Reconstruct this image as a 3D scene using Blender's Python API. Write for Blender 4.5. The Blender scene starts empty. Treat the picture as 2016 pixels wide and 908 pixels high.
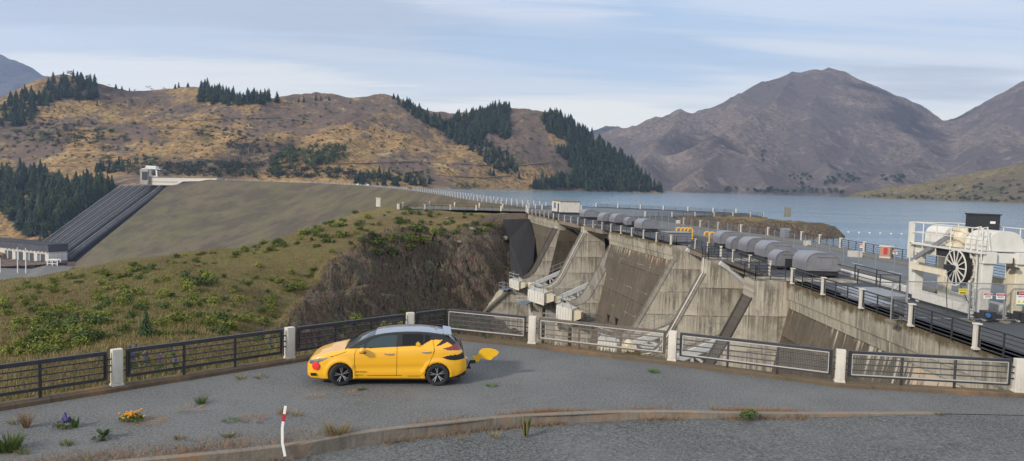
SUNAZ = -131.; SUNEL = 27.; SUN_E = 3.4; SUN_ANG = 4.; SKY_STR = .15; EXPO = 0.; HAZE = 8.5e-5
import bpy, bmesh, math, random
import numpy as np
from mathutils import Vector, Matrix
from mathutils.bvhtree import BVHTree
random.seed(7); rng = np.random.default_rng(11)
SC = bpy.context.scene; COL = SC.collection; PI = math.pi; R = math.radians
# ------------------------------------------------ camera model (calibrated on the car's wheelbase and the railings)
FPX = 1456.; CZ = 5.78; ROLL = math.atan(.0281); YH = 363.23
PITCH = math.atan((454 - YH) * math.cos(ROLL) / FPX)
def hor(px): return 335.0 + .0281 * px
def ray(px, py):
    u = (px - 1008) / FPX; v = -(py - 454) / FPX
    c, s = math.cos(ROLL), math.sin(ROLL)
    x = u * c - v * s; z = u * s + v * c
    cp, sp = math.cos(PITCH), math.sin(PITCH)
    return (x, cp + z * sp, z * cp - sp)
def az(px, py, z=0.):
    d = ray(px, py); t = (z - CZ) / d[2]; return Vector((d[0] * t, d[1] * t, z))
def ay(px, py, Y):
    d = ray(px, py); t = Y / d[1]; return Vector((d[0] * t, Y, CZ + d[2] * t))
def ax(px, py, X):
    d = ray(px, py); t = X / d[0]; return Vector((X, d[1] * t, CZ + d[2] * t))
def apl(px, py, P, N):
    d = Vector(ray(px, py)); c = Vector((0, 0, CZ)); t = (Vector(P) - c).dot(N) / d.dot(N); return c + d * t
# ------------------------------------------------ noise
def _h(i, j, s):
    n = (i.astype(np.int64) * 374761393 + j.astype(np.int64) * 668265263 + s * 1442695041) & 0x7fffffff
    n = ((n ^ (n >> 13)) * 1274126177) & 0x7fffffff
    return ((n ^ (n >> 16)) & 0xffff) / 65535.0
def vnoise(x, y, s=0):
    xi = np.floor(x); yi = np.floor(y); fx = x - xi; fy = y - yi
    fx = fx * fx * (3 - 2 * fx); fy = fy * fy * (3 - 2 * fy)
    a = _h(xi, yi, s); b = _h(xi + 1, yi, s); c = _h(xi, yi + 1, s); d = _h(xi + 1, yi + 1, s)
    return (a * (1 - fx) + b * fx) * (1 - fy) + (c * (1 - fx) + d * fx) * fy
def fbm(x, y, o=5, s=0, ridged=False):
    t = 0; a = 1; n = 0
    for k in range(o):
        v = vnoise(x + 17.3 * k, y - 9.1 * k, s + k)
        v = 1 - abs(2 * v - 1) if ridged else 2 * v - 1
        t = t + v * a; n += a; a *= .5; x = x * 2.03; y = y * 2.03
    return t / n
def tps(P, V, lam=0.):
    P = np.asarray(P, float); V = np.asarray(V, float); n = len(P)
    mu = P.mean(0); sc = P.std(); Q = (P - mu) / sc
    def U(d2): return np.where(d2 < 1e-12, 0, d2 * np.log(np.maximum(d2, 1e-12)))
    K = U(((Q[:, None] - Q[None]) ** 2).sum(-1)) + lam * np.eye(n)
    A = np.zeros((n + 3, n + 3)); A[:n, :n] = K; A[:n, n] = 1; A[:n, n + 1:] = Q
    A[n:, :n] = A[:n, n:].T
    w = np.linalg.solve(A, np.concatenate([V, np.zeros(3)]))
    def f(x, y):
        x = np.asarray(x, float); sh = x.shape; q = np.stack([x.ravel(), np.asarray(y, float).ravel()], 1)
        q = (q - mu) / sc; out = np.zeros(len(q))
        for i in range(0, len(q), 20000):
            qq = q[i:i + 20000]; out[i:i + 20000] = U(((qq[:, None] - Q[None]) ** 2).sum(-1)) @ w[:n] + w[n] + qq @ w[n + 1:]
        return out.reshape(sh)
    return f
def ipl(x, pts): return float(np.interp(x, [p[0] for p in pts], [p[1] for p in pts]))
# ------------------------------------------------ objects
def tag(o, label=None, cat=None, group=None, kind=None):
    if label: o['label'] = label
    if cat: o['category'] = cat
    if group: o['group'] = group
    if kind: o['kind'] = kind
    return o
def thing(name, label, cat, loc=(0, 0, 0), rz=0., group=None):
    o = bpy.data.objects.new(name, None); COL.objects.link(o); o.empty_display_size = .2
    o.location = loc; o.rotation_euler = (0, 0, rz)
    return tag(o, label, cat, group)
class MB:
    def __init__(s): s.v = []; s.f = []; s.m = []
    def quadbox(s, c, mi=0):                      # 8 corners: bottom 4 ccw, top 4 ccw
        n = len(s.v); s.v += [tuple(p) for p in c]
        for q in ((3, 2, 1, 0), (4, 5, 6, 7), (0, 1, 5, 4), (1, 2, 6, 5), (2, 3, 7, 6), (3, 0, 4, 7)):
            s.f.append([n + i for i in q]); s.m.append(mi)
        return s
    def box(s, x0, x1, y0, y1, z0, z1, mi=0):
        return s.quadbox([(x0, y0, z0), (x1, y0, z0), (x1, y1, z0), (x0, y1, z0), (x0, y0, z1), (x1, y0, z1), (x1, y1, z1), (x0, y1, z1)], mi)
    def beam(s, p, q, w, h=None, mi=0, up=(0, 0, 1)):
        h = h or w; p = Vector(p); q = Vector(q); d = (q - p).normalized(); up = Vector(up)
        if abs(d.dot(up)) > .98: up = Vector((0, 1, 0)) if abs(d.y) < .9 else Vector((1, 0, 0))
        a = d.cross(up).normalized() * w / 2; b = a.cross(d).normalized() * h / 2
        return s.quadbox([p - a - b, p + a - b, q + a - b, q - a - b, p - a + b, p + a + b, q + a + b, q - a + b], mi)
    def tube(s, pts, r, n=8, mi=0, cap=True):
        pts = [Vector(p) for p in pts]; rs = r if isinstance(r, (list, tuple)) else [r] * len(pts)
        base = len(s.v); prev = None
        for i, p in enumerate(pts):
            t = (pts[min(i + 1, len(pts) - 1)] - pts[max(i - 1, 0)]).normalized()
            if prev is None:
                a = t.orthogonal().normalized()
            else:
                a = (prev - t * prev.dot(t)).normalized()
            prev = a; b = t.cross(a)
            for k in range(n):
                th = 2 * PI * k / n; s.v.append(tuple(p + (a * math.cos(th) + b * math.sin(th)) * rs[i]))
        for i in range(len(pts) - 1):
            for k in range(n):
                k2 = (k + 1) % n
                s.f.append([base + i * n + k, base + i * n + k2, base + (i + 1) * n + k2, base + (i + 1) * n + k]); s.m.append(mi)
        if cap:
            s.f.append([base + k for k in range(n)][::-1]); s.m.append(mi)
            e = base + (len(pts) - 1) * n; s.f.append([e + k for k in range(n)]); s.m.append(mi)
        return s
    def prism(s, poly, off, mi=0, mi_side=None, sides=None):   # poly: 3D points, off: extrusion vector
        n = len(poly); b = len(s.v); off = Vector(off)
        s.v += [tuple(p) for p in poly] + [tuple(Vector(p) + off) for p in poly]
        s.f.append([b + i for i in range(n)]); s.m.append(mi); s.f.append([b + n + i for i in range(n)][::-1]); s.m.append(mi)
        for i in range(n):
            j = (i + 1) % n; s.f.append([b + j, b + i, b + n + i, b + n + j])
            s.m.append(mi if mi_side is None else (mi_side if (sides is None or i in sides) else mi))
        return s
    def lathe(s, prof, n=24, axis='z', mi=0):     # prof: (r, t)
        b = len(s.v)
        for r, t in prof:
            for k in range(n):
                th = 2 * PI * k / n; c, q = r * math.cos(th), r * math.sin(th)
                s.v.append({'z': (c, q, t), 'y': (c, t, q), 'x': (t, c, q)}[axis])
        for i in range(len(prof) - 1):
            for k in range(n):
                k2 = (k + 1) % n; s.f.append([b + i * n + k, b + i * n + k2, b + (i + 1) * n + k2, b + (i + 1) * n + k]); s.m.append(mi)
        return s
    def face(s, pts, mi=0):
        b = len(s.v); s.v += [tuple(p) for p in pts]; s.f.append([b + i for i in range(len(pts))]); s.m.append(mi); return s
    def xf(s, M):
        s.v = [tuple(M @ Vector(p)) for p in s.v]; return s
    def add(s, o, M=None):
        b = len(s.v); s.v += [tuple(M @ Vector(p)) for p in o.v] if M else list(o.v)
        s.f += [[b + i for i in f] for f in o.f]; s.m += list(o.m); return s
    def build(s, name, mat, parent=None, smooth=False, bevel=0., world=False, fix=True):
        me = bpy.data.meshes.new(name)
        v = s.v
        if parent is not None and world:
            t_ = parent
            while t_.parent is not None: t_ = t_.parent
            L = Matrix.Rotation(-t_.rotation_euler.z, 3, 'Z'); pl = Vector(t_.location)
            v = [tuple(L @ (Vector(p) - pl)) for p in v]
        me.from_pydata(v, [], s.f)
        mats = mat if isinstance(mat, (list, tuple)) else [mat]
        for m in mats: me.materials.append(m)
        if len(mats) > 1: me.polygons.foreach_set('material_index', s.m)
        if fix:
            bm = bmesh.new(); bm.from_mesh(me); bmesh.ops.recalc_face_normals(bm, faces=bm.faces); bm.to_mesh(me); bm.free()
        if smooth:
            me.polygons.foreach_set('use_smooth', [True] * len(me.polygons))
        me.update()
        o = bpy.data.objects.new(name, me); COL.objects.link(o)
        if parent is not None: o.parent = parent
        if smooth == 'auto':
            bm = bmesh.new(); bm.from_mesh(me)
            for e in bm.edges:
                if len(e.link_faces) == 2 and e.calc_face_angle(0) > R(35): e.smooth = False
            bm.to_mesh(me); bm.free()
        if bevel:
            b = o.modifiers.new('bevel', 'BEVEL'); b.width = bevel; b.segments = 2; b.limit_method = 'ANGLE'
        return o
def grid_obj(name, X, Y, Z, mat, attrs=None, parent=None, smooth=True, mask=None):
    ny, nx = X.shape; co = np.stack([X, Y, Z], -1).reshape(-1, 3)
    idx = np.arange(nx * ny).reshape(ny, nx)
    f = np.stack([idx[:-1, :-1], idx[:-1, 1:], idx[1:, 1:], idx[1:, :-1]], -1).reshape(-1, 4)
    if mask is not None: f = f[mask.reshape(-1)]
    me = bpy.data.meshes.new(name); me.from_pydata(co.tolist(), [], f.tolist())
    for k, a in (attrs or {}).items():
        at = me.attributes.new(k, 'FLOAT', 'POINT'); at.data.foreach_set('value', a.reshape(-1).astype(np.float32))
    me.materials.append(mat)
    if smooth: me.polygons.foreach_set('use_smooth', [True] * len(me.polygons))
    me.update(); o = bpy.data.objects.new(name, me); COL.objects.link(o)
    if parent: o.parent = parent
    return o
def bvh_of(o):
    me = o.data; M = o.matrix_world
    return BVHTree.FromPolygons([M @ v.co for v in me.vertices], [p.vertices[:] for p in me.polygons])
def copy_tree(o, parent=None):
    c = o.copy(); COL.objects.link(c)
    if parent is not None: c.parent = parent
    for ch in list(o.children): copy_tree(ch, c)
    return c
# ------------------------------------------------ materials
class NT:
    def __init__(s, name):
        s.mat = bpy.data.materials.new(name); s.mat.use_nodes = True; s.t = s.mat.node_tree; s.n = s.t.nodes; s.l = s.t.links
        s.bsdf = s.n['Principled BSDF']; s.out = s.n['Material Output']
        s.co = s.n.new('ShaderNodeTexCoord').outputs['Object']
        s._pos = None
    @property
    def pos(s):
        if s._pos is None: s._pos = s.n.new('ShaderNodeNewGeometry').outputs['Position']
        return s._pos
    def link(s, a, b): s.l.new(a, b)
    def mapp(s, scale=(1, 1, 1), rot=(0, 0, 0), loc=(0, 0, 0), src=None):
        m = s.n.new('ShaderNodeMapping'); s.link(src or s.pos, m.inputs[0])
        m.inputs['Scale'].default_value = scale; m.inputs['Rotation'].default_value = rot; m.inputs['Location'].default_value = loc
        return m.outputs[0]
    def noise(s, sc, det=4, rough=.55, src=None, dist=0.):
        m = s.n.new('ShaderNodeTexNoise'); s.link(src or s.pos, m.inputs['Vector'])
        m.inputs['Scale'].default_value = sc; m.inputs['Detail'].default_value = det; m.inputs['Roughness'].default_value = rough; m.inputs['Distortion'].default_value = dist
        return m.outputs['Fac']
    def voro(s, sc, feat='F1', src=None, out='Distance', rnd=1.):
        m = s.n.new('ShaderNodeTexVoronoi'); m.feature = feat; s.link(src or s.pos, m.inputs['Vector']); m.inputs['Scale'].default_value = sc
        m.inputs['Randomness'].default_value = rnd
        return m.outputs[out]
    def ramp(s, fac, stops, interp='LINEAR'):
        m = s.n.new('ShaderNodeValToRGB'); s.link(fac, m.inputs[0]); r = m.color_ramp; r.interpolation = interp
        while len(r.elements) < len(stops): r.elements.new(.5)
        for e, (p, c) in zip(r.elements, stops):
            e.position = p; e.color = (c, c, c, 1) if isinstance(c, (int, float)) else (*c, 1)
        return m.outputs[0]
    def mix(s, fac, a, b, mode='MIX'):
        m = s.n.new('ShaderNodeMix'); m.data_type = 'RGBA'; m.blend_type = mode
        for i, x in ((0, fac), (6, a), (7, b)):
            if hasattr(x, 'links'): s.link(x, m.inputs[i])
            else: m.inputs[i].default_value = x if i == 0 else ((x, x, x, 1) if isinstance(x, (int, float)) else (*x, 1))
        return m.outputs[2]
    def math(s, op, a, b=None, c=None):
        m = s.n.new('ShaderNodeMath'); m.operation = op
        for i, x in enumerate((a, b, c)):
            if x is None: continue
            if hasattr(x, 'links'): s.link(x, m.inputs[i])
            else: m.inputs[i].default_value = x
        return m.outputs[0]
    def sep(s, src=None):
        m = s.n.new('ShaderNodeSeparateXYZ'); s.link(src or s.pos, m.inputs[0]); return m.outputs
    def attr(s, name):
        m = s.n.new('ShaderNodeAttribute'); m.attribute_name = name; return m.outputs['Fac']
    def rnd(s):
        return s.n.new('ShaderNodeObjectInfo').outputs['Random']
    def bump(s, h, strength=.5, dist=.05, prev=None):
        m = s.n.new('ShaderNodeBump'); s.link(h, m.inputs['Height']); m.inputs['Strength'].default_value = strength; m.inputs['Distance'].default_value = dist
        if prev is not None: s.link(prev, m.inputs['Normal'])
        return m.outputs[0]
    def fin(s, col=None, rough=.8, metal=0., spec=None, normal=None, **kw):
        b = s.bsdf
        if col is not None:
            if hasattr(col, 'links'): s.link(col, b.inputs['Base Color'])
            else: b.inputs['Base Color'].default_value = (*col, 1)
        if hasattr(rough, 'links'): s.link(rough, b.inputs['Roughness'])
        else: b.inputs['Roughness'].default_value = rough
        b.inputs['Metallic'].default_value = metal
        if spec is not None: b.inputs['Specular IOR Level'].default_value = spec
        if normal is not None: s.link(normal, b.inputs['Normal'])
        for k, v in kw.items(): b.inputs[k.replace('_', ' ')].default_value = v
        return s.mat
def paint(name, c, rough=.5, metal=0., var=.12, sc=6., dirt=.0, dirtc=(.12, .09, .06), **kw):
    t = NT(name); n = t.noise(sc, 5, .6, src=t.co)
    col = t.mix(t.ramp(n, [(.3, 0.), (.75, 1.)]), tuple(x * (1 - var) for x in c), tuple(min(1, x * (1 + var)) for x in c))
    if dirt:
        m = t.noise(sc * .7, 6, .7, src=t.mapp((1, 1, .25), src=t.co)); col = t.mix(t.ramp(m, [(.5, 0.), (.72, dirt)]), col, dirtc)
    return t.fin(col, rough, metal, **kw)
MAT = {}
def foliage(name, a, b, hue=.0, rough=.7):
    t = NT(name); n = t.noise(1.1, 3, src=t.co); r = t.rnd()
    c = t.mix(t.ramp(n, [(.35, 0.), (.7, 1.)]), a, b)
    c = t.mix(.35, c, t.mix(r, tuple(x * .55 for x in a), tuple(x * 1.45 for x in b)))
    return t.fin(c, rough, spec=.25)
def concrete(name, base=(.30, .275, .235), dark=(.085, .075, .062), panel=(4.6, 2.4), streak=1., rust=0., axis='n', moss=False, seam=True, lime=None, vein=False):
    """board-marked concrete with pour joints, dark runs of water staining and pale lime; u runs along the wall, z up"""
    t = NT(name); sx, sy, sz = t.sep()
    u = {'y': sy, 'x': sx, 'n': t.math('ADD', t.math('MULTIPLY', sx, .7), t.math('MULTIPLY', sy, .72))}[axis]
    cmb = t.n.new('ShaderNodeCombineXYZ'); t.link(u, cmb.inputs[0]); t.link(sz, cmb.inputs[2])
    uv = cmb.outputs[0]
    big = t.noise(.35, 4, .6, src=uv); fine = t.noise(9., 4, .6)
    col = t.mix(t.ramp(big, [(.3, 0.), (.7, 1.)]), tuple(x * .78 for x in base), tuple(x * 1.12 for x in base))
    col = t.mix(t.ramp(fine, [(.35, 0.), (.7, .5)]), col, tuple(x * .7 for x in base))
    # per-panel tint
    br = t.n.new('ShaderNodeTexBrick'); br.offset = 0.; m2 = t.n.new('ShaderNodeCombineXYZ'); t.link(u, m2.inputs[0]); t.link(sz, m2.inputs[1]); t.link(m2.outputs[0], br.inputs['Vector'])
    br.inputs['Scale'].default_value = 1.; br.inputs['Brick Width'].default_value = panel[0]; br.inputs['Row Height'].default_value = panel[1]
    br.inputs['Mortar Size'].default_value = .05; br.inputs['Mortar Smooth'].default_value = .4
    br.inputs['Color1'].default_value = (.78, .78, .78, 1); br.inputs['Color2'].default_value = (1.14, 1.14, 1.14, 1); br.inputs['Mortar'].default_value = (.33, .31, .28, 1)
    if seam:
        wob = t.mix(t.ramp(t.noise(1.5, 4), [(.35, 0.), (.6, 1.)]), (1, 1, 1), br.outputs['Color']); col = t.mix(1., col, wob, 'MULTIPLY')
    # dark runs that start under each pour joint and fade downwards
    ph = panel[1]; fr_ = t.math('FRACT', t.math('DIVIDE', sz, ph))            # 1 just under a joint above
    st = t.noise(1.0, 5, .75, src=t.mapp((2.6, 2.6, .10), src=uv)); st2 = t.noise(.30, 4, .6, src=uv); st3 = t.noise(1.0, 5, .8, src=t.mapp((6.5, 6.5, .35), loc=(3, 0, 8), src=uv))
    lim = t.math('ADD', t.math('MULTIPLY', fr_, .09 if seam else .05), t.math('ADD', t.math('MULTIPLY', st, .75), t.math('MULTIPLY', st3, .25)))
    k = t.math('MULTIPLY', t.ramp(lim, [(.52, 0.), (.62, .85)]), t.ramp(st2, [(.34, .15), (.58, 1.)]))
    col = t.mix(t.math('MULTIPLY', k, streak), col, dark)
    bl = t.noise(.9, 6, .75, src=t.mapp((1, 1, .6), loc=(5, 5, 5), src=uv)); col = t.mix(t.math('MULTIPLY', t.ramp(bl, [(.54, 0.), (.66, .6)]), streak), col, dark)
    lm = t.noise(1.0, 5, .7, src=t.mapp((3.1, 3.1, .12), loc=(7, 3, 1), src=uv))
    col = t.mix(t.ramp(lm, [(.60, 0.), (.68, .6)]), col, tuple(min(.75, x * 1.7) for x in base))
    if lime:
        l2 = t.noise(1.0, 6, .75, src=t.mapp((2.2, 2.2, .09), loc=(1, 8, 2), src=uv)); zt_ = t.math('MULTIPLY', t.math('ADD', sz, lime[0]), lime[1])
        if len(lime) > 2: zt_ = t.math('ADD', zt_, t.math('MULTIPLY', t.math('SUBTRACT', lime[2], sy), .012))
        col = t.mix(t.ramp(t.math('ADD', l2, zt_), [(.52, 0.), (.58, .85)]), col, (.50, .45, .37))
        o2 = t.noise(.10, 3, .5, src=t.mapp((1, 1, .3), loc=(4.4, 1, 1), src=uv)); col = t.mix(t.math('MULTIPLY', t.ramp(t.math('ADD', l2, zt_), [(.50, 0.), (.60, .8)]), t.ramp(o2, [(.5, 0.), (.62, 1.)])), col, (.52, .34, .20))
    if vein:
        wv = t.n.new('ShaderNodeTexNoise'); t.link(uv, wv.inputs['Vector']); wv.inputs['Scale'].default_value = 1.6; wv.inputs['Detail'].default_value = 4
        b2 = t.n.new('ShaderNodeTexBrick'); b2.offset = 0.; vm = t.n.new('ShaderNodeVectorMath'); vm.operation = 'MULTIPLY_ADD'; t.link(wv.outputs['Color'], vm.inputs[0]); vm.inputs[1].default_value = (.35, .35, .35); t.link(m2.outputs[0], vm.inputs[2]); t.link(vm.outputs[0], b2.inputs['Vector'])
        b2.inputs['Scale'].default_value = 1.; b2.inputs['Brick Width'].default_value = panel[0] / 2; b2.inputs['Row Height'].default_value = panel[1] * .8; b2.inputs['Mortar Size'].default_value = .05; b2.inputs['Mortar Smooth'].default_value = 1.
        col = t.mix(t.math('MULTIPLY', b2.outputs['Fac'], t.ramp(t.noise(.8, 5, .75, src=t.mapp((1, 1, 1), loc=(9, 2, 2), src=uv)), [(.48, 0.), (.60, .75)])), col, (.42, .38, .33))
    if rust:
        rm = t.noise(.8, 5, .7, src=t.mapp((1.4, 1.4, .2), loc=(2, 9, 4), src=uv)); col = t.mix(t.ramp(rm, [(.5, 0.), (.68, rust)]), col, (.30, .17, .09))
    if moss:
        mm = t.noise(1.3, 5, .7); top = t.ramp(sz, [(0., 0.), (1., 1.)])
        mz = t.math('ADD', t.math('MULTIPLY', t.math('ADD', sz, .75), 1.3), t.math('MULTIPLY', t.math('SUBTRACT', mm, .5), 2.2))
        col = t.mix(t.ramp(mz, [(.35, 0.), (.8, .85)]), col, (.085, .062, .028))
    b = t.bump(fine, .5, .03); b = t.bump(t.noise(1.2, 5, .65), .35, .12, prev=b)
    return t.fin(col, .88, spec=.2, normal=b)
# ================================================================= camera, sky, light
cam = bpy.data.cameras.new('camera'); camo = bpy.data.objects.new('camera', cam); COL.objects.link(camo); SC.camera = camo
cam.sensor_width = 36; cam.lens = 36 * FPX / 2016; cam.clip_end = 60000; cam.clip_start = .1
Rm = Matrix.Rotation(PI / 2 - PITCH, 4, 'X') @ Matrix.Rotation(ROLL, 4, 'Z')
camo.matrix_world = Matrix.Translation((0, 0, CZ)) @ Rm
SC.render.resolution_x = 1024; SC.render.resolution_y = 461
SC.view_settings.view_transform = 'Standard'; SC.view_settings.look = 'None'; SC.view_settings.exposure = EXPO; SC.view_settings.gamma = 1
w = bpy.data.worlds.new('World'); SC.world = w; w.use_nodes = True
nt = w.node_tree; N = nt.nodes; bg = N['Background']
SUN_AZ, SUN_EL = R(SUNAZ), R(SUNEL)               # azimuth measured clockwise from +Y
sky = N.new('ShaderNodeTexSky'); sky.sky_type = 'NISHITA'; sky.sun_disc = False; sky.sun_elevation = SUN_EL; sky.sun_rotation = SUN_AZ
sky.air_density = 1.; sky.dust_density = 1.2; sky.ozone_density = 1.5
def wn(t): return N.new(t)
tc = wn('ShaderNodeTexCoord'); sp = wn('ShaderNodeSeparateXYZ'); nt.links.new(tc.outputs['Generated'], sp.inputs[0])
def wm(op, a, b=None):
    m = wn('ShaderNodeMath'); m.operation = op
    for i, x in enumerate((a, b)):
        if x is None: continue
        if hasattr(x, 'links'): nt.links.new(x, m.inputs[i])
        else: m.inputs[i].default_value = x
    return m.outputs[0]
zz = wm('ADD', wm('MAXIMUM', sp.outputs[2], 0.), .10)
cx = wn('ShaderNodeCombineXYZ'); nt.links.new(wm('DIVIDE', sp.outputs[0], zz), cx.inputs[0]); nt.links.new(wm('DIVIDE', sp.outputs[1], zz), cx.inputs[1])
def wnoise(sc, loc, scl, det=5, rough=.55, dist=.4, rot=0.):
    mp = wn('ShaderNodeMapping'); nt.links.new(cx.outputs[0], mp.inputs[0]); mp.inputs['Scale'].default_value = scl; mp.inputs['Location'].default_value = loc; mp.inputs['Rotation'].default_value = (0, 0, rot)
    n = wn('ShaderNodeTexNoise'); nt.links.new(mp.outputs[0], n.inputs['Vector']); n.inputs['Scale'].default_value = sc; n.inputs['Detail'].default_value = det
    n.inputs['Roughness'].default_value = rough; n.inputs['Distortion'].default_value = dist; return n.outputs['Fac']
def wramp(f, st):
    m = wn('ShaderNodeValToRGB'); nt.links.new(f, m.inputs[0]); r = m.color_ramp
    while len(r.elements) < len(st): r.elements.new(.5)
    for e, (p, c) in zip(r.elements, st): e.position = p; e.color = (c, c, c, 1) if isinstance(c, (int, float)) else (*c, 1)
    return m.outputs[0]
def wmix(f, a, b):
    m = wn('ShaderNodeMix'); m.data_type = 'RGBA'
    for i, x in ((0, f), (6, a), (7, b)):
        if hasattr(x, 'links'): nt.links.new(x, m.inputs[i])
        else: m.inputs[i].default_value = x if i == 0 else (*x, 1)
    return m.outputs[2]
SKYS = 1 / SKY_STR
c1 = wramp(wnoise(.30, (3.1, 1.4, 0), (.55, 1.5, 1), 6, .52, .5, .12), [(.40, 0.), (.60, 1.)])
c2 = wramp(wnoise(.42, (9.3, 4.2, 0), (.5, 1.3, 1), 6, .55, .7, -.15), [(.50, 0.), (.68, .9)])
# thin veil (cool grey-blue, thicker to the west) and brighter bands lying low
west = wramp(wm('ADD', wm('MULTIPLY', sp.outputs[0], -.9), .45), [(.15, .0), (.85, 1.)])
low = wramp(sp.outputs[2], [(0., 1.), (.07, .9), (.14, .42), (.24, .12), (.5, 0.)])
base = wmix(.70, sky.outputs[0], tuple(c * SKYS for c in (.42, .62, .90)))
veil = wmix(wm('MULTIPLY', c1, .85), base, tuple(c * SKYS for c in (.70, .79, .92)))
veil = wmix(wm('MULTIPLY', west, .55), veil, tuple(c * SKYS for c in (.53, .60, .72)))
veil = wmix(wm('MULTIPLY', low, .9), veil, tuple(c * SKYS for c in (1.04, 1.03, .95)))
veil = wmix(c2, veil, tuple(c * SKYS for c in (.92, .95, .97)))
wisp = wramp(wnoise(1.3, (2.2, 7.7, 0), (.30, 2.6, 1), 7, .62, .9, .05), [(.56, 0.), (.74, .35)])
veil = wmix(wisp, veil, tuple(c * SKYS for c in (.90, .93, .95)))
c3 = wramp(wnoise(.9, (5.2, 6.1, 0), (.5, 2.2, 1), 6, .6, .5), [(.56, 0.), (.72, .6)])
veil = wmix(c3, veil, tuple(c * SKYS for c in (.58, .66, .76)))
az_ = wm('DIVIDE', sp.outputs[0], wm('MAXIMUM', sp.outputs[1], .05)); el_ = wm('DIVIDE', sp.outputs[2], wm('MAXIMUM', sp.outputs[1], .05))
w1 = wm('MULTIPLY', wm('SUBTRACT', wnoise(.8, (1.7, 3.3, 0), (.5, 1.2, 1), 6, .6, .8), .5), 1.0); w2 = wm('MULTIPLY', wm('SUBTRACT', wnoise(1.6, (6.1, 2.9, 0), (.35, 1.6, 1), 6, .62, .8), .5), 1.0)
def bank(a0, e0, ra, re, tilt, col, k, v):
    da = wm('DIVIDE', wm('SUBTRACT', az_, a0), ra); de = wm('DIVIDE', wm('SUBTRACT', wm('ADD', el_, wm('MULTIPLY', wm('SUBTRACT', az_, a0), tilt)), e0), re)
    d = wm('ADD', wm('MULTIPLY', da, da), wm('MULTIPLY', de, de)); d = wm('ADD', d, wm('MULTIPLY', wm('ADD', w1, w2), 3.4)); m = wramp(d, [(.0, 1.), (.35, .8), (1., 0.)])
    return wmix(wm('MULTIPLY', m, k), v, tuple(c * SKYS for c in col))
for a0, e0, ra, re, tl, col, k in ((-.42, .225, .62, .060, .02, (.54, .60, .68), .75), (-.50, .125, .46, .040, .03, (.98, .98, .92), .85), (-.02, .250, .20, .050, .12, (.86, .89, .95), .8), (.08, .185, .26, .040, .05, (.42, .62, .86), .5),
                                   (.16, .118, .30, .0095, -.01, (.93, .95, .94), .8), (.10, .090, .26, .026, 0., (1.05, 1.04, .96), .85), (.42, .262, .42, .045, .05, (.80, .86, .94), .7), (.60, .150, .15, .026, .03, (.56, .62, .69), .75), (.50, .19, .24, .012, .04, (.90, .93, .95), .6), (.66, .098, .24, .030, 0., (1.04, 1.03, .95), .85), (-.25, .17, .3, .012, .05, (.80, .84, .90), .5)):
    veil = bank(a0, e0, ra, re, tl, col, k, veil)
vm_ = wn('ShaderNodeVectorMath'); vm_.operation = 'SCALE'; nt.links.new(veil, vm_.inputs[0]); vm_.inputs['Scale'].default_value = 1.09; veil = vm_.outputs[0]
high = wramp(sp.outputs[2], [(0., 0.), (.27, 0.), (.45, 1.)])  # sky above the view, brightened to add soft fill light
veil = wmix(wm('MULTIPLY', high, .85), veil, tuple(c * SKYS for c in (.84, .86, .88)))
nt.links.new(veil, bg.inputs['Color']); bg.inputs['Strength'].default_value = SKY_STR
sun = bpy.data.lights.new('sun', 'SUN'); sun.energy = SUN_E; sun.angle = R(SUN_ANG); sun.color = (1., .90, .77)
so = bpy.data.objects.new('sun', sun); COL.objects.link(so)
sd = Vector((math.sin(SUN_AZ) * math.cos(SUN_EL), math.cos(SUN_AZ) * math.cos(SUN_EL), math.sin(SUN_EL)))
so.rotation_euler = sd.to_track_quat('Z', 'Y').to_euler()

# ================================================================= setting materials
def mat_gravel(name, a, b, sc=1., blotch=(.085, .082, .074)):
    t = NT(name)
    n1 = t.noise(16 * sc, 3, .8); n2 = t.noise(45 * sc, 2, .8); big = t.noise(.35, 5, .6); mid = t.noise(2.2, 4, .6)
    sp_ = t.math('ADD', t.math('MULTIPLY', n1, .5), t.math('MULTIPLY', n2, .5))
    c = t.mix(t.ramp(sp_, [(.42, 0.), (.58, 1.)]), tuple(x * .55 for x in a), tuple(x * 1.18 for x in b)); tr_ = t.noise(.8, 5, .65, src=t.mapp((.25, 1.4, 1), rot=(0, 0, .12))); c = t.mix(t.ramp(tr_, [(.55, 0.), (.68, .35)]), c, tuple(x * .62 for x in b))
    c = t.mix(t.ramp(sp_, [(.60, 0.), (.66, .8)]), c, tuple(min(.6, x * 2.3) for x in b))
    c = t.mix(t.ramp(big, [(.3, .0), (.7, .45)]), c, tuple(x * 1.25 for x in b))
    c = t.mix(t.ramp(mid, [(.55, 0.), (.75, .4)]), c, blotch)
    nb = t.bump(sp_, .8, .02)
    return t.fin(c, .92, spec=.25, normal=nb)
MAT['lot'] = mat_gravel('weathered_chipseal', (.075, .079, .082), (.175, .180, .182))
MAT['road'] = mat_gravel('coarse_chipseal', (.045, .048, .051), (.150, .155, .158), .75, (.05, .052, .052))
def mat_asphalt(name, c, patch=.0):
    t = NT(name); n = t.noise(14, 3, .7); big = t.noise(.18, 5, .6)
    col = t.mix(t.ramp(n, [(.3, 0.), (.7, 1.)]), tuple(x * .75 for x in c), tuple(x * 1.25 for x in c))
    col = t.mix(t.ramp(big, [(.4, 0.), (.62, .5)]), col, tuple(x * 1.45 for x in c))
    return t.fin(col, .85, spec=.3, normal=t.bump(n, .4, .02))
MAT['deck'] = mat_asphalt('dark_deck_asphalt', (.062, .068, .078)); MAT['deck_road'] = mat_asphalt('deck_road_asphalt', (.125, .14, .155))
MAT['path'] = mat_asphalt('deck_footpath', (.15, .145, .135))
MAT['conc'] = concrete('pier_concrete', (.53, .485, .405), streak=.8, axis='x', panel=(5.2, 2.35))
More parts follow.
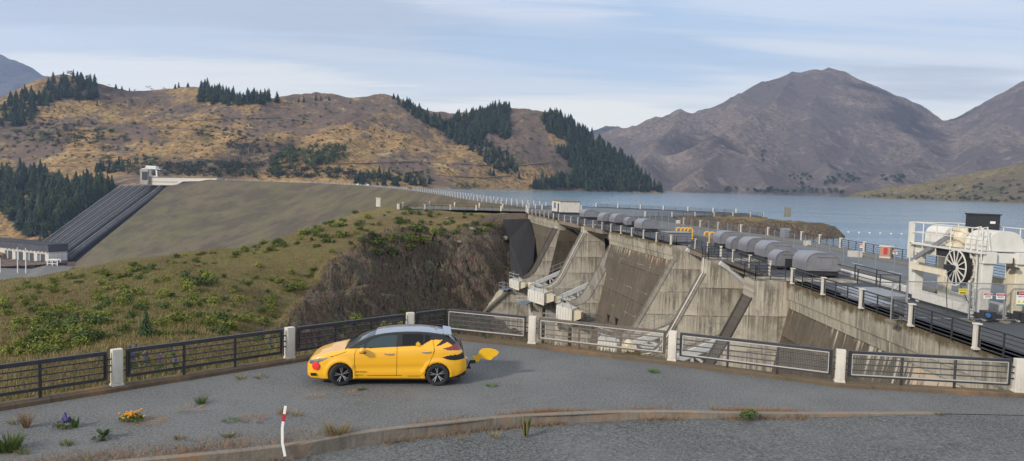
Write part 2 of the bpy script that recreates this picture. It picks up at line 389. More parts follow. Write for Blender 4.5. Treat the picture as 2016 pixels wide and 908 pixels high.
MAT['conc_wall'] = concrete('parapet_concrete', (.42, .385, .31), streak=.7, axis='y', panel=(3.05, 8.), moss=True)
MAT['conc_nose'] = concrete('nose_concrete', (.24, .22, .185), (.075, .068, .06), streak=.8, axis='x', seam=False)
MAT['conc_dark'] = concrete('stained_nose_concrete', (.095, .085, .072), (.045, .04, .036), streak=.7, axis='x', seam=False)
MAT['slab'] = concrete('brown_weathered_face', (.135, .112, .086), (.06, .05, .042), panel=(6.4, 3.6), streak=.6, axis='y', vein=True, lime=(2.0, .09))
MAT['slab_rust'] = concrete('streaked_face', (.125, .105, .080), (.05, .043, .036), panel=(6.4, 3.6), streak=.7, axis='y', lime=(2.3, .05, 37.))
MAT['kerbc'] = concrete('kerb_concrete', (.24, .21, .175), (.07, .055, .04), panel=(2.4, 3.), streak=.6, rust=.55, axis='n', seam=False)
MAT['plinth'] = concrete('moss_stained_plinth', (.14, .108, .075), (.045, .036, .025), panel=(2.6, 3.), streak=.8, rust=.6, axis='n', seam=False)
MAT['shot'] = concrete('dark_shotcrete', (.045, .043, .046), (.022, .021, .022), streak=.5, axis='x', seam=False)
MAT['white_c'] = paint('weathered_white_concrete', (.60, .57, .51), .7, var=.08, dirt=.5, dirtc=(.25, .21, .16), sc=3)
MAT['white_p'] = paint('white_painted_steel', (.66, .645, .595), .42, var=.05, dirt=.25, dirtc=(.35, .28, .2), sc=2.5)
MAT['cream'] = paint('cream_painted_steel', (.70, .63, .48), .45, var=.06, dirt=.25, dirtc=(.3, .22, .13), sc=2.5)
MAT['rail'] = paint('dark_grey_rail', (.050, .050, .058), .45, .3, var=.2, sc=5)
MAT['rail_lt'] = paint('galvanised_rail', (.33, .34, .36), .45, .5, var=.15, sc=8)
MAT['rust_rail'] = paint('brown_worn_rail', (.14, .105, .08), .6, .2, var=.25, sc=5)
MAT['hood'] = paint('grey_steel_cover', (.25, .25, .275), .36, .3, var=.14, sc=1.2, dirt=.3, dirtc=(.10, .10, .11))
MAT['dkmetal'] = paint('dark_metal', (.04, .042, .048), .5, .3)
MAT['yellow'] = paint('yellow_orange_pipe', (.72, .40, .05), .45, var=.08)
MAT['truss'] = paint('pale_grey_gate_steel', (.62, .65, .67), .5, .1, var=.1, dirt=.4, dirtc=(.2, .17, .14), sc=2)
MAT['walk'] = paint('blue_grey_walkway', (.15, .20, .24), .5, .2)
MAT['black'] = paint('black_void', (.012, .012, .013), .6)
MAT['red'] = paint('sign_red', (.45, .02, .03), .5, var=.03); MAT['signw'] = paint('sign_white', (.75, .75, .74), .5, var=.03)
MAT['signy'] = paint('sign_yellow', (.72, .60, .03), .5, var=.03); MAT['ink'] = paint('sign_ink', (.02, .02, .02), .5, var=.01)
MAT['green'] = paint('sign_green', (.02, .22, .10), .5, var=.03)
def mat_mesh(name, c, pitch=.05, wire=.1, axis='z'):
    """woven wire: real transparency by strands, fixed to the panel"""
    t = NT(name); t.n.remove(t.bsdf)
    d = t.n.new('ShaderNodeBsdfPrincipled'); d.inputs['Base Color'].default_value = (*c, 1); d.inputs['Metallic'].default_value = .5; d.inputs['Roughness'].default_value = .5
    tr = t.n.new('ShaderNodeBsdfTransparent'); mx = t.n.new('ShaderNodeMixShader')
    uv = t.n.new('ShaderNodeUVMap').outputs[0]; s_ = t.sep(uv)
    a = t.math('LESS_THAN', t.math('PINGPONG', s_[0], pitch / 2), pitch * wire / 2); b = t.math('LESS_THAN', t.math('PINGPONG', s_[1], pitch / 2), pitch * wire / 2)
    m = t.math('MAXIMUM', a, b); t.link(m, mx.inputs[0]); t.link(tr.outputs[0], mx.inputs[1]); t.link(d.outputs[0], mx.inputs[2]); t.link(mx.outputs[0], t.out.inputs[0])
    return t.mat
MAT['mesh'] = mat_mesh('wire_mesh', (.42, .43, .43), .05, .045)
MAT['mesh_l'] = mat_mesh('dark_wire_mesh', (.10, .10, .11), .05, .045)
MAT['mesh_dk'] = mat_mesh('fence_wire_mesh', (.22, .23, .25), .06, .08)
def mesh_panel(name, corners, mat, parent):
    """flat wire panel: corners in order, uv in metres"""
    p = [Vector(c) for c in corners]; root = parent
    while root.parent is not None: root = root.parent
    L = Matrix.Rotation(-root.rotation_euler.z, 3, 'Z')
    q = [L @ (c - Vector(root.location)) for c in p]
    me = bpy.data.meshes.new(name); me.from_pydata([tuple(c) for c in q], [], [(0, 1, 2, 3)]); me.materials.append(mat)
    uv = me.uv_layers.new(name='UVMap'); W = (p[1] - p[0]).length; H = (p[3] - p[0]).length
    for i, c in enumerate(((0, 0), (W, 0), (W, H), (0, H))): uv.data[i].uv = c
    o = bpy.data.objects.new(name, me); COL.objects.link(o); o.parent = parent; return o

# ---- near hillside: grass / scree / rock mixed by a painted mask attribute (what the ground IS there)
def mat_hillside():
    t = NT('hillside_grass_and_rock'); rk = t.attr('rock'); gr = t.attr('green'); pt = t.attr('path')
    n1 = t.noise(.55, 6, .65); n2 = t.noise(4.5, 5, .7); n3 = t.noise(1.0, 6, .7, src=t.mapp((3.2, 3.2, .9), rot=(.3, .2, .4)))
    g = t.mix(t.ramp(n1, [(.35, 0.), (.65, 1.)]), (.185, .165, .065), (.265, .205, .095))
    g = t.mix(t.ramp(n2, [(.42, 0.), (.60, .85)]), g, (.33, .26, .13))
    g = t.mix(t.ramp(n2, [(.30, .8), (.42, 0.)]), g, (.085, .078, .036))
    g = t.mix(t.math('MULTIPLY', gr, t.ramp(n1, [(.3, .35), (.6, 1.)])), g, (.145, .16, .042))
    v = t.voro(1.3, 'F1', src=t.mapp((1, 1, .7), rot=(.5, .3, .8)), out='Color')
    r = t.mix(t.ramp(n3, [(.36, 0.), (.66, 1.)]), (.060, .050, .040), (.30, .24, .185))
    r = t.mix(.25, r, v, 'MULTIPLY'); r = t.mix(t.ramp(n2, [(.52, 0.), (.66, .7)]), r, (.21, .165, .11))
    r = t.mix(t.ramp(n1, [(.56, 0.), (.66, .45)]), r, (.15, .095, .05))
    m = t.math('ADD', rk, t.math('MULTIPLY', t.math('SUBTRACT', n1, .5), 1.1)); m = t.ramp(m, [(.42, 0.), (.58, 1.)])
    n5 = t.noise(.09, 5, .65); g = t.mix(t.ramp(n5, [(.45, 0.), (.62, .7)]), g, (.185, .135, .078)); c = t.mix(m, g, r); c = t.mix(t.ramp(pt, [(.35, 0.), (.7, .8)]), c, (.24, .185, .105))
    b = t.bump(n3, 1., .55); b = t.bump(n2, .9, .18, prev=b)
    return t.fin(c, .95, spec=.1, normal=b)
MAT['hillside'] = mat_hillside()
def mat_embank():
    t = NT('embankment_grass'); n1 = t.noise(.018, 5, .6, src=t.mapp((1, .6, 2.2), rot=(0, 0, .3))); n2 = t.noise(.9, 6, .75); n3 = t.noise(.05, 6, .65, src=t.mapp((1, 1, 3.)))
    st_ = t.noise(1., 5, .65, src=t.mapp((.010, .035, .09), rot=(0, 0, .5))); c = t.mix(t.ramp(n1, [(.42, 0.), (.58, 1.)]), (.135, .124, .072), (.155, .126, .090)); c = t.mix(t.ramp(st_, [(.48, 0.), (.58, .8)]), c, (.098, .082, .068)); c = t.mix(t.ramp(st_, [(.36, .7), (.46, 0.)]), c, (.165, .145, .080))
    c = t.mix(t.ramp(n3, [(.5, 0.), (.66, .5)]), c, (.074, .068, .055))
    c = t.mix(t.ramp(n2, [(.35, .45), (.6, 0.)]), c, (.060, .055, .035))
    c = t.mix(t.ramp(n3, [(.28, .6), (.42, 0.)]), c, (.150, .118, .068))
    return t.fin(c, .95, spec=.08, normal=t.bump(n2, .6, .5))
MAT['embank'] = mat_embank()
def mat_hills(name, a, b, scree, gcol, sc=1., gfac=.7):
    t = NT(name); n1 = t.noise(.0045 * sc, 7, .62); n2 = t.noise(.03 * sc, 6, .7); n3 = t.noise(.17 * sc, 5, .7); gm = t.attr('green'); vx = t.voro(.055 * sc, 'F1'); gu = t.attr('gully')
    c = t.mix(t.ramp(n2, [(.36, 0.), (.62, 1.)]), a, b)
    c = t.mix(t.ramp(n3, [(.38, .8), (.50, 0.)]), c, tuple(x * .50 for x in a)); c = t.mix(t.ramp(n3, [(.54, 0.), (.64, .6)]), c, tuple(x * 1.5 for x in b))
    m = t.math('ADD', n1, t.math('MULTIPLY', t.math('SUBTRACT', n2, .5), .35)); c = t.mix(t.ramp(m, [(.48, 0.), (.53, .8)]), c, scree)
    dots = t.math('MULTIPLY', t.ramp(vx, [(.16, 1.), (.34, 0.)]), t.ramp(n1, [(.40, 0.), (.52, 1.)]))
    c = t.mix(t.math('MULTIPLY', dots, gfac), c, gcol)
    g = t.math('ADD', t.math('MULTIPLY', gm, .55), t.math('MULTIPLY', t.math('SUBTRACT', t.math('ADD', n2, t.math('MULTIPLY', n3, .6)), .8), 2.6)); c = t.mix(t.ramp(g, [(.45, 0.), (.75, .8)]), c, gcol)
    c = t.mix(t.ramp(gu, [(.15, .85), (.5, 0.)]), c, tuple(x * .55 for x in scree)); sc_ = t.noise(.020 * sc, 6, .7, src=t.mapp((1.5, 1.5, .35))); c = t.mix(t.ramp(sc_, [(.58, 0.), (.68, .55)]), c, tuple(min(.5, x * 1.6) for x in b))  # gully hollows darkened in the colour to deepen their shade
    return t.fin(c, .95, spec=.05, normal=t.bump(n3, .7, 2.5 / sc, prev=t.bump(n2, .6, 9 / sc)))
MAT['hills'] = mat_hills('dry_brown_hill', (.215, .148, .074), (.43, .275, .125), (.120, .094, .092), (.036, .054, .022))
MAT['mount'] = mat_hills('bare_brown_mountain', (.155, .130, .118), (.210, .170, .148), (.112, .098, .102), (.050, .072, .040), .42, .35)
MAT['foothill'] = mat_hills('yellow_green_foothill', (.155, .125, .065), (.225, .180, .095), (.14, .115, .08), (.045, .068, .028), .7, .6)
MAT['mount_far'] = mat_hills('far_mountain', (.10, .085, .075), (.12, .10, .085), (.08, .07, .065), (.05, .05, .04), .3, .2)
def mat_water():
    t = NT('lake_water'); p = t.mapp((1, 2.2, 1), rot=(0, 0, .35))
    n1 = t.noise(.9, 4, .65, src=p); n2 = t.noise(.16, 4, .6, src=p); n3 = t.noise(.012, 4, .55, src=t.mapp((.5, 2.2, 1), rot=(0, 0, .1)))
    h = t.math('ADD', t.math('MULTIPLY', n1, .35), t.math('MULTIPLY', n2, 1.0))
    calm = t.ramp(n3, [(.42, .35), (.6, 1.)])
    b = t.n.new('ShaderNodeBump'); t.link(h, b.inputs['Height']); b.inputs['Distance'].default_value = .9; t.link(t.math('MULTIPLY', calm, .42), b.inputs['Strength'])
    c = t.mix(t.ramp(n3, [(.4, 0.), (.6, 1.)]), (.19, .32, .43), (.28, .40, .50))
    return t.fin(c, t.ramp(n3, [(.4, .16), (.62, .08)]), normal=b.outputs[0], spec=.5, IOR=1.33)
MAT['water'] = mat_water()
MAT['whiteline'] = paint('road_marking', (.62, .63, .62), .7, var=.1)
for k, a, b in (('broom', (.13, .16, .028), (.22, .24, .05)), ('shrub', (.062, .095, .028), (.105, .145, .04)), ('pine', (.012, .026, .016), (.028, .046, .024)),
                ('pine_lt', (.030, .055, .022), (.050, .078, .028)), ('leafy', (.036, .066, .024), (.062, .100, .034)), ('willow', (.060, .090, .030), (.095, .13, .04)), ('gum', (.035, .042, .030), (.06, .066, .045)),
                ('weed', (.05, .10, .02), (.10, .17, .04)), ('straw', (.24, .17, .08), (.34, .25, .13)), ('pinkgrass', (.26, .13, .09), (.33, .20, .14)),
                ('straw_dk', (.22, .165, .08), (.32, .245, .12)), ('gg', (.14, .14, .042), (.21, .195, .07)), ('lupin', (.07, .06, .20), (.12, .10, .28)), ('poppy', (.75, .36, .03), (.85, .45, .05))):
    MAT[k] = foliage('leaves_' + k, a, b)
MAT['bark'] = paint('bark', (.09, .07, .055), .9); MAT['bark_pale'] = paint('pale_bark', (.28, .25, .21), .9)

# ================================================================= lot, road, kerb
POSTS = [(-14.0, 15.9), (-10.44, 19.45), (-6.89, 22.98), (-3.55, 26.2), (.83, 26.16), (5.41, 24.14), (9.98, 21.96), (14.96, 21.38)]
CORNER = az(876, 690 - 5, .0); CORNER = Vector((-2.35, 27.35, 0))
FLINE = [(-22, 8), (-17.9, 12.2)] + POSTS[:4] + [(CORNER.x, CORNER.y)] + POSTS[4:] + [(17.9, 21.3)]
KERB = [(-20.5, 9.6), (-14.5, 11.9), (-10.3, 13.45), (-7.33, 14.59), (-4.77, 15.61), (-3.01, 16.74), (.03, 18.05), (3.3, 18.76), (6.64, 18.94), (9.2, 19.15), (11.53, 19.38)]
def roadz(x): return -.28 * min(1, max(0, (11.5 - x) / 13.)) - .002
m = MB(); poly = [(x, y, 0) for x, y in FLINE] + [(17.9, 19.6, 0), (11.53, 19.42, 0)] + [(x, y, 0) for x, y in KERB[::-1][1:]]
m.face(poly); g = m.build('parking_lot', MAT['lot'], fix=False); tag(g, kind='structure')
bm = bmesh.new(); bm.from_mesh(g.data); bmesh.ops.triangulate(bm, faces=bm.faces)
for f in bm.faces:
    if f.normal.z < 0: f.normal_flip()
bm.to_mesh(g.data); bm.free()
m = MB()
kl = KERB + [(17.9, 19.6), (24, 20.2)]
for (x0, y0), (x1, y1) in zip(kl[:-1], kl[1:]):
    m.face([(x0, y0 - .0, roadz(x0) - .004), (x0 + .0, -12, roadz(x0) - .004), (x1, -12, roadz(x1) - .004), (x1, y1, roadz(x1) - .004)])
m.face([(-20.5, 9.6, -.286), (-60, 2, -.286), (-60, -12, -.286), (-20.5, -12, -.286)])
tag(m.build('road', MAT['road']), kind='structure')
# kerb: chamfered strip with real face height
m = MB()
def strip(m, line, prof, zf=None, mi=0):
    """sweep a profile [(offset,z)] along a plan polyline; offset to the left of travel"""
    n = len(line); rows = []
    for i, (x, y) in enumerate(line):
        a = Vector(line[max(i - 1, 0)]); b = Vector(line[min(i + 1, n - 1)]); d = (b - a).normalized(); nn = Vector((-d.y, d.x))
        if 0 < i < n - 1:
            d1 = (Vector(line[i]) - a).normalized(); k = max(.4, d1.dot(d)); nn = nn / k
        rows.append([(x + nn.x * o, y + nn.y * o, (zf(x, z) if zf else z)) for o, z in prof])
    b0 = len(m.v)
    for r in rows: m.v += r
    k = len(prof)
    for i in range(n - 1):
        for j in range(k):
            j2 = (j + 1) % k; m.f.append([b0 + i * k + j, b0 + i * k + j2, b0 + (i + 1) * k + j2, b0 + (i + 1) * k + j]); m.m.append(mi)
    m.f.append([b0 + j for j in range(k)]); m.m.append(mi); m.f.append([b0 + (n - 1) * k + j for j in range(k)][::-1]); m.m.append(mi)
    return m
def smooth_line(line, k=4):
    P = [Vector(p) for p in line]; out = []
    for i in range(len(P) - 1):
        p0 = P[max(i - 1, 0)]; p1 = P[i]; p2 = P[i + 1]; p3 = P[min(i + 2, len(P) - 1)]
        for j in range(k):
            t = j / k; out.append(tuple(.5 * ((2 * p1) + (p2 - p0) * t + (2 * p0 - 5 * p1 + 4 * p2 - p3) * t * t + (-p0 + 3 * p1 - 3 * p2 + p3) * t ** 3)))
    out.append(tuple(P[-1])); return out
kz = lambda x, z: (.015 if z > 0 else roadz(x) - .1) if z != .5 else .0
strip(m, smooth_line(KERB), [(-.02, -1), (-.02, .01), (0., .3), (.13, .3), (.15, .01), (.15, -1)], zf=lambda x, z: {-1: roadz(x) - .1, .01: .012, .3: .03}[z])
kb = m.build('kerb', MAT['kerbc'], smooth=False); tag(kb, 'long low concrete kerb curving between the gravel lot and the road', 'kerb'); kb['kind'] = 'structure'; del kb['category']; del kb['label']
m = MB(); strip(m, FLINE, [(-.22, -.6), (-.20, .10), (-.16, .13), (.16, .13), (.20, .10), (.24, -3.)])
o = m.build('fence_plinth', MAT['plinth']); tag(o, 'low moss stained concrete plinth that the foreground railing stands on', 'plinth')

# ================================================================= near hillside
def P3(px, py, d): v = ay(px, py, d); return (v.x, v.y, v.z)
NH = [(-200, 800, 30), (-200, 700, 45), (-200, 620, 70), (-200, 560, 100), (0, 760, 30), (0, 700, 44), (0, 640, 60), (0, 590, 78), (0, 556, 95),
      (230, 700, 35), (230, 640, 52), (230, 580, 72), (230, 530, 95), (230, 521, 105), (450, 680, 46), (450, 620, 64), (450, 560, 82), (450, 500, 104), (450, 488, 115),
      (600, 660, 72), (600, 600, 88), (600, 540, 102), (600, 480, 118), (600, 452, 130), (700, 640, 92), (700, 590, 100), (700, 520, 110), (700, 460, 125), (700, 420, 145),
      (800, 640, 110), (800, 580, 115), (800, 520, 119), (800, 460, 130), (800, 420, 148), (750, 408, 160), (900, 640, 120), (900, 560, 124), (900, 500, 129), (900, 460, 134), (900, 432, 145),
      (960, 620, 123), (960, 540, 128), (960, 480, 133), (975, 445, 141), (985, 428, 152), (1010, 600, 128), (1030, 426, 153), (930, 420, 160)]
pts = [P3(*p) for p in NH]
SIL = [(-200, 560, 100), (0, 556, 95), (230, 521, 105), (450, 488, 115), (600, 452, 130), (690, 420, 150)]
for p in SIL:
    for k, dz in ((1.2, 9), (1.6, 34), (2.1, 60)):
        x, y, z = P3(*p); pts.append((x * k, y * k, z - dz))
pts += [(-30, 172, -1.2), (-24, 185, -.4), (-40, 200, -9), (-20, 205, -.3), (-10, 190, -.2), (0, 190, -.2), (-5, 205, -.2), (10, 175, -.2), (10, 205, -.2)]
for x, y in FLINE: pts.append((x - .6 if x < 0 else x + .3, y + .8, -.35)); pts.append((x, y - 2.5, -.9))
pts += [(-12, 24, -2.0), (-8, 30, -4), (-6, 40, -9), (-6, 60, -15), (0, 35, -9), (0, 50, -15), (8, 33, -10), (12, 30, -9), (5, 60, -20), (0, 80, -20), (10, 60, -22), (14, 50, -22), (-5, 100, -20), (3, 100, -22), (16, 40, -14), (16, 28, -8), (-25, 12, -1.5), (-35, 14, -2.5)]
P_ = np.array(pts); hf_near = tps(P_[:, :2], P_[:, 2], .002)
def near_z(X, Y):
    return hf_near(X, Y)
yy = np.concatenate([np.arange(9, 100, .62), np.arange(100, 150, .5), np.arange(150, 262, 1.4)]); xx = np.concatenate([np.arange(-240, -100, 2.5), np.arange(-100, -45, 1.1), np.arange(-45, 19.5, .55)])
X, Y = np.meshgrid(xx, yy); Z = near_z(X, Y)
# rock mask: polygon in plan of the cut face, taken from where it lies on the ground
def inpoly(x, y, poly):
    c = np.zeros(x.shape, bool); n = len(poly)
    for i in range(n):
        x0, y0 = poly[i]; x1, y1 = poly[(i + 1) % n]
        t = ((y0 > y) != (y1 > y)) & (x < (x1 - x0) * (y - y0) / ((y1 - y0) + 1e-12) + x0); c ^= t
    return c
def to_px(X, Y, Z):
    z = Z - CZ; cp, sp = math.cos(PITCH), math.sin(PITCH); dep = Y * cp - z * sp; q = Y * sp + z * cp; u = X / dep; v = q / dep
    c, s = math.cos(ROLL), math.sin(ROLL); return 1008 + (u * c + v * s) * FPX, 454 - (-u * s + v * c) * FPX
PX, PY = to_px(X, Y, Z)
rock = inpoly(PX, PY, [(540, 700), (570, 640), (600, 600), (640, 545), (700, 500), (760, 470), (830, 462), (900, 448), (960, 425), (1100, 425), (1100, 800), (540, 800)]) & (Y > 45)
rock = rock.astype(float)
def blur(a, n):
    for _ in range(n):
        b = a.copy(); b[1:-1, 1:-1] = (a[1:-1, 1:-1] * 2 + a[:-2, 1:-1] + a[2:, 1:-1] + a[1:-1, :-2] + a[1:-1, 2:]) / 6; a = b
    return a
rock = blur(rock, 6)
green = np.clip(1.1 - np.abs(PX - 300) / 520, 0, 1) * (fbm(X * .05, Y * .05, 4, 5) * .9 + .62)
pathm = np.zeros_like(X)
for a, b in zip([(560, 462), (620, 447), (700, 436), (800, 424), (900, 416)], [(620, 447), (700, 436), (800, 424), (900, 416), (1000, 415)]):
    d = np.abs((PY - a[1]) - (PX - a[0]) * (b[1] - a[1]) / (b[0] - a[0])); pathm = np.maximum(pathm, np.where((PX >= a[0]) & (PX <= b[0]) & (Y > 110), np.clip(1.5 - d / 2.6, 0, 1), 0))
away = np.clip((Y - 30 + np.abs(X) * .2) / 25, 0, 1)
crag = fbm(X * .22 + .2 * Z, Y * .14 + Z * .30, 6, 9, True) - .5; crag = np.sign(crag) * np.abs(crag) ** .8
Z = Z + fbm(X * .12, Y * .12, 5, 3) * .9 * away * (Z < -.6) + rock * np.clip((975 - PX) / 60, 0, 1) * crag * 8.0 * np.clip((-Z - 1.2) / 5, 0, 1) + rock * (fbm(X * .9, Y * .7 + Z * .9, 4, 19, True) - .5) * 1.7 * np.clip((-Z - .8) / 3, 0, 1)
Z = Z + fbm(X * .5, Y * .5, 3, 31) * .16 * away - 1.6 * np.clip((PX - 965) / 30, 0, 1) * (PY < 560) * (Y < 148) * (Y > 100)
flat = (Y > 148) & (X > -32) & (X < 30)
Z = np.where(flat, np.minimum(Z, -.12), Z)
inside = inpoly(X, Y, FLINE + [(17.9, -20), (-22, -20)]); Z = np.where(inside, np.minimum(Z, -.9), Z)
near = np.hypot(X, Y) < 34; Z = np.where(near & ~inside, np.minimum(Z, -.12), Z)
ter_near = grid_obj('hillside', X, Y, Z, MAT['hillside'], dict(rock=rock, green=green, path=pathm), mask=(np.abs(X[:-1, :-1]) >= 0) & ~(inside[:-1, :-1] & inside[1:, 1:] & (Y[:-1, :-1] < 14)))
tag(ter_near, kind='structure'); BV_NEAR = bvh_of(ter_near)
# ================================================================= lake, dam crest embankment
CREST = [(6.5, 176, -.02), (-4.8, 218, -.02), (-15.5, 256, 0), (-36, 345, .3), (-70, 470, .6), (-123, 600, 1.2), (-182, 705, 1.6)]
for px, py, d in ((430, 354.5, 800), (345, 351.5, 850)):
    v = ay(px, py, d); CREST.append((v.x, v.y, v.z))
def resample(P, n):
    P = np.array(P, float); s = np.r_[0, np.cumsum(np.linalg.norm(np.diff(P[:, :2], axis=0), axis=1))]; t = np.linspace(0, s[-1], n)
    out = np.stack([np.interp(t, s, P[:, k]) for k in range(P.shape[1])], 1)
    for _ in range(6): out[1:-1] = (out[:-2] + out[1:-1] * 2 + out[2:]) / 4
    return out
CR = resample(CREST, 160)
tn = np.gradient(CR[:, :2], axis=0); tn /= np.linalg.norm(tn, axis=1)[:, None]; up_n = np.stack([tn[:, 1], -tn[:, 0]], 1)   # to the lake side (right of travel)
CW = 11.
m = MB()
for i in range(len(CR) - 1):
    a, b = CR[i], CR[i + 1]; ua, ub = up_n[i] * CW, up_n[i + 1] * CW
    m.face([(a[0], a[1], a[2]), (a[0] + ua[0], a[1] + ua[1], a[2]), (b[0] + ub[0], b[1] + ub[1], b[2]), (b[0], b[1], b[2])])
tag(m.build('crest_road', MAT['deck_road'], smooth=True), kind='structure')
m = MB()
for i in range(len(CR) - 1):
    a, b = CR[i], CR[i + 1]; ua, ub = up_n[i], up_n[i + 1]
    m.face([(a[0] + ua[0] * CW, a[1] + ua[1] * CW, a[2] - .02), (a[0] + ua[0] * (CW + 16), a[1] + ua[1] * (CW + 16), -8), (b[0] + ub[0] * (CW + 16), b[1] + ub[1] * (CW + 16), -8), (b[0] + ub[0] * CW, b[1] + ub[1] * CW, b[2] - .02)])
tag(m.build('upstream_bank', MAT['hillside'], smooth=True), kind='structure')
TOE = [P3(1010, 450, 175), P3(900, 470, 215), P3(760, 495, 280), P3(620, 515, 370), P3(440, 545, 480), P3(240, 560, 610), P3(130, 532, 735)]
TO = resample([(x, y, z) for x, y, z in TOE], 160); TO[:, 0] -= 0
V = np.linspace(0, 1, 60)[:, None]
ex = CR[None, :, 0] * (1 - V) + TO[None, :, 0] * V; ey = CR[None, :, 1] * (1 - V) + TO[None, :, 1] * V
ez = CR[None, :, 2] * (1 - V) + TO[None, :, 2] * V - .02
ez = ez + (fbm(ex * .012, ey * .012, 4, 40) * 2.2 + fbm(ex * .08, ey * .08, 3, 44) * .35) * np.sin(V * PI) - 1.5 * np.sin(V * PI)
em = grid_obj('earth_embankment', ex, ey, ez, MAT['embank']); tag(em, kind='structure')
lk = [(36, -300), (36, 112), (30, 126), (24, 150), (16, 176)] + [(p[0] + u[0] * 14, p[1] + u[1] * 14) for p, u in zip(CR[::8], up_n[::8])] + [(-440, 900), (-900, 1400), (-3000, 9000), (12000, 9000), (12000, -300)]
m = MB(); m.face([(x, y, -3.) for x, y in lk]); lake = m.build('lake_water', MAT['water'], fix=False)
bm = bmesh.new(); bm.from_mesh(lake.data); bmesh.ops.triangulate(bm, faces=bm.faces)
for f in bm.faces:
    if f.normal.z < 0: f.normal_flip()
bm.to_mesh(lake.data); bm.free(); tag(lake, kind='structure')
# valley floor and apron
m = MB(); m.face([(-1500, 150, -95), (-60, 150, -95), (-60, 800, -95), (-1500, 800, -95)])
tag(m.build('valley_floor', MAT['embank']), kind='structure')
m = MB(); m.face([(-1400, -400, -30), (-22, -400, -3), (-22, 8, -3), (-1400, 60, -60)])
tag(m.build('ground', MAT['embank']), kind='structure')
# ================================================================= hills across the lake (left)
HC = [(-300, 240, 1350), (-100, 225, 1400), (0, 216, 1400), (50, 182, 1380), (100, 160, 1380), (150, 157, 1380), (200, 166, 1400), (300, 176, 1420), (380, 172, 1420), (450, 188, 1430), (540, 203, 1450), (600, 199, 1450), (640, 197, 1450),
      (690, 203, 1480), (720, 194, 1500), (760, 193, 1500), (800, 207, 1520), (850, 237, 1540), (880, 247, 1550), (930, 227, 1520), (970, 216, 1520), (1010, 220, 1520), (1060, 224, 1500), (1090, 226, 1500), (1130, 255, 1490), (1180, 288, 1490), (1230, 325, 1490), (1280, 362, 1490)]
HS = [(880, 372.5, 1040), (950, 373.5, 1100), (1025, 375, 1200), (1100, 377, 1280), (1200, 379, 1380), (1312, 381, 1480)]
HM = [(-300, 480, 780), (-300, 330, 1000), (-100, 470, 790), (-100, 330, 1020), (0, 330, 1050), (0, 270, 1180), (100, 330, 1020), (100, 250, 1200), (200, 335, 1000), (200, 300, 1100), (200, 230, 1250), (300, 335, 1000), (300, 275, 1160), (300, 220, 1290), (400, 320, 1050),
      (240, 347, 930), (350, 349, 950), (480, 351, 980), (600, 352, 1000), (700, 360, 1000), (800, 368, 1010), (450, 300, 1080), (450, 240, 1250), (560, 300, 1080), (560, 250, 1220), (640, 325, 1030), (650, 270, 1200), (700, 230, 1340), (740, 270, 1230), (780, 335, 1080),
      (780, 280, 1230), (780, 235, 1390), (860, 330, 1150), (860, 280, 1330), (930, 330, 1200), (930, 280, 1360), (1000, 330, 1260), (1000, 270, 1390), (1060, 330, 1300), (1060, 275, 1400), (1120, 335, 1350), (1120, 290, 1410), (1200, 352, 1410),
      (0, 480, 800), (100, 480, 790), (200, 430, 830), (235, 375, 870), (0, 410, 890), (100, 400, 890), (160, 380, 900), (60, 350, 980)]
hp = [P3(*p) for p in HC + HS + HM]
for p in HC:
    x, y, z = P3(*p); hp.append((x * 1.12, y * 1.12, z - 22)); hp.append((x * 1.35, y * 1.35, z - 80))
for p in HS:
    x, y, z = P3(*p); hp.append((x * .96, y * .96, z - 10))
hp += [(330, 1600, -30), (380, 1700, -40), (300, 1400, -12), (420, 1500, -25), (260, 1300, -14), (-560, 740, -88), (-700, 720, -90), (-380, 905, -2), (-420, 930, -1)]
H_ = np.array(hp); hf_hill = tps(H_[:, :2], H_[:, 2], .0005)
aa = np.linspace(-.93, .27, 560); dd = np.concatenate([np.linspace(735, 1560, 300), np.linspace(1566, 2100, 30)])
A, D = np.meshgrid(aa, dd); X = A * D; Y = D
Z = hf_hill(X, Y)
_a = [ay(215, 380, 880), ay(350, 369, 843), ay(142, 514, 764), ay(50, 494, 802)]; _n = (_a[1] - _a[0]).cross(_a[3] - _a[0]); _pz = _a[0].z - ((X - _a[0].x) * _n.x + (Y - _a[0].y) * _n.y) / _n.z
_in = inpoly(X, Y, [(v.x + dx, v.y + dy) for v, dx, dy in ((_a[0], -3, 8), (_a[1], 60, 0), (_a[2], 60, -40), (_a[3], -3, -40))])
Z = np.where(_in, np.minimum(Z, np.maximum(_pz - 14, -96)), Z)
wx = X + 60 * fbm(X * .003, Y * .003, 3, 60); wy = Y + 60 * fbm(X * .003, Y * .003, 3, 70)
rg = fbm(wx * .0055, wy * .0028, 5, 50, True); amp = (~_in) * np.clip((Z + 1) / 40, 0, 1) * np.clip((D - 960) / 160, 0, 1)
Z = Z + amp * ((rg - .52) * 58 + fbm(X * .02, Y * .02, 4, 55) * 5.0) * (1 - .55 * np.clip((Z - 110) / 60, 0, 1)) + (~_in) * fbm(X * .08, Y * .08, 3, 58) * 1.0 * np.clip((Z + 2) / 10, 0, 1)
PX, PY = to_px(X, Y, Z)
def blob(cx, cy, rx, ry): return np.clip(1.25 - np.hypot((PX - cx) / rx, (PY - cy) / ry), 0, 1)
green = np.zeros_like(X)
for c in [(470, 330, 110, 22), (320, 315, 70, 22), (70, 270, 90, 30), (610, 300, 90, 35), (400, 270, 40, 25), (30, 230, 70, 45), (760, 345, 110, 22), (900, 270, 60, 30), (960, 300, 40, 30), (1150, 330, 130, 60), (620, 345, 60, 12), (110, 400, 140, 55), (1020, 320, 40, 20), (210, 260, 50, 30), (990, 235, 40, 18)]: green = np.maximum(green, blob(*c))
gul = blur(np.clip((rg - .28) / .5, 0, 1), 2)
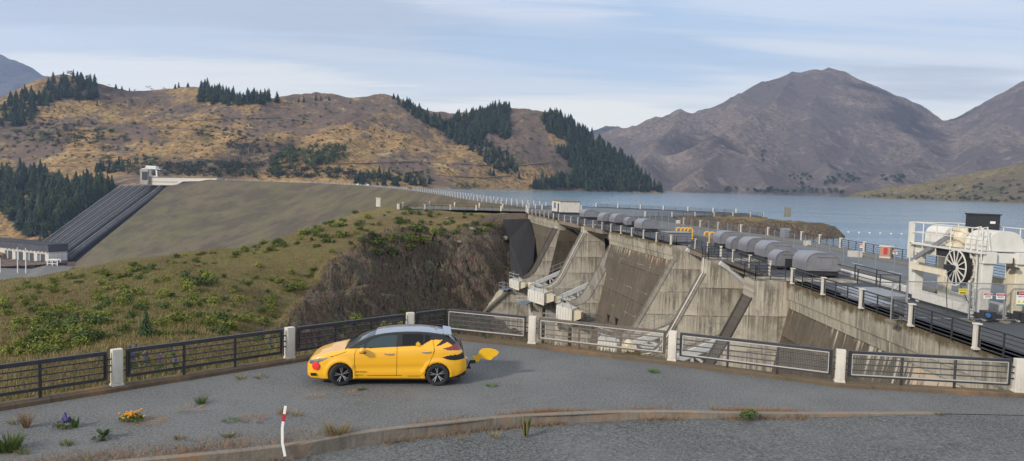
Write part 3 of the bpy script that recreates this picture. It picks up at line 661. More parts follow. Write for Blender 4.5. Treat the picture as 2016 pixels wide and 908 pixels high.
hills = grid_obj('hills', X, Y, Z, MAT['hills'], dict(green=green, gully=gul)); tag(hills, kind='structure'); BV_HILL = bvh_of(hills)
# ================================================================= mountains (ridge networks)
def mountain(name, ridges, xr, yr, n, slope, mat, seed, amp=60, base=-30, greens=(), pw=1.):
    xs = np.linspace(*xr, n[0]); ys = np.linspace(*yr, n[1]); X, Y = np.meshgrid(xs, ys)
    WX = X + 150 * fbm(X * .0012, Y * .0012, 4, seed) ; WY = Y + 150 * fbm(X * .0012, Y * .0012, 4, seed + 9)
    best = np.full(X.shape, -1e9)
    for rd, sl in ridges:
        pts = [ay(px, py, d) for px, py, d in rd]
        for p, q in zip(pts[:-1], pts[1:]):
            dx, dy = q.x - p.x, q.y - p.y; L2 = dx * dx + dy * dy; t = np.clip(((X - p.x) * dx + (Y - p.y) * dy) / L2, 0, 1)
            ds = np.hypot(X - p.x - t * dx, Y - p.y - t * dy); ds2 = ds * (1 + .25 * fbm(X * .0035, Y * .0035, 3, seed + 30))
            h = p.z + (q.z - p.z) * t - sl * ds2 ** pw
            k = 14.; mx = np.maximum(best, h); best = mx + k * np.log(np.exp(np.clip((best - mx) / k, -30, 0)) + np.exp(np.clip((h - mx) / k, -30, 0))) - (k * .0)
    rg = fbm(WX * .0032, WY * .0032, 6, seed + 50, True); hh = np.clip((best + 10) / 120, 0, 1)
    Z = best + hh * (rg - .60) * amp * (1 - .45 * np.clip((best - 330) / 200, 0, 1)) + hh * (fbm(WX * .011, WY * .011, 4, seed + 90, True) - .55) * amp * .16 + hh * fbm(X * .012, Y * .012, 4, seed + 70) * amp * .07
    Z = np.maximum(Z, base)
    global PX, PY
    PX, PY = to_px(X, Y, Z); green = np.zeros_like(X)
    for c in greens: green = np.maximum(green, blob(*c))
    o = grid_obj(name, X, Y, Z, mat, dict(green=green, gully=np.clip((rg - .34) / .45, 0, 1)))
    return tag(o, kind='structure')
RG = [
 ([(1110, 300, 3300), (1165, 272, 3300), (1215, 262, 3250), (1245, 258, 3200), (1290, 239, 3200), (1340, 226, 3250), (1390, 224, 3300), (1440, 201, 3350), (1500, 166, 3450), (1560, 149, 3500), (1605, 142, 3500), (1630, 141, 3500), (1662, 147, 3500), (1700, 168, 3480), (1760, 204, 3420), (1820, 232, 3400), (1870, 237, 3400), (1920, 216, 3350), (2016, 168, 3250), (2150, 110, 3100), (2350, 90, 3000)], .62),
 ([(1560, 149, 3500), (1520, 215, 3050), (1440, 255, 2700), (1405, 268, 2560), (1420, 300, 2400), (1370, 345, 2150), (1345, 374, 1980)], .70),
 ([(1340, 226, 3250), (1300, 280, 2800), (1260, 330, 2300), (1235, 366, 2050)], .66),
 ([(1405, 268, 2560), (1460, 310, 2400), (1490, 345, 2200), (1520, 374, 2010)], .62),
 ([(1630, 141, 3500), (1600, 215, 3100), (1590, 280, 2750), (1625, 330, 2450), (1640, 350, 2300)], .60),
 ([(1700, 168, 3480), (1720, 260, 3000), (1690, 300, 2800), (1668, 322, 2600)], .60),
 ([(1870, 237, 3400), (1850, 275, 3000), (1800, 320, 2500), (1740, 352, 2250), (1690, 368, 2100), (1650, 378, 2020)], .52),
 ([(2016, 168, 3250), (1960, 270, 2700), (1930, 320, 2400), (1890, 352, 2200), (1850, 372, 2080)], .62),
 ([(1960, 270, 2700), (2016, 320, 2350), (2060, 350, 2150)], .6),
 ([(2350, 90, 3000), (2120, 240, 2600), (2060, 300, 2300)], .6)]
mountain('mountain', RG, (200, 3500), (1850, 4300), (560, 420), .6, MAT['mount'], 200, 64,
         greens=[(1660, 350, 70, 14), (1575, 345, 40, 14), (1700, 345, 36, 12), (1500, 300, 14, 30), (1770, 345, 18, 18), (1540, 320, 18, 9), (1590, 378, 500, 5), (1640, 330, 18, 12)])
mountain('shoreline_hill', [([(1690, 381, 1850), (1760, 376, 1800), (1850, 366, 1750), (1930, 352, 1700), (2016, 334, 1650), (2150, 305, 1600), (2400, 280, 1500)], .30)], (700, 2600), (1350, 2250), (300, 160), .3, MAT['foothill'], 260, 16,
         greens=[(1950, 375, 90, 14), (1800, 385, 300, 4)], base=-12)
mountain('far_peak', [([(1080, 300, 5300), (1150, 262, 5300), (1192, 249, 5300), (1215, 255, 5300), (1240, 263, 5300), (1320, 290, 5300)], .55)], (200, 1700), (4600, 6100), (140, 110), .5, MAT['mount_far'], 300, 90)
mountain('distant_mountain', [([(-300, 60, 5200), (-120, 85, 5200), (-40, 100, 5200), (0, 110, 5200), (45, 124, 5200), (95, 150, 5200), (160, 190, 5200), (300, 260, 5200)], .55)], (-5400, -2000), (4500, 6300), (160, 110), .5, MAT['mount_far'], 330, 130)
# ================================================================= spillway dam
V3 = Vector
dam = thing('spillway_dam', 'grey stained concrete spillway dam with sloping piers beyond the railing', 'dam', (18, 60, 0))
class Fr:                                         # wall frame: origin, along (t), downstream (n)
    def __init__(s, o, ang): s.o = V3((o[0], o[1], 0)); s.t = V3((-math.sin(ang), math.cos(ang), 0)); s.n = V3((-math.cos(ang), -math.sin(ang), 0))
    def p(s, a, o, z): return s.o + s.t * a + s.n * o + V3((0, 0, z))
F2 = Fr((17.95, 0), 0); F1 = Fr((16.7, 76.6), math.atan2(13.45, 73.4))
def sweep(fr, a0, a1, prof, mi=0, m=None):
    m = m or MB(); m.prism([fr.p(a0, o, z) for o, z in prof], fr.t * (a1 - a0), mi); return m
PARA = [(-1.2, 0), (0, 0), (0, -1.12), (-.09, -1.15), (-.12, -1.72), (-1.2, -1.72)]
FACE = [(-1.19, -.06), (-1.19, -1.74), (-.25, -1.74), (6.0, -30), (-16, -30), (-16, -.06)]
for fr, a0, a1, mt, mf in ((F2, 2, 47.9, MAT['conc_wall'], MAT['slab_rust']), (F1, 0, 21.5, MAT['conc_wall'], MAT['slab']), (F1, 49.0, 74.8, MAT['conc_wall'], MAT['slab_rust'])):
    sweep(fr, a0, a1, PARA).build('parapet_wall', mt, dam, world=True)
    sweep(fr, a0, a1, FACE).build('sloping_face', mf, dam, world=True)
# recessed niches low on the far sloping face
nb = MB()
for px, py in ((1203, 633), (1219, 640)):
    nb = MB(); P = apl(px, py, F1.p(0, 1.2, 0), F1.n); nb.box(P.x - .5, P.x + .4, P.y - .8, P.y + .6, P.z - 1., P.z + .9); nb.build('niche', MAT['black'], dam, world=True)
def pier(fr, P0, T, blk, nose, noseM, lower_left=None, blkM=None, pipe=None, zb=-30, back=3.2, tail=None):
    """blk: px of block (top-left, bottom-left); nose: px list from block bottom down to the lip"""
    N = fr.t
    q = [apl(px, py, P0, N) for px, py in blk + nose]
    q[0].z = max(min(q[0].z, .02), -.05) if blk else q[0].z
    last = q[-1]
    end = V3((last.x, last.y, zb)) if not lower_left else None
    root = V3(P0) - fr.n * back
    base = (V3(P0) - fr.o).dot(fr.t)
    top_r = fr.p(base, -back, 0); bot_r = fr.p(base, -back, zb)
    top_r.z = q[0].z
    low = [end] if end else [apl(px, py, P0, N) for px, py in lower_left]
    if not end: low.append(V3((low[-1].x, low[-1].y, zb)))
    poly = [top_r] + q + low + [bot_r]
    nb_ = len(blk)
    m = MB(); m.prism(poly, fr.t * T, 0, 1, set(range(nb_, nb_ + len(nose))))
    p = m.build('pier', [MAT['conc'], noseM], dam, world=True)
    inn = [V3(v) for v in q[nb_ - 1:]]
    if pipe:
        pp = [v + fr.t * T * .5 + V3((-.06, -.06, .1)) for v in inn]; MB().tube([pp[0] + V3((0, 0, 1.2))] + pp, .045, 6).build('drain_pipe', MAT['white_p'], p, world=True)
    # raised edge curbs that run down both sides of the nose
    for k in (0.06, .94):
        m = MB()
        pp = [v + fr.t * T * k + fr.n * .05 + V3((0, 0, .05)) for v in inn]
        for a, b in zip(pp[:-1], pp[1:]): m.beam(a, b, .10, .08)
        m.build('edge_strip', noseM, p, world=True)
    return p, q
A5 = V3((15.9, 47.85, 0)); A4 = V3((16.3, 61.0, 0)); A3 = V3((16.7, 74.95, 0))
A2 = az(1225, 456.5, 0); A1 = az(1157.7, 444.5, 0); A0 = az(1102.6, 433.2, 0)
pier(F2, A5, 2.1, [(1485.5, 551), (1482, 588)], [(1438, 669), (1410, 715), (1392, 745)], MAT['conc_dark'], back=5)
pier(F2, A4, 2.0, [(1394, 511), (1391, 540)], [(1358, 600), (1327, 655), (1312, 682), (1300, 696), (1286, 703), (1270, 705)], MAT['conc_nose'], pipe=1, back=5)
pier(F2, A3, 2.3, [(1333, 486), (1331.5, 513)], [(1300, 570), (1270, 621), (1252, 651), (1240, 662), (1226, 668), (1212, 669)], MAT['conc_nose'], back=5)
pier(F1, A2, 4.2, [(1225, 456.5), (1224.5, 477)], [(1204, 515), (1184, 552), (1171, 575), (1161, 590), (1150, 598.5), (1138, 602.5), (1130, 602)], MAT['conc_nose'])
pier(F1, A1, 3.6, [(1157.7, 444.5), (1156.3, 460)], [(1140, 490), (1125, 519), (1112, 545), (1102, 559), (1093, 566.5), (1085, 570), (1077, 570)], MAT['conc_nose'], pipe=1)
pier(F1, A0, 3.6, [(1102.6, 433.2), (1099, 451)], [(1078, 491), (1057, 532), (1049, 542), (1042, 546.5), (1036, 549), (1028, 549)], MAT['conc_dark'],
     lower_left=[(1024, 572), (994, 573), (890, 668), (850, 705)])
# pier-top copings of darker concrete, and the training wall coping
m = MB(); c0 = [apl(px, py, A0, F1.t) for px, py in ((1000, 572), (890, 668), (850, 705))]
for a, b in zip(c0[:-1], c0[1:]): m.beam(a + F1.t * 1.6, b + F1.t * 1.6, 3.9, .35)
m.build('training_wall_coping', MAT['conc_nose'], dam, world=True)
# columns under the trunnion anchors
def column(px0, px1, pytop, P0, fr, dep, name='anchor_column'):
    a = apl(px0, pytop, P0, fr.t); b = apl(px1, pytop, P0, fr.t); w_ = (b - a).length
    m = MB(); m.prism([a, V3((a.x, a.y, -30)), V3((b.x, b.y, -30)), b], fr.t * dep); m.build(name, MAT['conc'], dam, world=True)
column(1050, 1068, 598, A1 + F1.t * .2, F1, 3.2); column(1106, 1119, 640, A2 + F1.t * .2, F1, 3.6)
column(1190, 1206, 694, A3, F2, 2)
# bays: dark walls stand in for the shade inside, beams under the deck
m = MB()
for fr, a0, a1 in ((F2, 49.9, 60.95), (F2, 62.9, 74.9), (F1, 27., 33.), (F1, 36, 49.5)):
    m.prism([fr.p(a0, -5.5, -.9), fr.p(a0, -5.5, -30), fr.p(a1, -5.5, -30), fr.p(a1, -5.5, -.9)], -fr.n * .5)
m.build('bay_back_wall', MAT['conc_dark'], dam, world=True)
BX = []
def bayA(P0, fr): return (V3(P0) - fr.o).dot(fr.t)
b2, b1, b0 = bayA(A2, F1), bayA(A1, F1), bayA(A0, F1)
BAYS = [(F2, 49.9, 61.), (F2, 63., 75.), (F1, b2 + 4.2, b1), (F1, b1 + 3.6, b0)]
m = MB(); 
for fr, a0, a1 in BAYS:
    m.prism([fr.p(a0, 0, -.03), fr.p(a0, 0, -.62), fr.p(a0, -12, -.62), fr.p(a0, -12, -.03)], fr.t * (a1 - a0))
    m.build('deck_slab', MAT['kerbc'], dam, world=True); m = MB()
    for o in (-.9,):
        m.prism([fr.p(a0, o, -.6), fr.p(a0, o, -1.15), fr.p(a0, o - .6, -1.15), fr.p(a0, o - .6, -.6)], fr.t * (a1 - a0))
    m.build('deck_beam', MAT['kerbc'], dam, world=True); m = MB()
# deck body behind (lake side)
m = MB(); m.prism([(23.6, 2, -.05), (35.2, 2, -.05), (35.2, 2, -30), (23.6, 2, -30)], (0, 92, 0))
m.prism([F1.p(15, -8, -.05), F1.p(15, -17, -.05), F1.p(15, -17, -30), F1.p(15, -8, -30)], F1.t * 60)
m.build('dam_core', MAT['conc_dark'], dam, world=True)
# slipway of dark sprayed concrete beside the far end
D = 140
q = [(990, 432, 143), (1041, 431, 149), (1054, 470, 141), (1050, 520, 132), (1032, 545, 127), (1006, 546, 127), (1003, 470, 138)]
pp = [ay(*a) for a in q]
m = MB(); m.prism(pp, (0, 5, -1.5)); g = m.build('rock_buttress', MAT['shot']); tag(g, 'dark sprayed concrete buttress between the rock cut and the far end of the dam', 'buttress')
# ------------------------------------------------ radial gates
def gate(fr, Pfar, anear, ctr_px, top_px, label, arms):
    """Pfar: point on the far pier's near face; gate spans from anear to there"""
    base = bayA(Pfar, fr); P = V3(Pfar) - fr.t * .15
    C = apl(*ctr_px, P, fr.t); Tp = apl(*top_px, P, fr.t); up = -fr.n
    r0 = (Tp - C); rad = r0.length; a0 = math.atan2(r0.z, r0.dot(up))
    g = thing('radial_gate', label, 'spillway gate', tuple(C), 0, 'radial gates between the spillway piers')
    W = base - anear - .3
    def arc(r, a, s): return C + up * (r * math.cos(a)) + V3((0, 0, r * math.sin(a))) - fr.t * s
    m = MB(); n = 22; ae = a0 - R(24)
    for i in range(n):
        x0 = a0 + (ae - a0) * i / n; x1 = a0 + (ae - a0) * (i + 1) / n
        m.quadbox([arc(rad, x0, 0), arc(rad + .25, x0, 0), arc(rad + .25, x0, W), arc(rad, x0, W), arc(rad, x1, 0), arc(rad + .25, x1, 0), arc(rad + .25, x1, W), arc(rad, x1, W)])
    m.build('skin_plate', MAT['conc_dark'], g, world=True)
    m = MB()
    for s0 in (0.02,):
        for i in range(n):
            x0 = a0 + (R(-14) - a0) * i / n; x1 = a0 + (R(-14) - a0) * (i + 1) / n
            m.quadbox([arc(rad - .35, x0, s0), arc(rad + .3, x0, s0), arc(rad + .3, x0, s0 + .45), arc(rad - .35, x0, s0 + .45), arc(rad - .35, x1, s0), arc(rad + .3, x1, s0), arc(rad + .3, x1, s0 + .45), arc(rad - .35, x1, s0 + .45)])
    m.build('edge_girder', MAT['truss'], g, world=True)
    for s in (.9, W - .9):
        m = MB(); c = C - fr.t * s
        for k, a in enumerate((.42, -.02)):
            m.beam(c, arc(rad, a, s), .35, .62 if k == 0 else .42)
        e = 7
        for i in range(1, e):
            f0 = i / e; p = c.lerp(arc(rad, .42, s), f0); q = c.lerp(arc(rad, -.02, s), f0); q2 = c.lerp(arc(rad, -.02, s), (i + 1) / e)
            m.beam(p, q, .22); m.beam(p, q2, .22)
        m.build('arm', MAT['truss'], g, world=True)
    m = MB(); c = C - fr.t * .9; hw = arc(rad, .40, .9)
    for dz in (1.0, 1.7): m.tube([c + V3((0, 0, dz)), hw + V3((0, 0, dz))], .04, 5)
    for i in range(10):
        p = c.lerp(hw, i / 9); m.tube([p, p + V3((0, 0, 1.7))], .035, 5)
    m.build('handrail', MAT['rail_lt'], g, world=True)
    MB().tube([C - fr.t * 0.1, C - fr.t * 1.9], .5, 14).build('trunnion', MAT['cream'], g, world=True)
    return g
gate(F1, A0, b1 + 3.6, (1042, 561), (1112, 435.5), 'farthest radial gate, in the bay beside the dark sprayed buttress', 1)
gate(F1, A1, b2 + 4.2, (1092, 587), (1168.7, 445.5), 'radial gate with the long white truss arms above the middle white anchor box', 1)
gate(F2, A3, 63., (1238, 676), (1352.6, 487.5), 'radial gate in the bay below the yellow vent pipes', 1)
gate(F2, A4, 49.9, (1292, 716), (1418, 513.5), 'nearest radial gate, in the bay in front of the nearest grey covers', 1)
def anchor(px0, px1, py0, py1, P0, fr, label, yaw=0):
    a = apl(px0, py1, P0, fr.t); b = apl(px1, py1, P0, fr.t); tp = apl(px0, py0, P0, fr.t); w_ = (b - a).length; h = tp.z - a.z
    ctr = (a + b) / 2; g = thing('gate_anchor', label, 'anchor housing', (ctr.x, ctr.y, a.z), -R(24) + yaw, 'white anchor housings at the pier ends')
    w2 = w_ * .62; d2 = w_ * .55
    m = MB(); m.quadbox([(-w2, -d2, .25 * h), (w2 * .7, -d2, .0), (w2 * .7, d2, .0), (-w2, d2, .25 * h), (-w2, -d2, h), (w2 * .7, -d2, h * .82), (w2 * .7, d2, h * .82), (-w2, d2, h)])
    for i in range(6):
        y = -d2 + (i + .5) * d2 * 2 / 6; m.box(-w2 - .05, -w2, y - .05, y + .05, .3 * h, h)
        x = -w2 + (i + .5) * w2 * 1.7 / 6; m.box(x - .05, x + .05, -d2 - .05, -d2, .25 * h, h * .86)
    m.build('housing', MAT['white_p'], g)
    m = MB(); m.quadbox([(w2 * .7, -d2 * .7, .1 * h), (w2 * 1.5, -d2 * .4, .3 * h), (w2 * 1.5, d2 * .4, .3 * h), (w2 * .7, d2 * .7, .1 * h), (w2 * .7, -d2 * .7, .75 * h), (w2 * 1.5, -d2 * .4, .65 * h), (w2 * 1.5, d2 * .4, .65 * h), (w2 * .7, d2 * .7, .75 * h)]); m.build('bracket', MAT['cream'], g)
    m = MB(); m.box(-w2 - 1.7, -w2 - .02, -d2 - .5, d2 * .9, -.1, .02); m.build('walkway', MAT['walk'], g)
    m = MB()
    for z in (.55, 1.1):
        m.tube([(-w2 - .02, -d2 - .45, z), (-w2 - 1.65, -d2 - .45, z), (-w2 - 1.65, d2 * .85, z)], .035, 5)
        m.tube([(-w2, -d2, h + z), (w2 * .6, -d2, h * .82 + z)], .035, 5); m.tube([(-w2, -d2, h + z), (-w2, d2, h + z)], .035, 5)
    for x, y in ((-.02 - w2, -d2 - .45), (-w2 - .85, -d2 - .45), (-w2 - 1.65, -d2 - .45), (-w2 - 1.65, 0), (-w2 - 1.65, d2 * .85)): m.tube([(x, y, 0), (x, y, 1.1)], .035, 5)
    for x, y in ((-w2, -d2), (-w2 * .3, -d2), (w2 * .6, -d2), (-w2, d2)): m.tube([(x, y, h * .8), (x, y, h + 1.1)], .035, 5)
    m.build('railing', MAT['rail_lt'], g)
anchor(1008, 1028, 549, 570, A0 - F1.t * .5, F1, 'farthest white gate anchor box, on top of the sloping training wall')
anchor(1048, 1080, 569, 598, A1 - F1.t * .5, F1, 'middle white gate anchor box, on a pale concrete column')
anchor(1103, 1133, 600, 634, A2 - F1.t * .5, F1, 'white gate anchor box below the widest curved pier, third from the far end')
anchor(1184, 1220, 664, 698, A3 - F2.t * .5, F2, 'white gate anchor box seen through the wire of the foreground railing', .1)
# steel walkway beside the widest pier
m = MB(); a = apl(1133, 634, A2 - F1.t * .3, F1.t); b = apl(1190, 634, A2 - F1.t * .3, F1.t); m.beam(a, b, 1.2, .3)
for z in (.6, 1.1): m.tube([a + V3((0, 0, z)), b + V3((0, 0, z))], .04, 5)
for i in range(7): p = a.lerp(b, i / 6); m.tube([p, p + V3((0, 0, 1.1))], .04, 5)
g = m.build('steel_walkway', MAT['walk']); tag(g, 'blue grey steel walkway fixed low on the near face of the widest curved pier', 'walkway')

# ================================================================= deck surface
DECK = [(17.95, -20), (17.95, 76.3), (16.7, 76.6), (3.25, 150), (3.0, 158.8), (-7.9, 159.8), (-23.6, 153.2), (-24.2, 166), (-19.6, 178.7), (3.3, 177), (8, 215), (24, 214), (60, 190), (57, 166), (41, 157), (33, 153), (28, 122), (30.4, 110), (33.2, 101.5), (35.4, 93), (35.4, -20)]
def sheet(name, poly, z, mat, kind='structure'):
    m = MB(); m.face([(x, y, z) for x, y in poly]); o = m.build(name, mat, fix=False)
    bm = bmesh.new(); bm.from_mesh(o.data); bmesh.ops.triangulate(bm, faces=bm.faces)
    for f in bm.faces:
        if f.normal.z < 0: f.normal_flip()
    bm.to_mesh(o.data); bm.free(); return tag(o, kind=kind)
sheet('dam_deck', DECK, 0.0, MAT['deck'])
RX = [(26.3, -20), (26.3, 62), (25.6, 80), (23.2, 100), (19.6, 122), (14, 150), (11, 172), (9, 195), (14, 204), (24, 203), (40, 190), (48, 176), (40, 164), (30, 156), (22, 150), (25.4, 122), (29.5, 102), (31.8, 88), (32.4, 76), (32.4, -20)]
sheet('deck_road', RX, .006, MAT['deck_road'])
sheet('footpath', [(32.5, -20), (32.5, 76), (31.9, 88), (29.6, 102), (25.5, 122), (25, 135), (28, 122), (30.4, 110), (33.2, 101.4), (35.3, 93), (35.3, -20)], .014, MAT['path'])
sheet('terrace_gravel', [(3.1, 158.6), (-7.9, 159.6), (-23.5, 153.4), (-24.0, 166), (-19.5, 178.5), (3.2, 176.8), (12, 180), (14, 160), (6, 150.5)], .010, MAT['path'])
m = MB()
strip(m, [(25.8, -20), (25.8, 62), (25.1, 80), (22.7, 100), (19.1, 122)], [(-.22, -.02), (-.22, .22), (.22, .22), (.22, -.02)])
strip(m, [(32.45, -20), (32.45, 76), (31.85, 88), (29.55, 102), (25.45, 122)], [(-.1, -.02), (-.1, .12), (.1, .12), (.1, -.02)])
o = m.build('deck_kerb', MAT['path']); tag(o, kind='structure')
m = MB()
for y in range(30, 120, 6):
    x = 28.6 if y < 76 else 28.6 - (y - 76) * .13
    m.face([(x, y, .0105), (x + .14, y, .0105), (x + .14 - (.2 if y > 76 else 0), y + 2, .0105), (x - (.2 if y > 76 else 0), y + 2, .0105)])
tag(m.build('road_marking', MAT['whiteline']), kind='structure')
# rock headland in the lake and the approach platform edge
X, Y = np.meshgrid(np.linspace(34, 76, 120), np.linspace(132, 178, 110))
dd_ = np.hypot((X - 50) / 15, (Y - 153) / 11) + .22 * fbm(X * .13, Y * .13, 5, 90)
Z = np.clip((1.05 - dd_) * 16, -9, .55) + fbm(X * .5, Y * .5, 5, 95) * .75 - .9 * np.clip((X - 52) / 14, 0, 1)
g = grid_obj('rock_headland', X, Y, Z - .6, MAT['hillside'], dict(rock=np.clip(.35 + (dd_ - .45) * 1.6, .25, 1), green=X * 0, path=X * 0)); tag(g, kind='structure')
m = MB()
pl = [(33, 153), (41, 157), (57, 166)]
for a, b in zip(pl[:-1], pl[1:]): m.beam((*a, -.55), (*b, -.55), .6, 1.0)
for a, b in (((24, 213), (60, 189.5)),): m.beam((*a, -.4), (*b, -.4), .5, .9)
o = m.build('platform_edge', MAT['conc_dark']); tag(o, 'dark concrete edge beam of the platform jutting over the lake', 'edge beam')
# ================================================================= railings
def post_mb(w=.2, h=1.0, cap=.03, base=.05):
    m = MB(); a = w / 2; m.box(-a, a, -a, a, 0, h - .06); m.box(-a - cap, a + cap, -a - cap, a + cap, h - .06, h)
    if base: m.box(-a - base, a + base, -a - base, a + base, -.02, .07)
    return m
def bars(m, p, q, zs, r=.02, sq=True, gap=.0):
    p = V3(p); q = V3(q); d = (q - p).normalized(); p = p + d * gap; q = q - d * gap
    for z in zs: m.beam(p + V3((0, 0, z)), q + V3((0, 0, z)), r * 2, r * 2)
def railing(root, posts, ph=1.0, pw=.2, top=.93, bot=.12, nb=4, nmid=2, mat='rail', postmat='white_c', pbase=.02, skip=(), barr=.022, topr=.035, segs=None, bend=None):
    proto = None
    for i, p in enumerate(posts):
        if i in skip: continue
        if proto is None:
            proto = post_mb(pw, ph, base=pbase).build('post', MAT[postmat], root, bevel=.012 if pw > .15 else 0); o = proto
        else: o = proto.copy(); COL.objects.link(o); o.parent = root
        o.location = V3(p) - V3(root.location)
        a = V3(posts[max(i - 1, 0)]); b = V3(posts[min(i + 1, len(posts) - 1)]); o.rotation_euler = (0, 0, math.atan2(b.y - a.y, b.x - a.x))
    for i, (p, q) in enumerate(zip(posts[:-1], posts[1:])):
        p = V3(p); q = V3(q); d = (q - p).normalized(); g = pw * .5 + .05; a = p + d * g; b = q - d * g; m = MB(); u = V3((0, 0, 1))
        m.beam(a + u * top, b + u * top, topr * 2, topr * 1.6); m.beam(a + u * bot, b + u * bot, barr * 2, barr * 2)
        for k in range(nb - 1): z = bot + (top - bot) * (k + 1) / nb; m.beam(a + u * z, b + u * z, barr * 1.5, barr * 1.5)
        for e in (a, b): m.beam(e + u * (bot - .01), e + u * (top + .01), barr * 2.4)
        for k in range(nmid): e = a.lerp(b, (k + 1) / (nmid + 1)); m.beam(e, e + u * top, barr * 2.2)
        m.build('rail_panel', MAT[mat], root, world=True)
# -- foreground railing
MAT['pipe_f'] = paint('pale_mesh_frame', (.46, .45, .43), .5, .2, var=.1)
fr_ = thing('foreground_railing', 'dark steel railing with white concrete posts around the gravel lot behind the car', 'railing', (0, 24, .13))
pb = post_mb(.26, .98, cap=.0, base=.0)
PF = POSTS
proto = None
mp = MB(); mp.box(-.13, .13, -.1, .1, 0, .98); mp.box(-.15, .15, -.12, .12, -.01, .05)
mp.box(-.10, .10, -.112, -.102, .08, .93)
for i, (x, y) in enumerate(PF):
    if proto is None: proto = mp.build('post', MAT['white_c'], fr_, bevel=.012); o = proto
    else: o = proto.copy(); COL.objects.link(o); o.parent = fr_
    o.location = V3((x, y, .13)) - V3(fr_.location)
    a = V3((*PF[max(i - 1, 0)], 0)); b = V3((*PF[min(i + 1, len(PF) - 1)], 0)); o.rotation_euler = (0, 0, math.atan2(b.y - a.y, b.x - a.x))
def fpanel(p, q, wire, g0=.27, g1=.27, nm=2, top='rail', joint=True):
    p = V3((*p, .13)); q = V3((*q, .13)); d = (q - p).normalized(); a = p + d * g0; b = q - d * g1; u = V3((0, 0, 1)); m = MB()
    m.beam(a + u * .92, b + u * .92, .10, .075); m.beam(a + u * .20, b + u * .20, .07, .05)
    for z in (.385, .555, .73): m.beam(a + u * z, b + u * z, .032, .032)
    for e in (a, b): m.beam(e + u * .18, e + u * .95, .065, .08)
    for k in range(nm): e = a.lerp(b, (k + 1) / (nm + 1)); m.beam(e - u * .0, e + u * .92, .06, .05)
    if g0 > .2:
        for z in (.385, .555, .73): m.beam(a + u * z, p + u * z, .035)
    if g1 > .2:
        for z in (.385, .555, .73): m.beam(b + u * z, q + u * z, .035)
    pn = m.build('rail_panel', [MAT[top]], fr_, world=True)
    if wire:
        n = V3((d.y, -d.x, 0)); n = n if n.y < 0 else -n; off = n * .035; m = MB(); e = .055
        A_, B_ = a + d * e + off, b - d * e + off
        m.beam(A_ + u * .865, B_ + u * .865, .02, .030); m.beam(A_ + u * .245, B_ + u * .245, .02, .034); m.beam(A_ + u * .245, A_ + u * .865, .02, .032, up=n); m.beam(B_ + u * .245, B_ + u * .865, .02, .032, up=n)
        fm = m.build('mesh_frame', MAT['pipe_f'] if wire > 1 else MAT['rail'], pn, world=True)
        mesh_panel('wire_infill', [A_ + u * .25 + off * .1, B_ + u * .25 + off * .1, B_ + u * .86 + off * .1, A_ + u * .86 + off * .1], MAT['mesh'] if wire > 1 else MAT['mesh_l'], pn)
C_ = (CORNER.x, CORNER.y)
fpanel((-17.9, 12.2), PF[0], 1); fpanel(PF[0], PF[1], 1, nm=2); fpanel(PF[1], PF[2], 1, nm=3 - 1); fpanel(PF[2], PF[3], 1, nm=2); fpanel(PF[3], C_, 1, g1=.06, nm=0); fpanel(C_, PF[4], 2, g0=.06, nm=1)
fpanel(PF[4], PF[5], 2, top='rust_rail'); fpanel(PF[5], PF[6], 2, nm=2); fpanel(PF[6], PF[7], 2, nm=2); fpanel(PF[7], (17.8, 21.3), 1, nm=1)
# -- deck railing (dam side)
r = thing('deck_railing', 'long dark railing with white posts along the downstream edge of the dam deck', 'railing', (18.0, 40, 0))
py_ = [19.0, 23.4, 27.97, 32.6, 37.3, 41.95, 46.6]
railing(r, [(17.85, y, 0) for y in py_], nb=5)
railing(r, [(17.9, 50.95, 0), (17.95, 55.4, 0), (18.0, 59.8, 0)], nb=4, nmid=1, pw=.16)
railing(r, [(18.0, 63.4, 0), (18.0, 67.6, 0), (17.95, 72, 0)], nb=4, nmid=1, pw=.16)
g1 = [F1.p(a, .05, 0) for a in np.linspace(.3, 20.4, 6)]
railing(r, g1, nmid=1, pw=.18)
r = thing('deck_railing', 'distant part of the dam deck railing, past the two farthest gates', 'railing', tuple(F1.p(40, 0, 0)))
railing(r, [F1.p(a, .0, 0) for a in np.linspace(b2 + 4.4, b1 - .1, 3)], nmid=1, pw=.17)
railing(r, [F1.p(a, .0, 0) for a in np.linspace(b1 + 3.8, b0 - .2, 4)], nmid=1, pw=.17)
railing(r, [F1.p(a, .0, 0) for a in np.linspace(b0 + 3.6, 74.6, 7)], nmid=1, pw=.17)
# -- pier-top balconies: bare dark rails round each block
def balcony(pts, label):
    g = thing('pier_railing', label, 'railing', tuple(pts[0]), 0, 'railings round the pier tops'); m = MB(); u = V3((0, 0, 1))
    for p, q in zip(pts[:-1], pts[1:]):
        p = V3(p); q = V3(q); n = max(2, int((q - p).length / 1.2))
        for z in (.95, .72, .5, .28, .08): m.beam(p + u * z, q + u * z, .035 if z < .9 else .05)
        for k in range(n + 1): e = p.lerp(q, k / n); m.beam(e, e + u * .95, .04)
    m.build('rail_bars', MAT['rail'], g, world=True)
balcony([(17.9, 47.95, 0), (15.95, 47.95, 0), (15.85, 49.9, 0), (17.9, 50.9, 0)], 'dark bar railing round the top of the nearest pier')
balcony([(17.95, 61.1, 0), (16.35, 61.1, 0), (16.3, 62.9, 0), (17.95, 63.4, 0)], 'dark bar railing round the top of the second nearest pier')
balcony([(18.9, 75.05, 0), (16.75, 75.05, 0), (16.7, 76.9, 0)], 'dark bar railing on the pier top beside the dark flat cabinet')
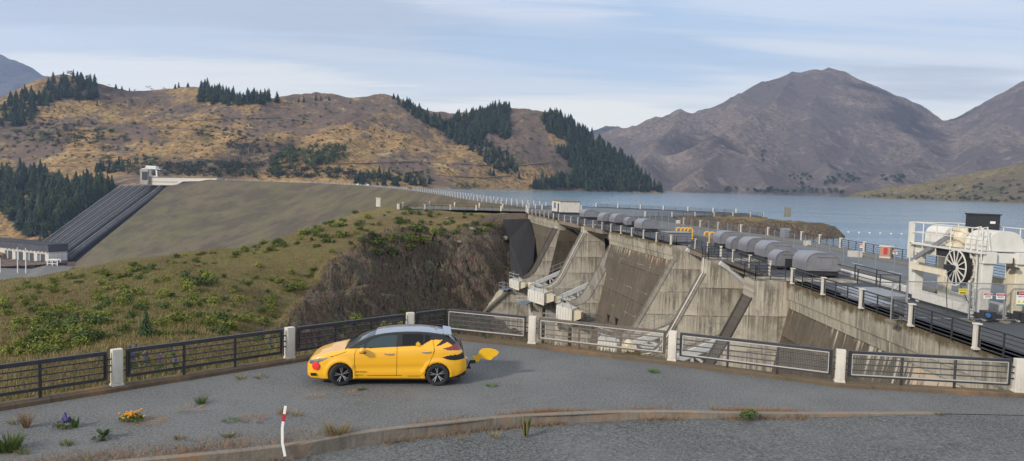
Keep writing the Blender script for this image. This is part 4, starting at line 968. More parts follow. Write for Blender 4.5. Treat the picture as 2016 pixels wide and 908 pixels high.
for A_, lb, T_ in ((A2, 'dark bar railing on the pier top near the small half buried cover', 4.2), (A1, 'dark bar railing on the pier top between the two farthest gates', 3.6), (A0, 'dark bar railing on the pier top in front of the white hut', 3.6)):
    bb = bayA(A_, F1); pr = max(.1, (V3(A_) - F1.o).dot(F1.n)); balcony([F1.p(bb + .1, -.3, 0), F1.p(bb + .1, pr - .05, 0), F1.p(bb + T_, pr - .05, 0), F1.p(bb + T_, -.3, 0)], lb)
# -- lake-side railing
r = thing('lakeside_railing', 'long dark railing with pale posts between the deck footpath and the lake', 'railing', (35.2, 70, 0))
yl = list(np.arange(20, 93, 5.35)); railing(r, [(35.15, y, 0) for y in yl] + [(34.0, 98, 0), (32.1, 103.5, 0), (30.4, 109, 0), (29.3, 115, 0), (28.2, 121.5, 0)], nmid=2, nb=4, barr=.026, pw=.24, ph=1.08)
# -- terrace railings by the embankment
r = thing('terrace_railing', 'nearer railing with pale posts around the grassy terrace at the end of the dam', 'railing', (-8, 159, 0))
railing(r, [(3.1, 152.5, 0), (3.0, 158.6, 0), (-2.5, 159.2, 0), (-7.9, 159.6, 0), (-13.3, 157.6, 0), (-18.5, 155.4, 0), (-23.6, 153.2, 0)], ph=1.1, pw=.32, nmid=2, barr=.03)
r = thing('terrace_railing', 'farther railing with pale posts behind the grassy terrace, nearer the crest road', 'railing', (-8, 178, 0))
railing(r, [(-24, 154.5, 0), (-24.6, 166, 0), (-20, 178.5, 0), (-14, 178.2, 0), (-8, 177.6, 0), (-2.4, 176.8, 0), (3.3, 175.9, 0)], ph=1.1, pw=.32, nmid=1, barr=.03)
r = thing('platform_railing', 'nearer railing of the platform over the lake, in front of the open water', 'railing', (41, 157, 0))
railing(r, [(27.2, 151.5, 0), (33, 153.2, 0), (38.4, 155.8, 0), (43.2, 158.6, 0), (48, 161.2, 0), (52.6, 163.7, 0), (56.2, 165.8, 0)], ph=1.05, pw=.28, nmid=1, barr=.03)
r = thing('platform_railing', 'farther railing of the platform over the lake, with the water behind it', 'railing', (41, 200, 0))
railing(r, [(24, 212.6, 0), (29.7, 208.8, 0), (35.4, 205, 0), (41, 201.3, 0), (46.8, 197.5, 0), (52.5, 193.7, 0), (57.5, 190.4, 0)], ph=1.15, pw=.3, nmid=1, barr=.035)
m = MB(); m.box(-.75, .75, -.25, .25, 0, 2.3); m.box(-.55, .55, -.3, -.25, .35, 2.1); g = m.build('stone_marker', MAT['conc_nose'], None); g.location = az(1550, 427, -.3); tag(g, 'upright stone marker slab standing on the rocky headland', 'marker')
m = MB(); m.box(-.5, .5, -.5, .5, 0, 2.0); m.box(-.58, .58, -.58, .58, 2.0, 2.12); g = m.build('stone_marker', MAT['white_c'], None); g.location = az(745, 407, -.4); tag(g, 'pale square marker post on the grass left of the terrace railing', 'marker')
# ================================================================= hut
hb = az(1138, 421, 0)
hut = thing('control_hut', 'small white flat roofed hut at the far end of the dam deck', 'hut', (9.6, 149.5, 0), R(10.5))
m = MB(); m.box(0, 4.1, 0, 7, .45, 2.62); m.build('wall', MAT['white_c'], hut)
m = MB(); m.box(-.15, 4.25, -.15, 7.15, 2.62, 2.80); m.build('roof', MAT['conc_nose'], hut)
m = MB(); m.box(.05, 4.05, .1, 6.9, 0, .45); m.build('base', MAT['dkmetal'], hut)
m = MB(); m.box(-.04, 0., 1., 2.0, .45, 2.2); m.build('door', MAT['dkmetal'], hut)
m = MB(); m.box(-.04, 0., 3.6, 5.4, 1.1, 2.3); m.build('window', MAT['walk'], hut)
# ================================================================= machinery covers
def hood_mb(w, h, L, r=None):
    r = r or h * .62; prof = [(-w / 2, 0)]
    for k in range(9): a = PI - k * PI / 16; prof.append((-w / 2 + r + r * math.cos(a), h - r + r * math.sin(a)))
    for k in range(9): a = PI / 2 - k * PI / 16; prof.append((w / 2 - r + r * math.cos(a), h - r + r * math.sin(a)))
    prof.append((w / 2, 0)); m = MB(); m.prism([(x, 0, z) for x, z in prof], (0, L, 0)); return m, prof
def make_hood(name, w, h, L, leg, label, loc, rz, small=False):
    g = thing(name, label, 'machinery cover', loc, rz, 'rounded grey machinery covers in a row along the dam deck')
    m, prof = hood_mb(w, h, L); c = m.build('cover', MAT['hood'], g, smooth='auto'); c.location = (0, 0, leg)
    m = MB(); pr = [(x * 1.012, 0, z * 1.012) for x, z in prof]
    for a, b in zip(prof[:-1], prof[1:]): m.beam((a[0] * 1.01, -.03, a[1] * 1.01), (b[0] * 1.01, -.03, b[1] * 1.01), .06, .03, up=(0, 1, 0))
    e = m.build('edge_trim', MAT['hood'], g); e.location = (0, 0, leg)
    m = MB(); m.box(-w * .06, w * .26, -.035, -.012, .12, h * .74); m.box(-w * .18, w * .36, -.06, -.01, h * .78, h * .83); d = m.build('access_door', MAT['hood'], g); d.location = (0, 0, leg)
    m = MB()
    for x in (-w * .42, 0, w * .42): m.box(x - .06, x + .06, .05, L - .05, 0, leg)
    m.box(-w / 2 + .05, w / 2 - .05, .12, L - .1, .12, leg); m.build('base_frame', MAT['dkmetal'], g)
    if small: MB().box(-.05, w * .38, -.16, -.02, .05, h * .62).build('junction_box', MAT['dkmetal'], g).location = (0, 0, leg * .6)
    return g
HOODS = [  # px centre of end face, py body bottom, size big?, label
 (1620, 534, 1, 'largest grey rounded cover, closest to the camera behind the deck rail'),
 (1546, 524, 0, 'small grey cover with a dark box, just left of the closest large cover'),
 (1533, 507, 1, 'large grey cover behind the small cover with a dark box'),
 (1496, 497, 1, 'large grey cover second to the right of the yellow pipes'),
 (1454, 491, 0, 'small grey cover immediately right of the three yellow pipes'),
 (1440, 481, 1, 'large grey cover standing behind the three yellow pipes'),
 (1280, 450.5, 1, 'large grey cover directly left of the four yellow pipes'),
 (1244, 443, 0, 'small low grey cover between two large ones, left of the four yellow pipes'),
 (1225, 438.5, 1, 'large grey cover left of the small low one'),
 (1201, 436, 1, 'large grey cover near the middle of the far row'),
 (1176, 429, 0, 'farthest small grey cover on the deck'),
 (1163, 427.5, 1, 'farthest large grey cover, right of the white hut')]
for px, pyb, big, lb in HOODS:
    P = az(px, pyb, .45 if big else .3); rz = 0 if P.y < 76 else R(10.4)
    if big: make_hood('machinery_cover', 2.35, 1.22, 2.5 if P.y < 76 else 3.0, .45, lb, (P.x, P.y, 0), rz)
    else: make_hood('machinery_cover', 1.5, 1.1, 1.7, .3, lb, (P.x, P.y, 0), rz, True)
P = az(1345, 480, 0); g = thing('flat_cabinet', 'dark flat topped cabinet on the pier left of the yellow pipes', 'cabinet', (17.9, 80.5, 0), R(6))
m = MB(); m.box(-1.3, 1.3, -1.2, 1.2, .1, 1.05); m.build('body', MAT['hood'], g); m = MB(); m.box(-1.4, 1.4, -1.3, 1.3, 1.05, 1.13); m.build('lid', MAT['hood'], g)
m = MB(); m.box(-1.15, 1.15, -1.1, 1.1, 0, .1); m.build('base', MAT['dkmetal'], g)
# low deck equipment: grates and hatch plates in front of the covers, small hand rail
g = thing('hatch_plate', 'pale flat hatch plate on the deck beside the closest large cover', 'hatch', (21.2, 42.5, 0)); MB().box(-1.5, 1.2, -1.6, 2.2, .0, .16).build('plate', MAT['rail_lt'], g)
g = thing('hatch_plate', 'second pale hatch plate, nearer the deck rail', 'hatch', (19.2, 39.6, 0)); MB().box(-.5, .9, -1.5, 2.0, .0, .14).build('plate', MAT['rail_lt'], g)
g = thing('white_channel', 'long white concrete channel on the deck leading from the covers to the crane', 'channel', (24.4, 47, 0)); m = MB(); m.beam((24.0, 55.5, .14), (24.0, 43.5, .14), .55, .3); m.build('beam', MAT['white_p'], g, world=True)
g = thing('hatch_railing', 'small free standing dark rail beside the white channel', 'railing', (22.6, 45, 0)); m = MB()
for z in (.95, .5): m.beam((22.4, 50.5, z), (22.4, 44.6, z), .05); m.beam((22.4, 44.6, z), (23.6, 44.6, z), .05); m.beam((23.6, 44.6, z), (23.6, 50.5, z), .05)
for x, y in ((22.4, 50.5), (22.4, 47.5), (22.4, 44.6), (23.6, 44.6), (23.6, 47.5), (23.6, 50.5)): m.beam((x, y, 0), (x, y, .95), .06)
m.build('bars', MAT['rail'], g, world=True)
# yellow goosenecks
for i, (px, pyb, grp) in enumerate(((1340, 470, 0), (1349, 470.3, 0), (1356, 470.6, 0), (1363, 471, 0), (1396, 480, 1), (1406, 481, 1), (1417, 482.5, 1))):
    P = az(px, pyb, 0); nm = (['leftmost', 'second', 'third', 'rightmost'][i] + ' yellow hooked vent pipe in the far cluster of four') if grp == 0 else (['leftmost', 'middle', 'rightmost'][i - 4] + ' yellow hooked vent pipe in the near cluster of three')
    g = thing('vent_pipe', nm, 'vent pipe', tuple(P), 0, 'yellow hooked vent pipes on the dam deck')
    pts = [(0, 0, .0), (0, 0, 1.0)] + [(-.27 + .27 * math.cos(a), -.0, 1.0 + .27 * math.sin(a)) for a in np.linspace(.2, PI, 9)] + [(-.54, 0, .85)]
    MB().tube(pts, .085, 10).build('pipe', MAT['yellow'], g, smooth='auto'); MB().tube([(0, 0, 0), (0, 0, .05)], .15, 12).build('flange', MAT['yellow'], g)
# ================================================================= mesh security fence along the deck
mf = thing('mesh_fence', 'tall thin galvanised wire fence along the middle of the dam deck', 'fence', (26, 60, 0))
ys = list(np.arange(44.5, 76, 2.55)); fx = [(25.8, y) for y in ys] + [(25.8 - (y - 76) * .135 + .05 - .0, y) for y in np.arange(79, 122, 2.8)]
proto = None
for i, (x, y) in enumerate(fx):
    if proto is None: proto = MB().tube([(0, 0, 0), (0, 0, 2.05)], .028, 6).build('post', MAT['rail_lt'], mf); o = proto
    else: o = proto.copy(); COL.objects.link(o); o.parent = mf
    o.location = V3((x, y, .0)) - V3(mf.location)
for a, b in zip(fx[:-1], fx[1:]):
    mesh_panel('wire_panel', [(*a, .25), (*b, .25), (*b, 2.0), (*a, 2.0)], MAT['mesh_dk'], mf)
SG = [(0, 56.3, 'signr'), (0, 66, 'plate')]
def temp_panel(x0, x1, y, h, label, z0=.12, y1=None, signs=()):
    y1 = y if y1 is None else y1
    g = thing('temporary_fence_panel', label, 'fence panel', (x0, y, 0), 0, 'galvanised temporary fence panels across the dam deck')
    m = MB(); a = V3((x0, y, 0)); b = V3((x1, y1, 0)); u = V3((0, 0, 1))
    m.tube([a, a + u * h, b + u * h, b], .03, 7); m.tube([a + u * z0, b + u * z0], .02, 6); m.build('frame', MAT['rail_lt'], g, world=True)
    mesh_panel('wire_infill', [a + u * z0, b + u * z0, b + u * h, a + u * h], MAT['mesh_dk'], g)
    for e in (a, b): MB().box(e.x - .12, e.x + .12, e.y - .3, e.y + .3, 0, .1).build('foot', MAT['conc_nose'], g, world=True)
    return g
temp_panel(17.35, 18.05, 33.4, 1.78, 'narrow fence panel sticking out over the edge of the dam, left of the crane')
temp_panel(18.4, 21.35, 34.15, 1.8, 'wide fence panel in front of the crane reel')
tp = temp_panel(21.42, 23.0, 34.2, 1.8, 'fence panel carrying two white and red danger signs')
tp2 = temp_panel(23.1, 26.0, 34.25, 1.8, 'rightmost fence panel, carrying a larger danger sign')
def text(name, s, size, loc, rot, mat, parent, align='CENTER'):
    c = bpy.data.curves.new(name, 'FONT'); c.body = s; c.size = size; c.align_x = align; c.align_y = 'CENTER'; c.extrude = .002; c.materials.append(mat)
    tmp = bpy.data.objects.new('tmp', c); COL.objects.link(tmp); bpy.context.view_layer.update(); me = bpy.data.meshes.new_from_object(tmp.evaluated_get(bpy.context.evaluated_depsgraph_get())); bpy.data.objects.remove(tmp)
    me.materials.clear(); me.materials.append(mat); o = bpy.data.objects.new(name, me); COL.objects.link(o); o.parent = parent; o.location = loc; o.rotation_euler = rot; return o
def sign(name, label, P, w, h, words, head='red', extra=None, rz=0, sub=None):
    g = thing(name, label, 'sign', tuple(P), rz)
    MB().box(-w / 2, w / 2, -.008, .008, -h / 2, h / 2).build('board', MAT['signw' if head != 'signy' else 'signy'], g)
    if head == 'red':
        MB().box(-w * .47, w * .47, -.012, -.0085, h * .08, h * .44).build('header', MAT['red'], g); text('lettering', words, h * .26, (0, -.016, h * .26), (PI / 2, 0, 0), MAT['signw'], g)
        m = MB()
        for k in range(2): m.box(-w * .36, w * .36, -.0105, -.009, -h * (.12 + k * .16), -h * (.05 + k * .16))
        m.build('small_print', MAT['ink'], g)
    return g
sign('danger_sign', 'left one of two small red and white danger signs beside the crane ladder', ay(1945, 582.5, 34.12), .40, .26, 'DANGER')
sign('danger_sign', 'right one of two small red and white danger signs beside the crane ladder', ay(1970, 583.5, 34.12), .40, .28, 'DANGER')
g = sign('caution_sign', 'small yellow sign tied to the fence below the crane reel', ay(1895.5, 574, 34.05), .38, .26, '', 'signy')
text('lettering', 'CAUTION', .075, (0, -.012, .06), (PI / 2, 0, 0), MAT['ink'], g); MB().box(-.14, .14, -.0115, -.0085, -.09, -.04).build('small_print', MAT['ink'], g)
g = thing('danger_sign', 'large danger sign with black and green bands at the right edge', 'sign', tuple(ay(2011, 588, 34.0)), 0)
MB().box(-.24, .24, -.008, .008, -.34, .34).build('board', MAT['signw'], g); MB().box(-.23, .23, -.012, -.0085, .17, .33).build('header', MAT['ink'], g)
m = MB(); m.tube([(0, -.013, .25), (0, -.016, .25)], .09, 20); m.xf(Matrix.Scale(1.7, 4, (1, 0, 0))); m.build('red_oval', MAT['red'], g); text('lettering', 'DANGER', .085, (0, -.02, .25), (PI / 2, 0, 0), MAT['signw'], g)
MB().box(-.23, .23, -.012, -.0085, -.33, -.27).build('green_band', MAT['green'], g)
m = MB()
for x in (-.11, .11): m.prism([(x - .09, -.012, -.2), (x + .09, -.012, -.2), (x, -.012, -.04)], (0, .003, 0))
m.build('warning_triangle', MAT['signy'], g); text('lettering', 'KEEP OUT', .07, (0, -.012, .09), (PI / 2, 0, 0), MAT['ink'], g)
sign('warning_sign', 'small red and white sign on the lakeside railing left of the orange box', ax(1698, 484, 35.0), .5, .42, 'NO', rz=-.9)
sign('warning_sign', 'small red and white sign on the lakeside railing right of the orange box', ax(1762, 497, 35.0), .42, .36, 'NO', rz=-.9)
P = ax(1742, 506, 34.3); g = thing('life_ring_box', 'orange and white box against the lakeside railing', 'box', (P.x, P.y, 0), -.5)
MB().box(-.42, .42, -.35, .35, .15, 1.05).build('body', paint('faded_orange', (.42, .22, .15), .6), g); MB().box(-.5, .5, -.4, .4, 1.05, 1.12).build('lid', MAT['white_c'], g); MB().box(-.12, .2, -.37, -.355, .35, .95).build('opening', MAT['red'], g); MB().box(-.45, .45, -.38, .38, 0.0, .15).build('base', MAT['white_c'], g)
for px, py, lb in ((1545, 462, 'grey metal electrical box beside the mesh fence on the deck'), (1683, 500, 'low pair of small white boxes on the footpath'), (1589, 478, 'very small white box on the footpath'), (1335, 434, 'small orange topped box far along the footpath')):
    P = az(px, py + 6, 0); s = .55 if px in (1545, 1683) else .3; g = MB().box(-s, s, -.3, .3, 0, 1.2 if px == 1545 else .55).build('electrical_box', MAT['rail_lt'] if px == 1545 else MAT['white_c']); g.location = P; tag(g, lb, 'utility box')
# buoys
for i, px in enumerate(range(1628, 1822, 21)):
    P = az(px, 455.5 + (px - 1628) * .035, -3); m = MB(); m.lathe([(0, -.12), (.14, -.08), (.2, 0), (.14, .1), (0, .14)], 12); g = m.build('buoy', MAT['signw'], smooth=True); g.location = P; tag(g, 'white buoy, one of a line floating on the lake behind the deck', 'buoy', 'line of white buoys on the lake')
# ================================================================= gantry crane
cr = thing('gantry_crane', 'cream white gantry crane with a large spoked cable reel standing on the dam deck', 'gantry crane', (22.9, 37.4, 0))
def cw(m, nm, mt='white_p', **k): return m.build(nm, MAT[mt], cr, world=True, **k)
YA, YC, XA, XB = 40.6, 34.9, 22.35, 23.95
def leg(x, y, s, out=0.):
    m = MB(); m.quadbox([(x - .24, y - s * .25, .35), (x + .24, y - s * .25, .35), (x + .24, y + s * .25, .35), (x - .24, y + s * .25, .35), (x - .28, y - .38 * s, 2.75), (x + .28, y - .38 * s, 2.75), (x + .28, y + .38 * s, 2.75), (x - .28, y + .38 * s, 2.75)])
    cw(m, 'leg', 'cream' if x > XA else 'white_p', bevel=.03)
for x in (XA, XB):
    for y in (YA, YC): leg(x, y, 1)
for x in (XA, XB):
    m = MB(); m.box(x - .28, x + .28, YC + .2, YA - .2, .18, .62); cw(m, 'sill_beam', bevel=.02)
    for y in (YA, YC):
        m = MB(); m.box(x - .2, x + .2, y - .85, y + .55, .12, .5); cw(m, 'wheel_bogie', 'dkmetal')
        for dy in (-.55, .35):
            m = MB(); m.lathe([(0, -.09), (.2, -.09), (.24, -.06), (.24, .06), (.2, .09), (0, .09)], 20, 'x'); m.xf(Matrix.Translation((x - .1, y + dy, .24))); cw(m, 'wheel', 'white_p', smooth='auto')
    m = MB(); m.box(x - .32, x + .32, YC - .5, YA + .5, 2.7, 3.24); cw(m, 'top_beam', bevel=.02)
for y in (YA, YC): m = MB(); m.box(XA + .3, XB - .3, y - .3, y + .3, 2.72, 3.2); cw(m, 'cross_beam', bevel=.02)
m = MB(); m.box(XA - .1, XB + .1, YC - .3, YA + .3, 3.24, 3.28); cw(m, 'top_deck', 'rail_lt')
m = MB(); m.beam((XA - .45, YA - .3, 1.95), (XA - .45, YC + .4, 1.95), .3, .28); m.beam((XA - .45, YA - .3, 1.95), (XA, YA - .3, 1.95), .2, .2); m.beam((XA - .45, YC + .4, 1.95), (XA, YC + .4, 1.95), .2, .2); m.beam((XB, YC + .2, 1.75), (XB, YA - .2, 1.75), .25, .3); cw(m, 'mid_beam', 'cream')
# top handrails
m = MB(); zt = 3.26; yA, yC = YA - .1, YC - .6
for z in (.55, 1.08):
    m.tube([(XA - .5, yA, zt + z), (XA - .5, yC, zt + z)], .026, 6); m.tube([(XB + .5, yA, zt + z), (XB + .5, yC, zt + z)], .026, 6); m.tube([(XA - .5, yA, zt + z), (XB + .5, yA, zt + z)], .026, 6)
for k in range(6):
    y = yA + (yC - yA) * k / 5; m.tube([(XA - .5, y, zt - .3), (XA - .5, y, zt + 1.08)], .028, 6); m.tube([(XB + .5, y, zt - .3), (XB + .5, y, zt + 1.08)], .028, 6)
m.box(XA - .62, XA - .38, yA - .2, yA, 2.4, zt + 1.1); m.box(XA - .6, XB + .5, yA - .3, yA - .2, 3.1, 3.26); m.box(XA - .6, XA - .3, YC - .6, yA, 3.16, 3.24)
cw(m, 'handrail', 'white_p')
P, Q = ax(1801, 508, 21.75), ax(1872, 463, 21.95); m = MB(); m.beam(P, Q, .1, .22); cw(m, 'brace', 'rail_lt')
def roundbox(x0, x1, y0, y1, z0, h, nm, mt='white_p'):
    m, _ = hood_mb(x1 - x0, h, y1 - y0, r=(x1 - x0) * .42); m.xf(Matrix.Translation(((x0 + x1) / 2, y0, z0))); cw(m, nm, mt, smooth='auto')
roundbox(22.6, 23.75, 38.6, 40.4, 3.28, .92, 'winch_housing'); roundbox(22.35, 24.1, 34.7, 36.4, 3.28, .95, 'winch_housing')
m = MB(); m.box(23.1, 24.2, 36.7, 37.7, 3.28, 4.92); m.box(23.05, 24.25, 36.65, 37.75, 4.92, 4.98); cw(m, 'control_cabinet', 'dkmetal'); MB().box(23.7, 23.95, 36.66, 36.69, 4.5, 4.62).build('plate', MAT['signw'], cr, world=True)
m = MB(); m.box(22.6, 23.9, 37.9, 38.0, 3.28, 4.1); cw(m, 'screen_panel', 'hood')
m = MB(); m.lathe([(0, -.5), (.3, -.5), (.34, -.4), (.34, .4), (.3, .5), (0, .5)], 20, 'y'); m.xf(Matrix.Translation((22.45, 37.0, 3.75)))
for k in range(5): n_ = MB(); n_.lathe([(.34, -.03), (.38, -.03), (.38, .03), (.34, .03)], 20, 'y'); n_.xf(Matrix.Translation((22.45, 36.7 + k * .15, 3.75))); m.add(n_)
m.box(22.1, 22.85, 36.6, 37.6, 3.28, 3.5); m.box(22.25, 22.65, 36.7, 37.3, 4.05, 4.25); cw(m, 'motor', 'cream', smooth='auto')
# reel
rx, ry_, rz_ = 21.72, 35.7, 2.36; rr = .86
reel = MB(); m = MB()
m.lathe([(.30, -.14), (rr * .94, -.14), (rr * .94, .14), (.30, .14)], 48, 'x'); m.xf(Matrix.Translation((rx, ry_, rz_))); core = cw(m, 'cable_reel', 'black')
for s in (-.2, .2):
    m = MB(); m.lathe([(rr - .035, s - .02), (rr + .02, s - .02), (rr + .02, s + .02), (rr - .035, s + .02), (rr - .035, s - .02)], 48, 'x')
    m.lathe([(.0, s - .03), (.24, s - .03), (.24, s + .03), (.0, s + .03)], 24, 'x')
    for k in range(14): a = 2 * PI * k / 14; m.beam((s, .2 * math.cos(a), .2 * math.sin(a)), (s, rr * math.cos(a), rr * math.sin(a)), .035, .05)
    m.xf(Matrix.Translation((rx, ry_, rz_))); m.build('reel_flange', MAT['white_p'], core, world=True)
m = MB(); m.tube([(rx - .35, ry_, rz_), (XA, ry_, rz_)], .11, 12); m.box(rx - .62, rx - .3, ry_ - .02, ry_ + .25, rz_ - .13, rz_ + .13); cw(m, 'reel_shaft', 'dkmetal')
m = MB(); m.box(XA - .35, XA - .33, 36.9, 38.2, 2.75, 3.18); m.build('dark_panel', MAT['dkmetal'], cr, world=True)
m = MB(); m.tube([(rx, ry_ - .2, rz_ - rr), (rx + .1, ry_ - .6, .9), (rx + .3, ry_ - .9, .3)], .02, 5); m.tube([(rx - .3, ry_ + .3, rz_), (rx - .35, ry_ + .35, 1.2), (rx - .2, ry_ + .4, .05)], .02, 5); cw(m, 'cable', 'black')
m = MB(); lx, ly = XA - .38, YC - .02
for dy in (-.24, .24): m.beam((lx - .1, ly + dy, .3), (lx - .1, ly + dy, 4.3), .05)
for k in range(13): m.beam((lx - .1, ly - .24, .5 + k * .3), (lx - .1, ly + .24, .5 + k * .3), .03)
m.tube([(lx - .1, ly + .24, 4.3), (lx + .3, ly + .24, 4.4), (lx + .5, ly + .24, 3.3)], .04, 6); m.tube([(lx - .1, ly - .24, 4.3), (lx + .3, ly - .24, 4.4), (lx + .5, ly - .24, 3.3)], .04, 6)
cw(m, 'ladder', 'white_p')
m = MB(); m.lathe([(0, -.08), (.10, -.08), (.10, .0), (0, .0)], 20, 'y'); m.xf(Matrix.Translation((XA - .2, YC - .9, .35))); m.build('rail_clamp', paint('blue_cap', (.04, .13, .35), .5), cr, world=True)
m = MB(); m.lathe([(0, 0), (.30, 0), (.22, .07), (0, .1)], 20, 'z'); m.xf(Matrix.Translation((23.5, YC - .4, 2.5))); m.tube([(23.5, YC - .4, 2.6), (23.5, YC - .4, 3.0)], .03, 6); cw(m, 'lamp', 'dkmetal')
# ================================================================= crest road railings
def crest_pt(s, off, dz=0.):
    i = s * (len(CR) - 1); k = int(min(i, len(CR) - 2)); f = i - k
    p = CR[k] * (1 - f) + CR[k + 1] * f; u = up_n[k]; return V3((p[0] + u[0] * off, p[1] + u[1] * off, p[2] + dz))
seg = np.r_[0, np.cumsum(np.linalg.norm(np.diff(CR[:, :2], axis=0), axis=1))]
def crest_rail(off, label, s0=0., s1=1.):
    g = thing('crest_railing', label, 'railing', tuple(crest_pt(s0, off)))
    L = seg[-1]; ss = []; s = s0 * L
    while s < s1 * L: ss.append(s); s += 5.5 + s * .012
    ss = [np.interp(x, seg, np.linspace(0, 1, len(seg))) for x in ss]
    proto = None; P = [crest_pt(s, off) for s in ss]
    for p in P:
        if proto is None: proto = MB().box(-.12, .12, -.12, .12, 0, 1.2).build('post', MAT['white_c'], g); o = proto
        else: o = proto.copy(); COL.objects.link(o); o.parent = g
        o.location = p - V3(g.location)
    m = MB()
    for a, b in zip(P[:-1], P[1:]):
        for z in (1.05, .7, .35): m.beam(a + V3((0, 0, z)), b + V3((0, 0, z)), .06)
    m.build('rail', MAT['rail_lt'], g, world=True)
crest_rail(.5, 'downstream row of small white posts and rails along the dam crest road'); crest_rail(CW - .6, 'lakeside row of small white posts and rails along the dam crest road', 0, .9)
def far_car(s, off, mat, label):
    p = crest_pt(s, off, .0); q = crest_pt(s + .01, off); g = thing('parked_car', label, 'car', tuple(p), math.atan2(q.y - p.y, q.x - p.x), 'cars far away on the crest road')
    m = MB(); m.prism([(-2.2, -.85, .3), (2.1, -.85, .3), (2.15, -.85, .75), (1.1, -.85, .9), (.5, -.85, 1.45), (-1.3, -.85, 1.48), (-2.1, -.85, .95)], (0, 1.7, 0)); m.build('body', mat, g)
    m = MB(); m.prism([(.95, -.87, .93), (.5, -.87, 1.38), (-1.2, -.87, 1.4), (-1.75, -.87, .97)], (0, 1.74, 0)); m.build('window', MAT['black'], g)
    m0 = MB(); m0.lathe([(0, -.1), (.32, -.1), (.32, .1), (0, .1)], 12, 'y'); w_ = None
    for x in (-1.35, 1.35):
        for y in (-.8, .8):
            if w_ is None: w_ = m0.build('wheel', MAT['black'], g); o = w_
            else: o = w_.copy(); COL.objects.link(o); o.parent = g
            o.location = (x, y, .32)
far_car(.545, 5.5, MAT['signw'], 'tiny white car far away on the crest road'); far_car(.575, 4.5, MAT['signw'], 'second tiny white car just behind the first on the crest road'); far_car(.37, 4.5, MAT['dkmetal'], 'tiny dark car far away on the crest road near the lake edge')
# ================================================================= intake block, retaining wall, penstocks
g = thing('intake_wall', 'long pale concrete wall at the far end of the earth dam crest', 'wall', tuple(ay(300, 356, 850)))
m = MB(); poly = [ay(291, 348.5, 852), ay(428, 350.5, 806), ay(425, 355.5, 806), ay(360, 357.5, 828), ay(346, 365, 833), ay(292, 364, 852)]
m.prism(poly, (3, 9, 0)); m.build('wall', MAT['white_c'], g, world=True)
m = MB(); 
for k in range(1, 3): m.beam(ay(292, 348.5 + k * 4.6, 851.5), ay(350 + (2 - k) * 30, 349.6 + k * 4.4, 831), .5, .35)
m.beam(ay(290, 347.9, 851), ay(428, 349.9, 805.5), 1.2, .5)
m.build('ledge', MAT['conc_nose'], g, world=True)
g = thing('intake_tower', 'small grey block below the white gantry at the top of the penstocks', 'building', tuple(ay(285, 358, 850)))
m = MB(); a = ay(279, 333, 850); b = ay(291, 363, 850); m.box(a.x, b.x + 2, 846, 856, b.z, a.z); m.build('wall', MAT['conc'], g, world=True)
m = MB(); m.box(b.x - 4.5, b.x + 1.5, 845.6, 846, b.z + 5, a.z - 3); m.build('shaft_opening', MAT['dkmetal'], g, world=True)
g = thing('intake_gantry', 'small white gantry frame standing on the intake at the far end of the dam', 'gantry', tuple(ay(300, 349, 850)))
def fb(m, p, q, w_): m.beam(ay(*p, 850), ay(*q, 850), w_)
m = MB(); fb(m, (288, 328), (308, 329), 2.2); fb(m, (309, 349), (307, 328), 1.4); fb(m, (296, 349), (294.5, 329), 1.6); fb(m, (296, 347), (309, 348), 1.2); fb(m, (279, 332), (316, 333.5), .8)
m.box(ay(294, 331, 850).x, ay(308, 331, 850).x, 848, 856, ay(294, 333, 850).z, ay(294, 327.5, 850).z)
m.build('frame', MAT['signw'], g, world=True)
m = MB(); a = ay(286, 336, 850); m.box(a.x, a.x + 5, 849, 855, a.z - 2, a.z + 4); m.build('hoist_cabin', MAT['white_c'], g, world=True)
# penstocks: six parallel pipes on a dark slab
PT = [ay(px, py, d) for px, py, d in ((243, 370, 872), (258, 369.5, 868), (273, 369, 864), (288, 369, 860), (303, 369.5, 856), (322, 370, 850))]
PBt = [ay(px, py, d) for px, py, d in ((72, 494, 800), (84, 495.5, 795), (96, 497, 790), (108, 499, 785), (121, 503, 778), (136, 509, 770))]
m = MB(); a = [ay(228, 374, 872), ay(345, 366, 846), ay(350, 369, 843), ay(142, 514, 764), ay(64, 494, 802)]
m.prism([v - V3((0, 0, 5.5)) for v in a], (0, 2, -5)); g = m.build('penstock_slab', MAT['shot']); tag(g, 'dark concrete apron sloping under the six penstock pipes', 'slope slab')
nm = ['leftmost', 'second from the left', 'third from the left', 'third from the right', 'second from the right', 'rightmost']
MAT['pipe'] = paint('dark_penstock', (.075, .075, .082), .55, .2, var=.3, sc=.25); MAT['pipe_lt'] = paint('pale_pipe_line', (.36, .36, .37), .6, var=.2, sc=.3)
for i, (p, q) in enumerate(zip(PT, PBt)):
    g = thing('penstock', f'{nm[i]} of the six dark penstock pipes running down the far slope', 'penstock', tuple(p), 0, 'six penstock pipes down the far slope')
    d = (q - p); N_ = 9
    up = V3((.55, .9, 0)).normalized()
    MB().tube([p + up * 10 + V3((0, 0, -1)), p + up * 4 + V3((0, 0, -.5)), p, q], 3.0, 14).build('pipe', MAT['pipe'], g, smooth='auto', world=True)
    m = MB()
    for k in range(1, N_ * 2): c = p.lerp(q, k / (N_ * 2)); dn = d.normalized(); m.tube([c - dn * .4, c + dn * .4], 3.35, 14)
    m.build('joint_ring', MAT['pipe'], g, world=True)
    m = MB(); o = V3((-2.4, -1.2, 3.1)); m.tube([p + o + V3((1, 1, 0)), p + o, q + o], .38, 6); m.tube([p + o + V3((3.2, 1.4, 0)), p + o + V3((1, 1, 0))], .5, 6); m.build('walkway_line', MAT['pipe_lt'], g, world=True)
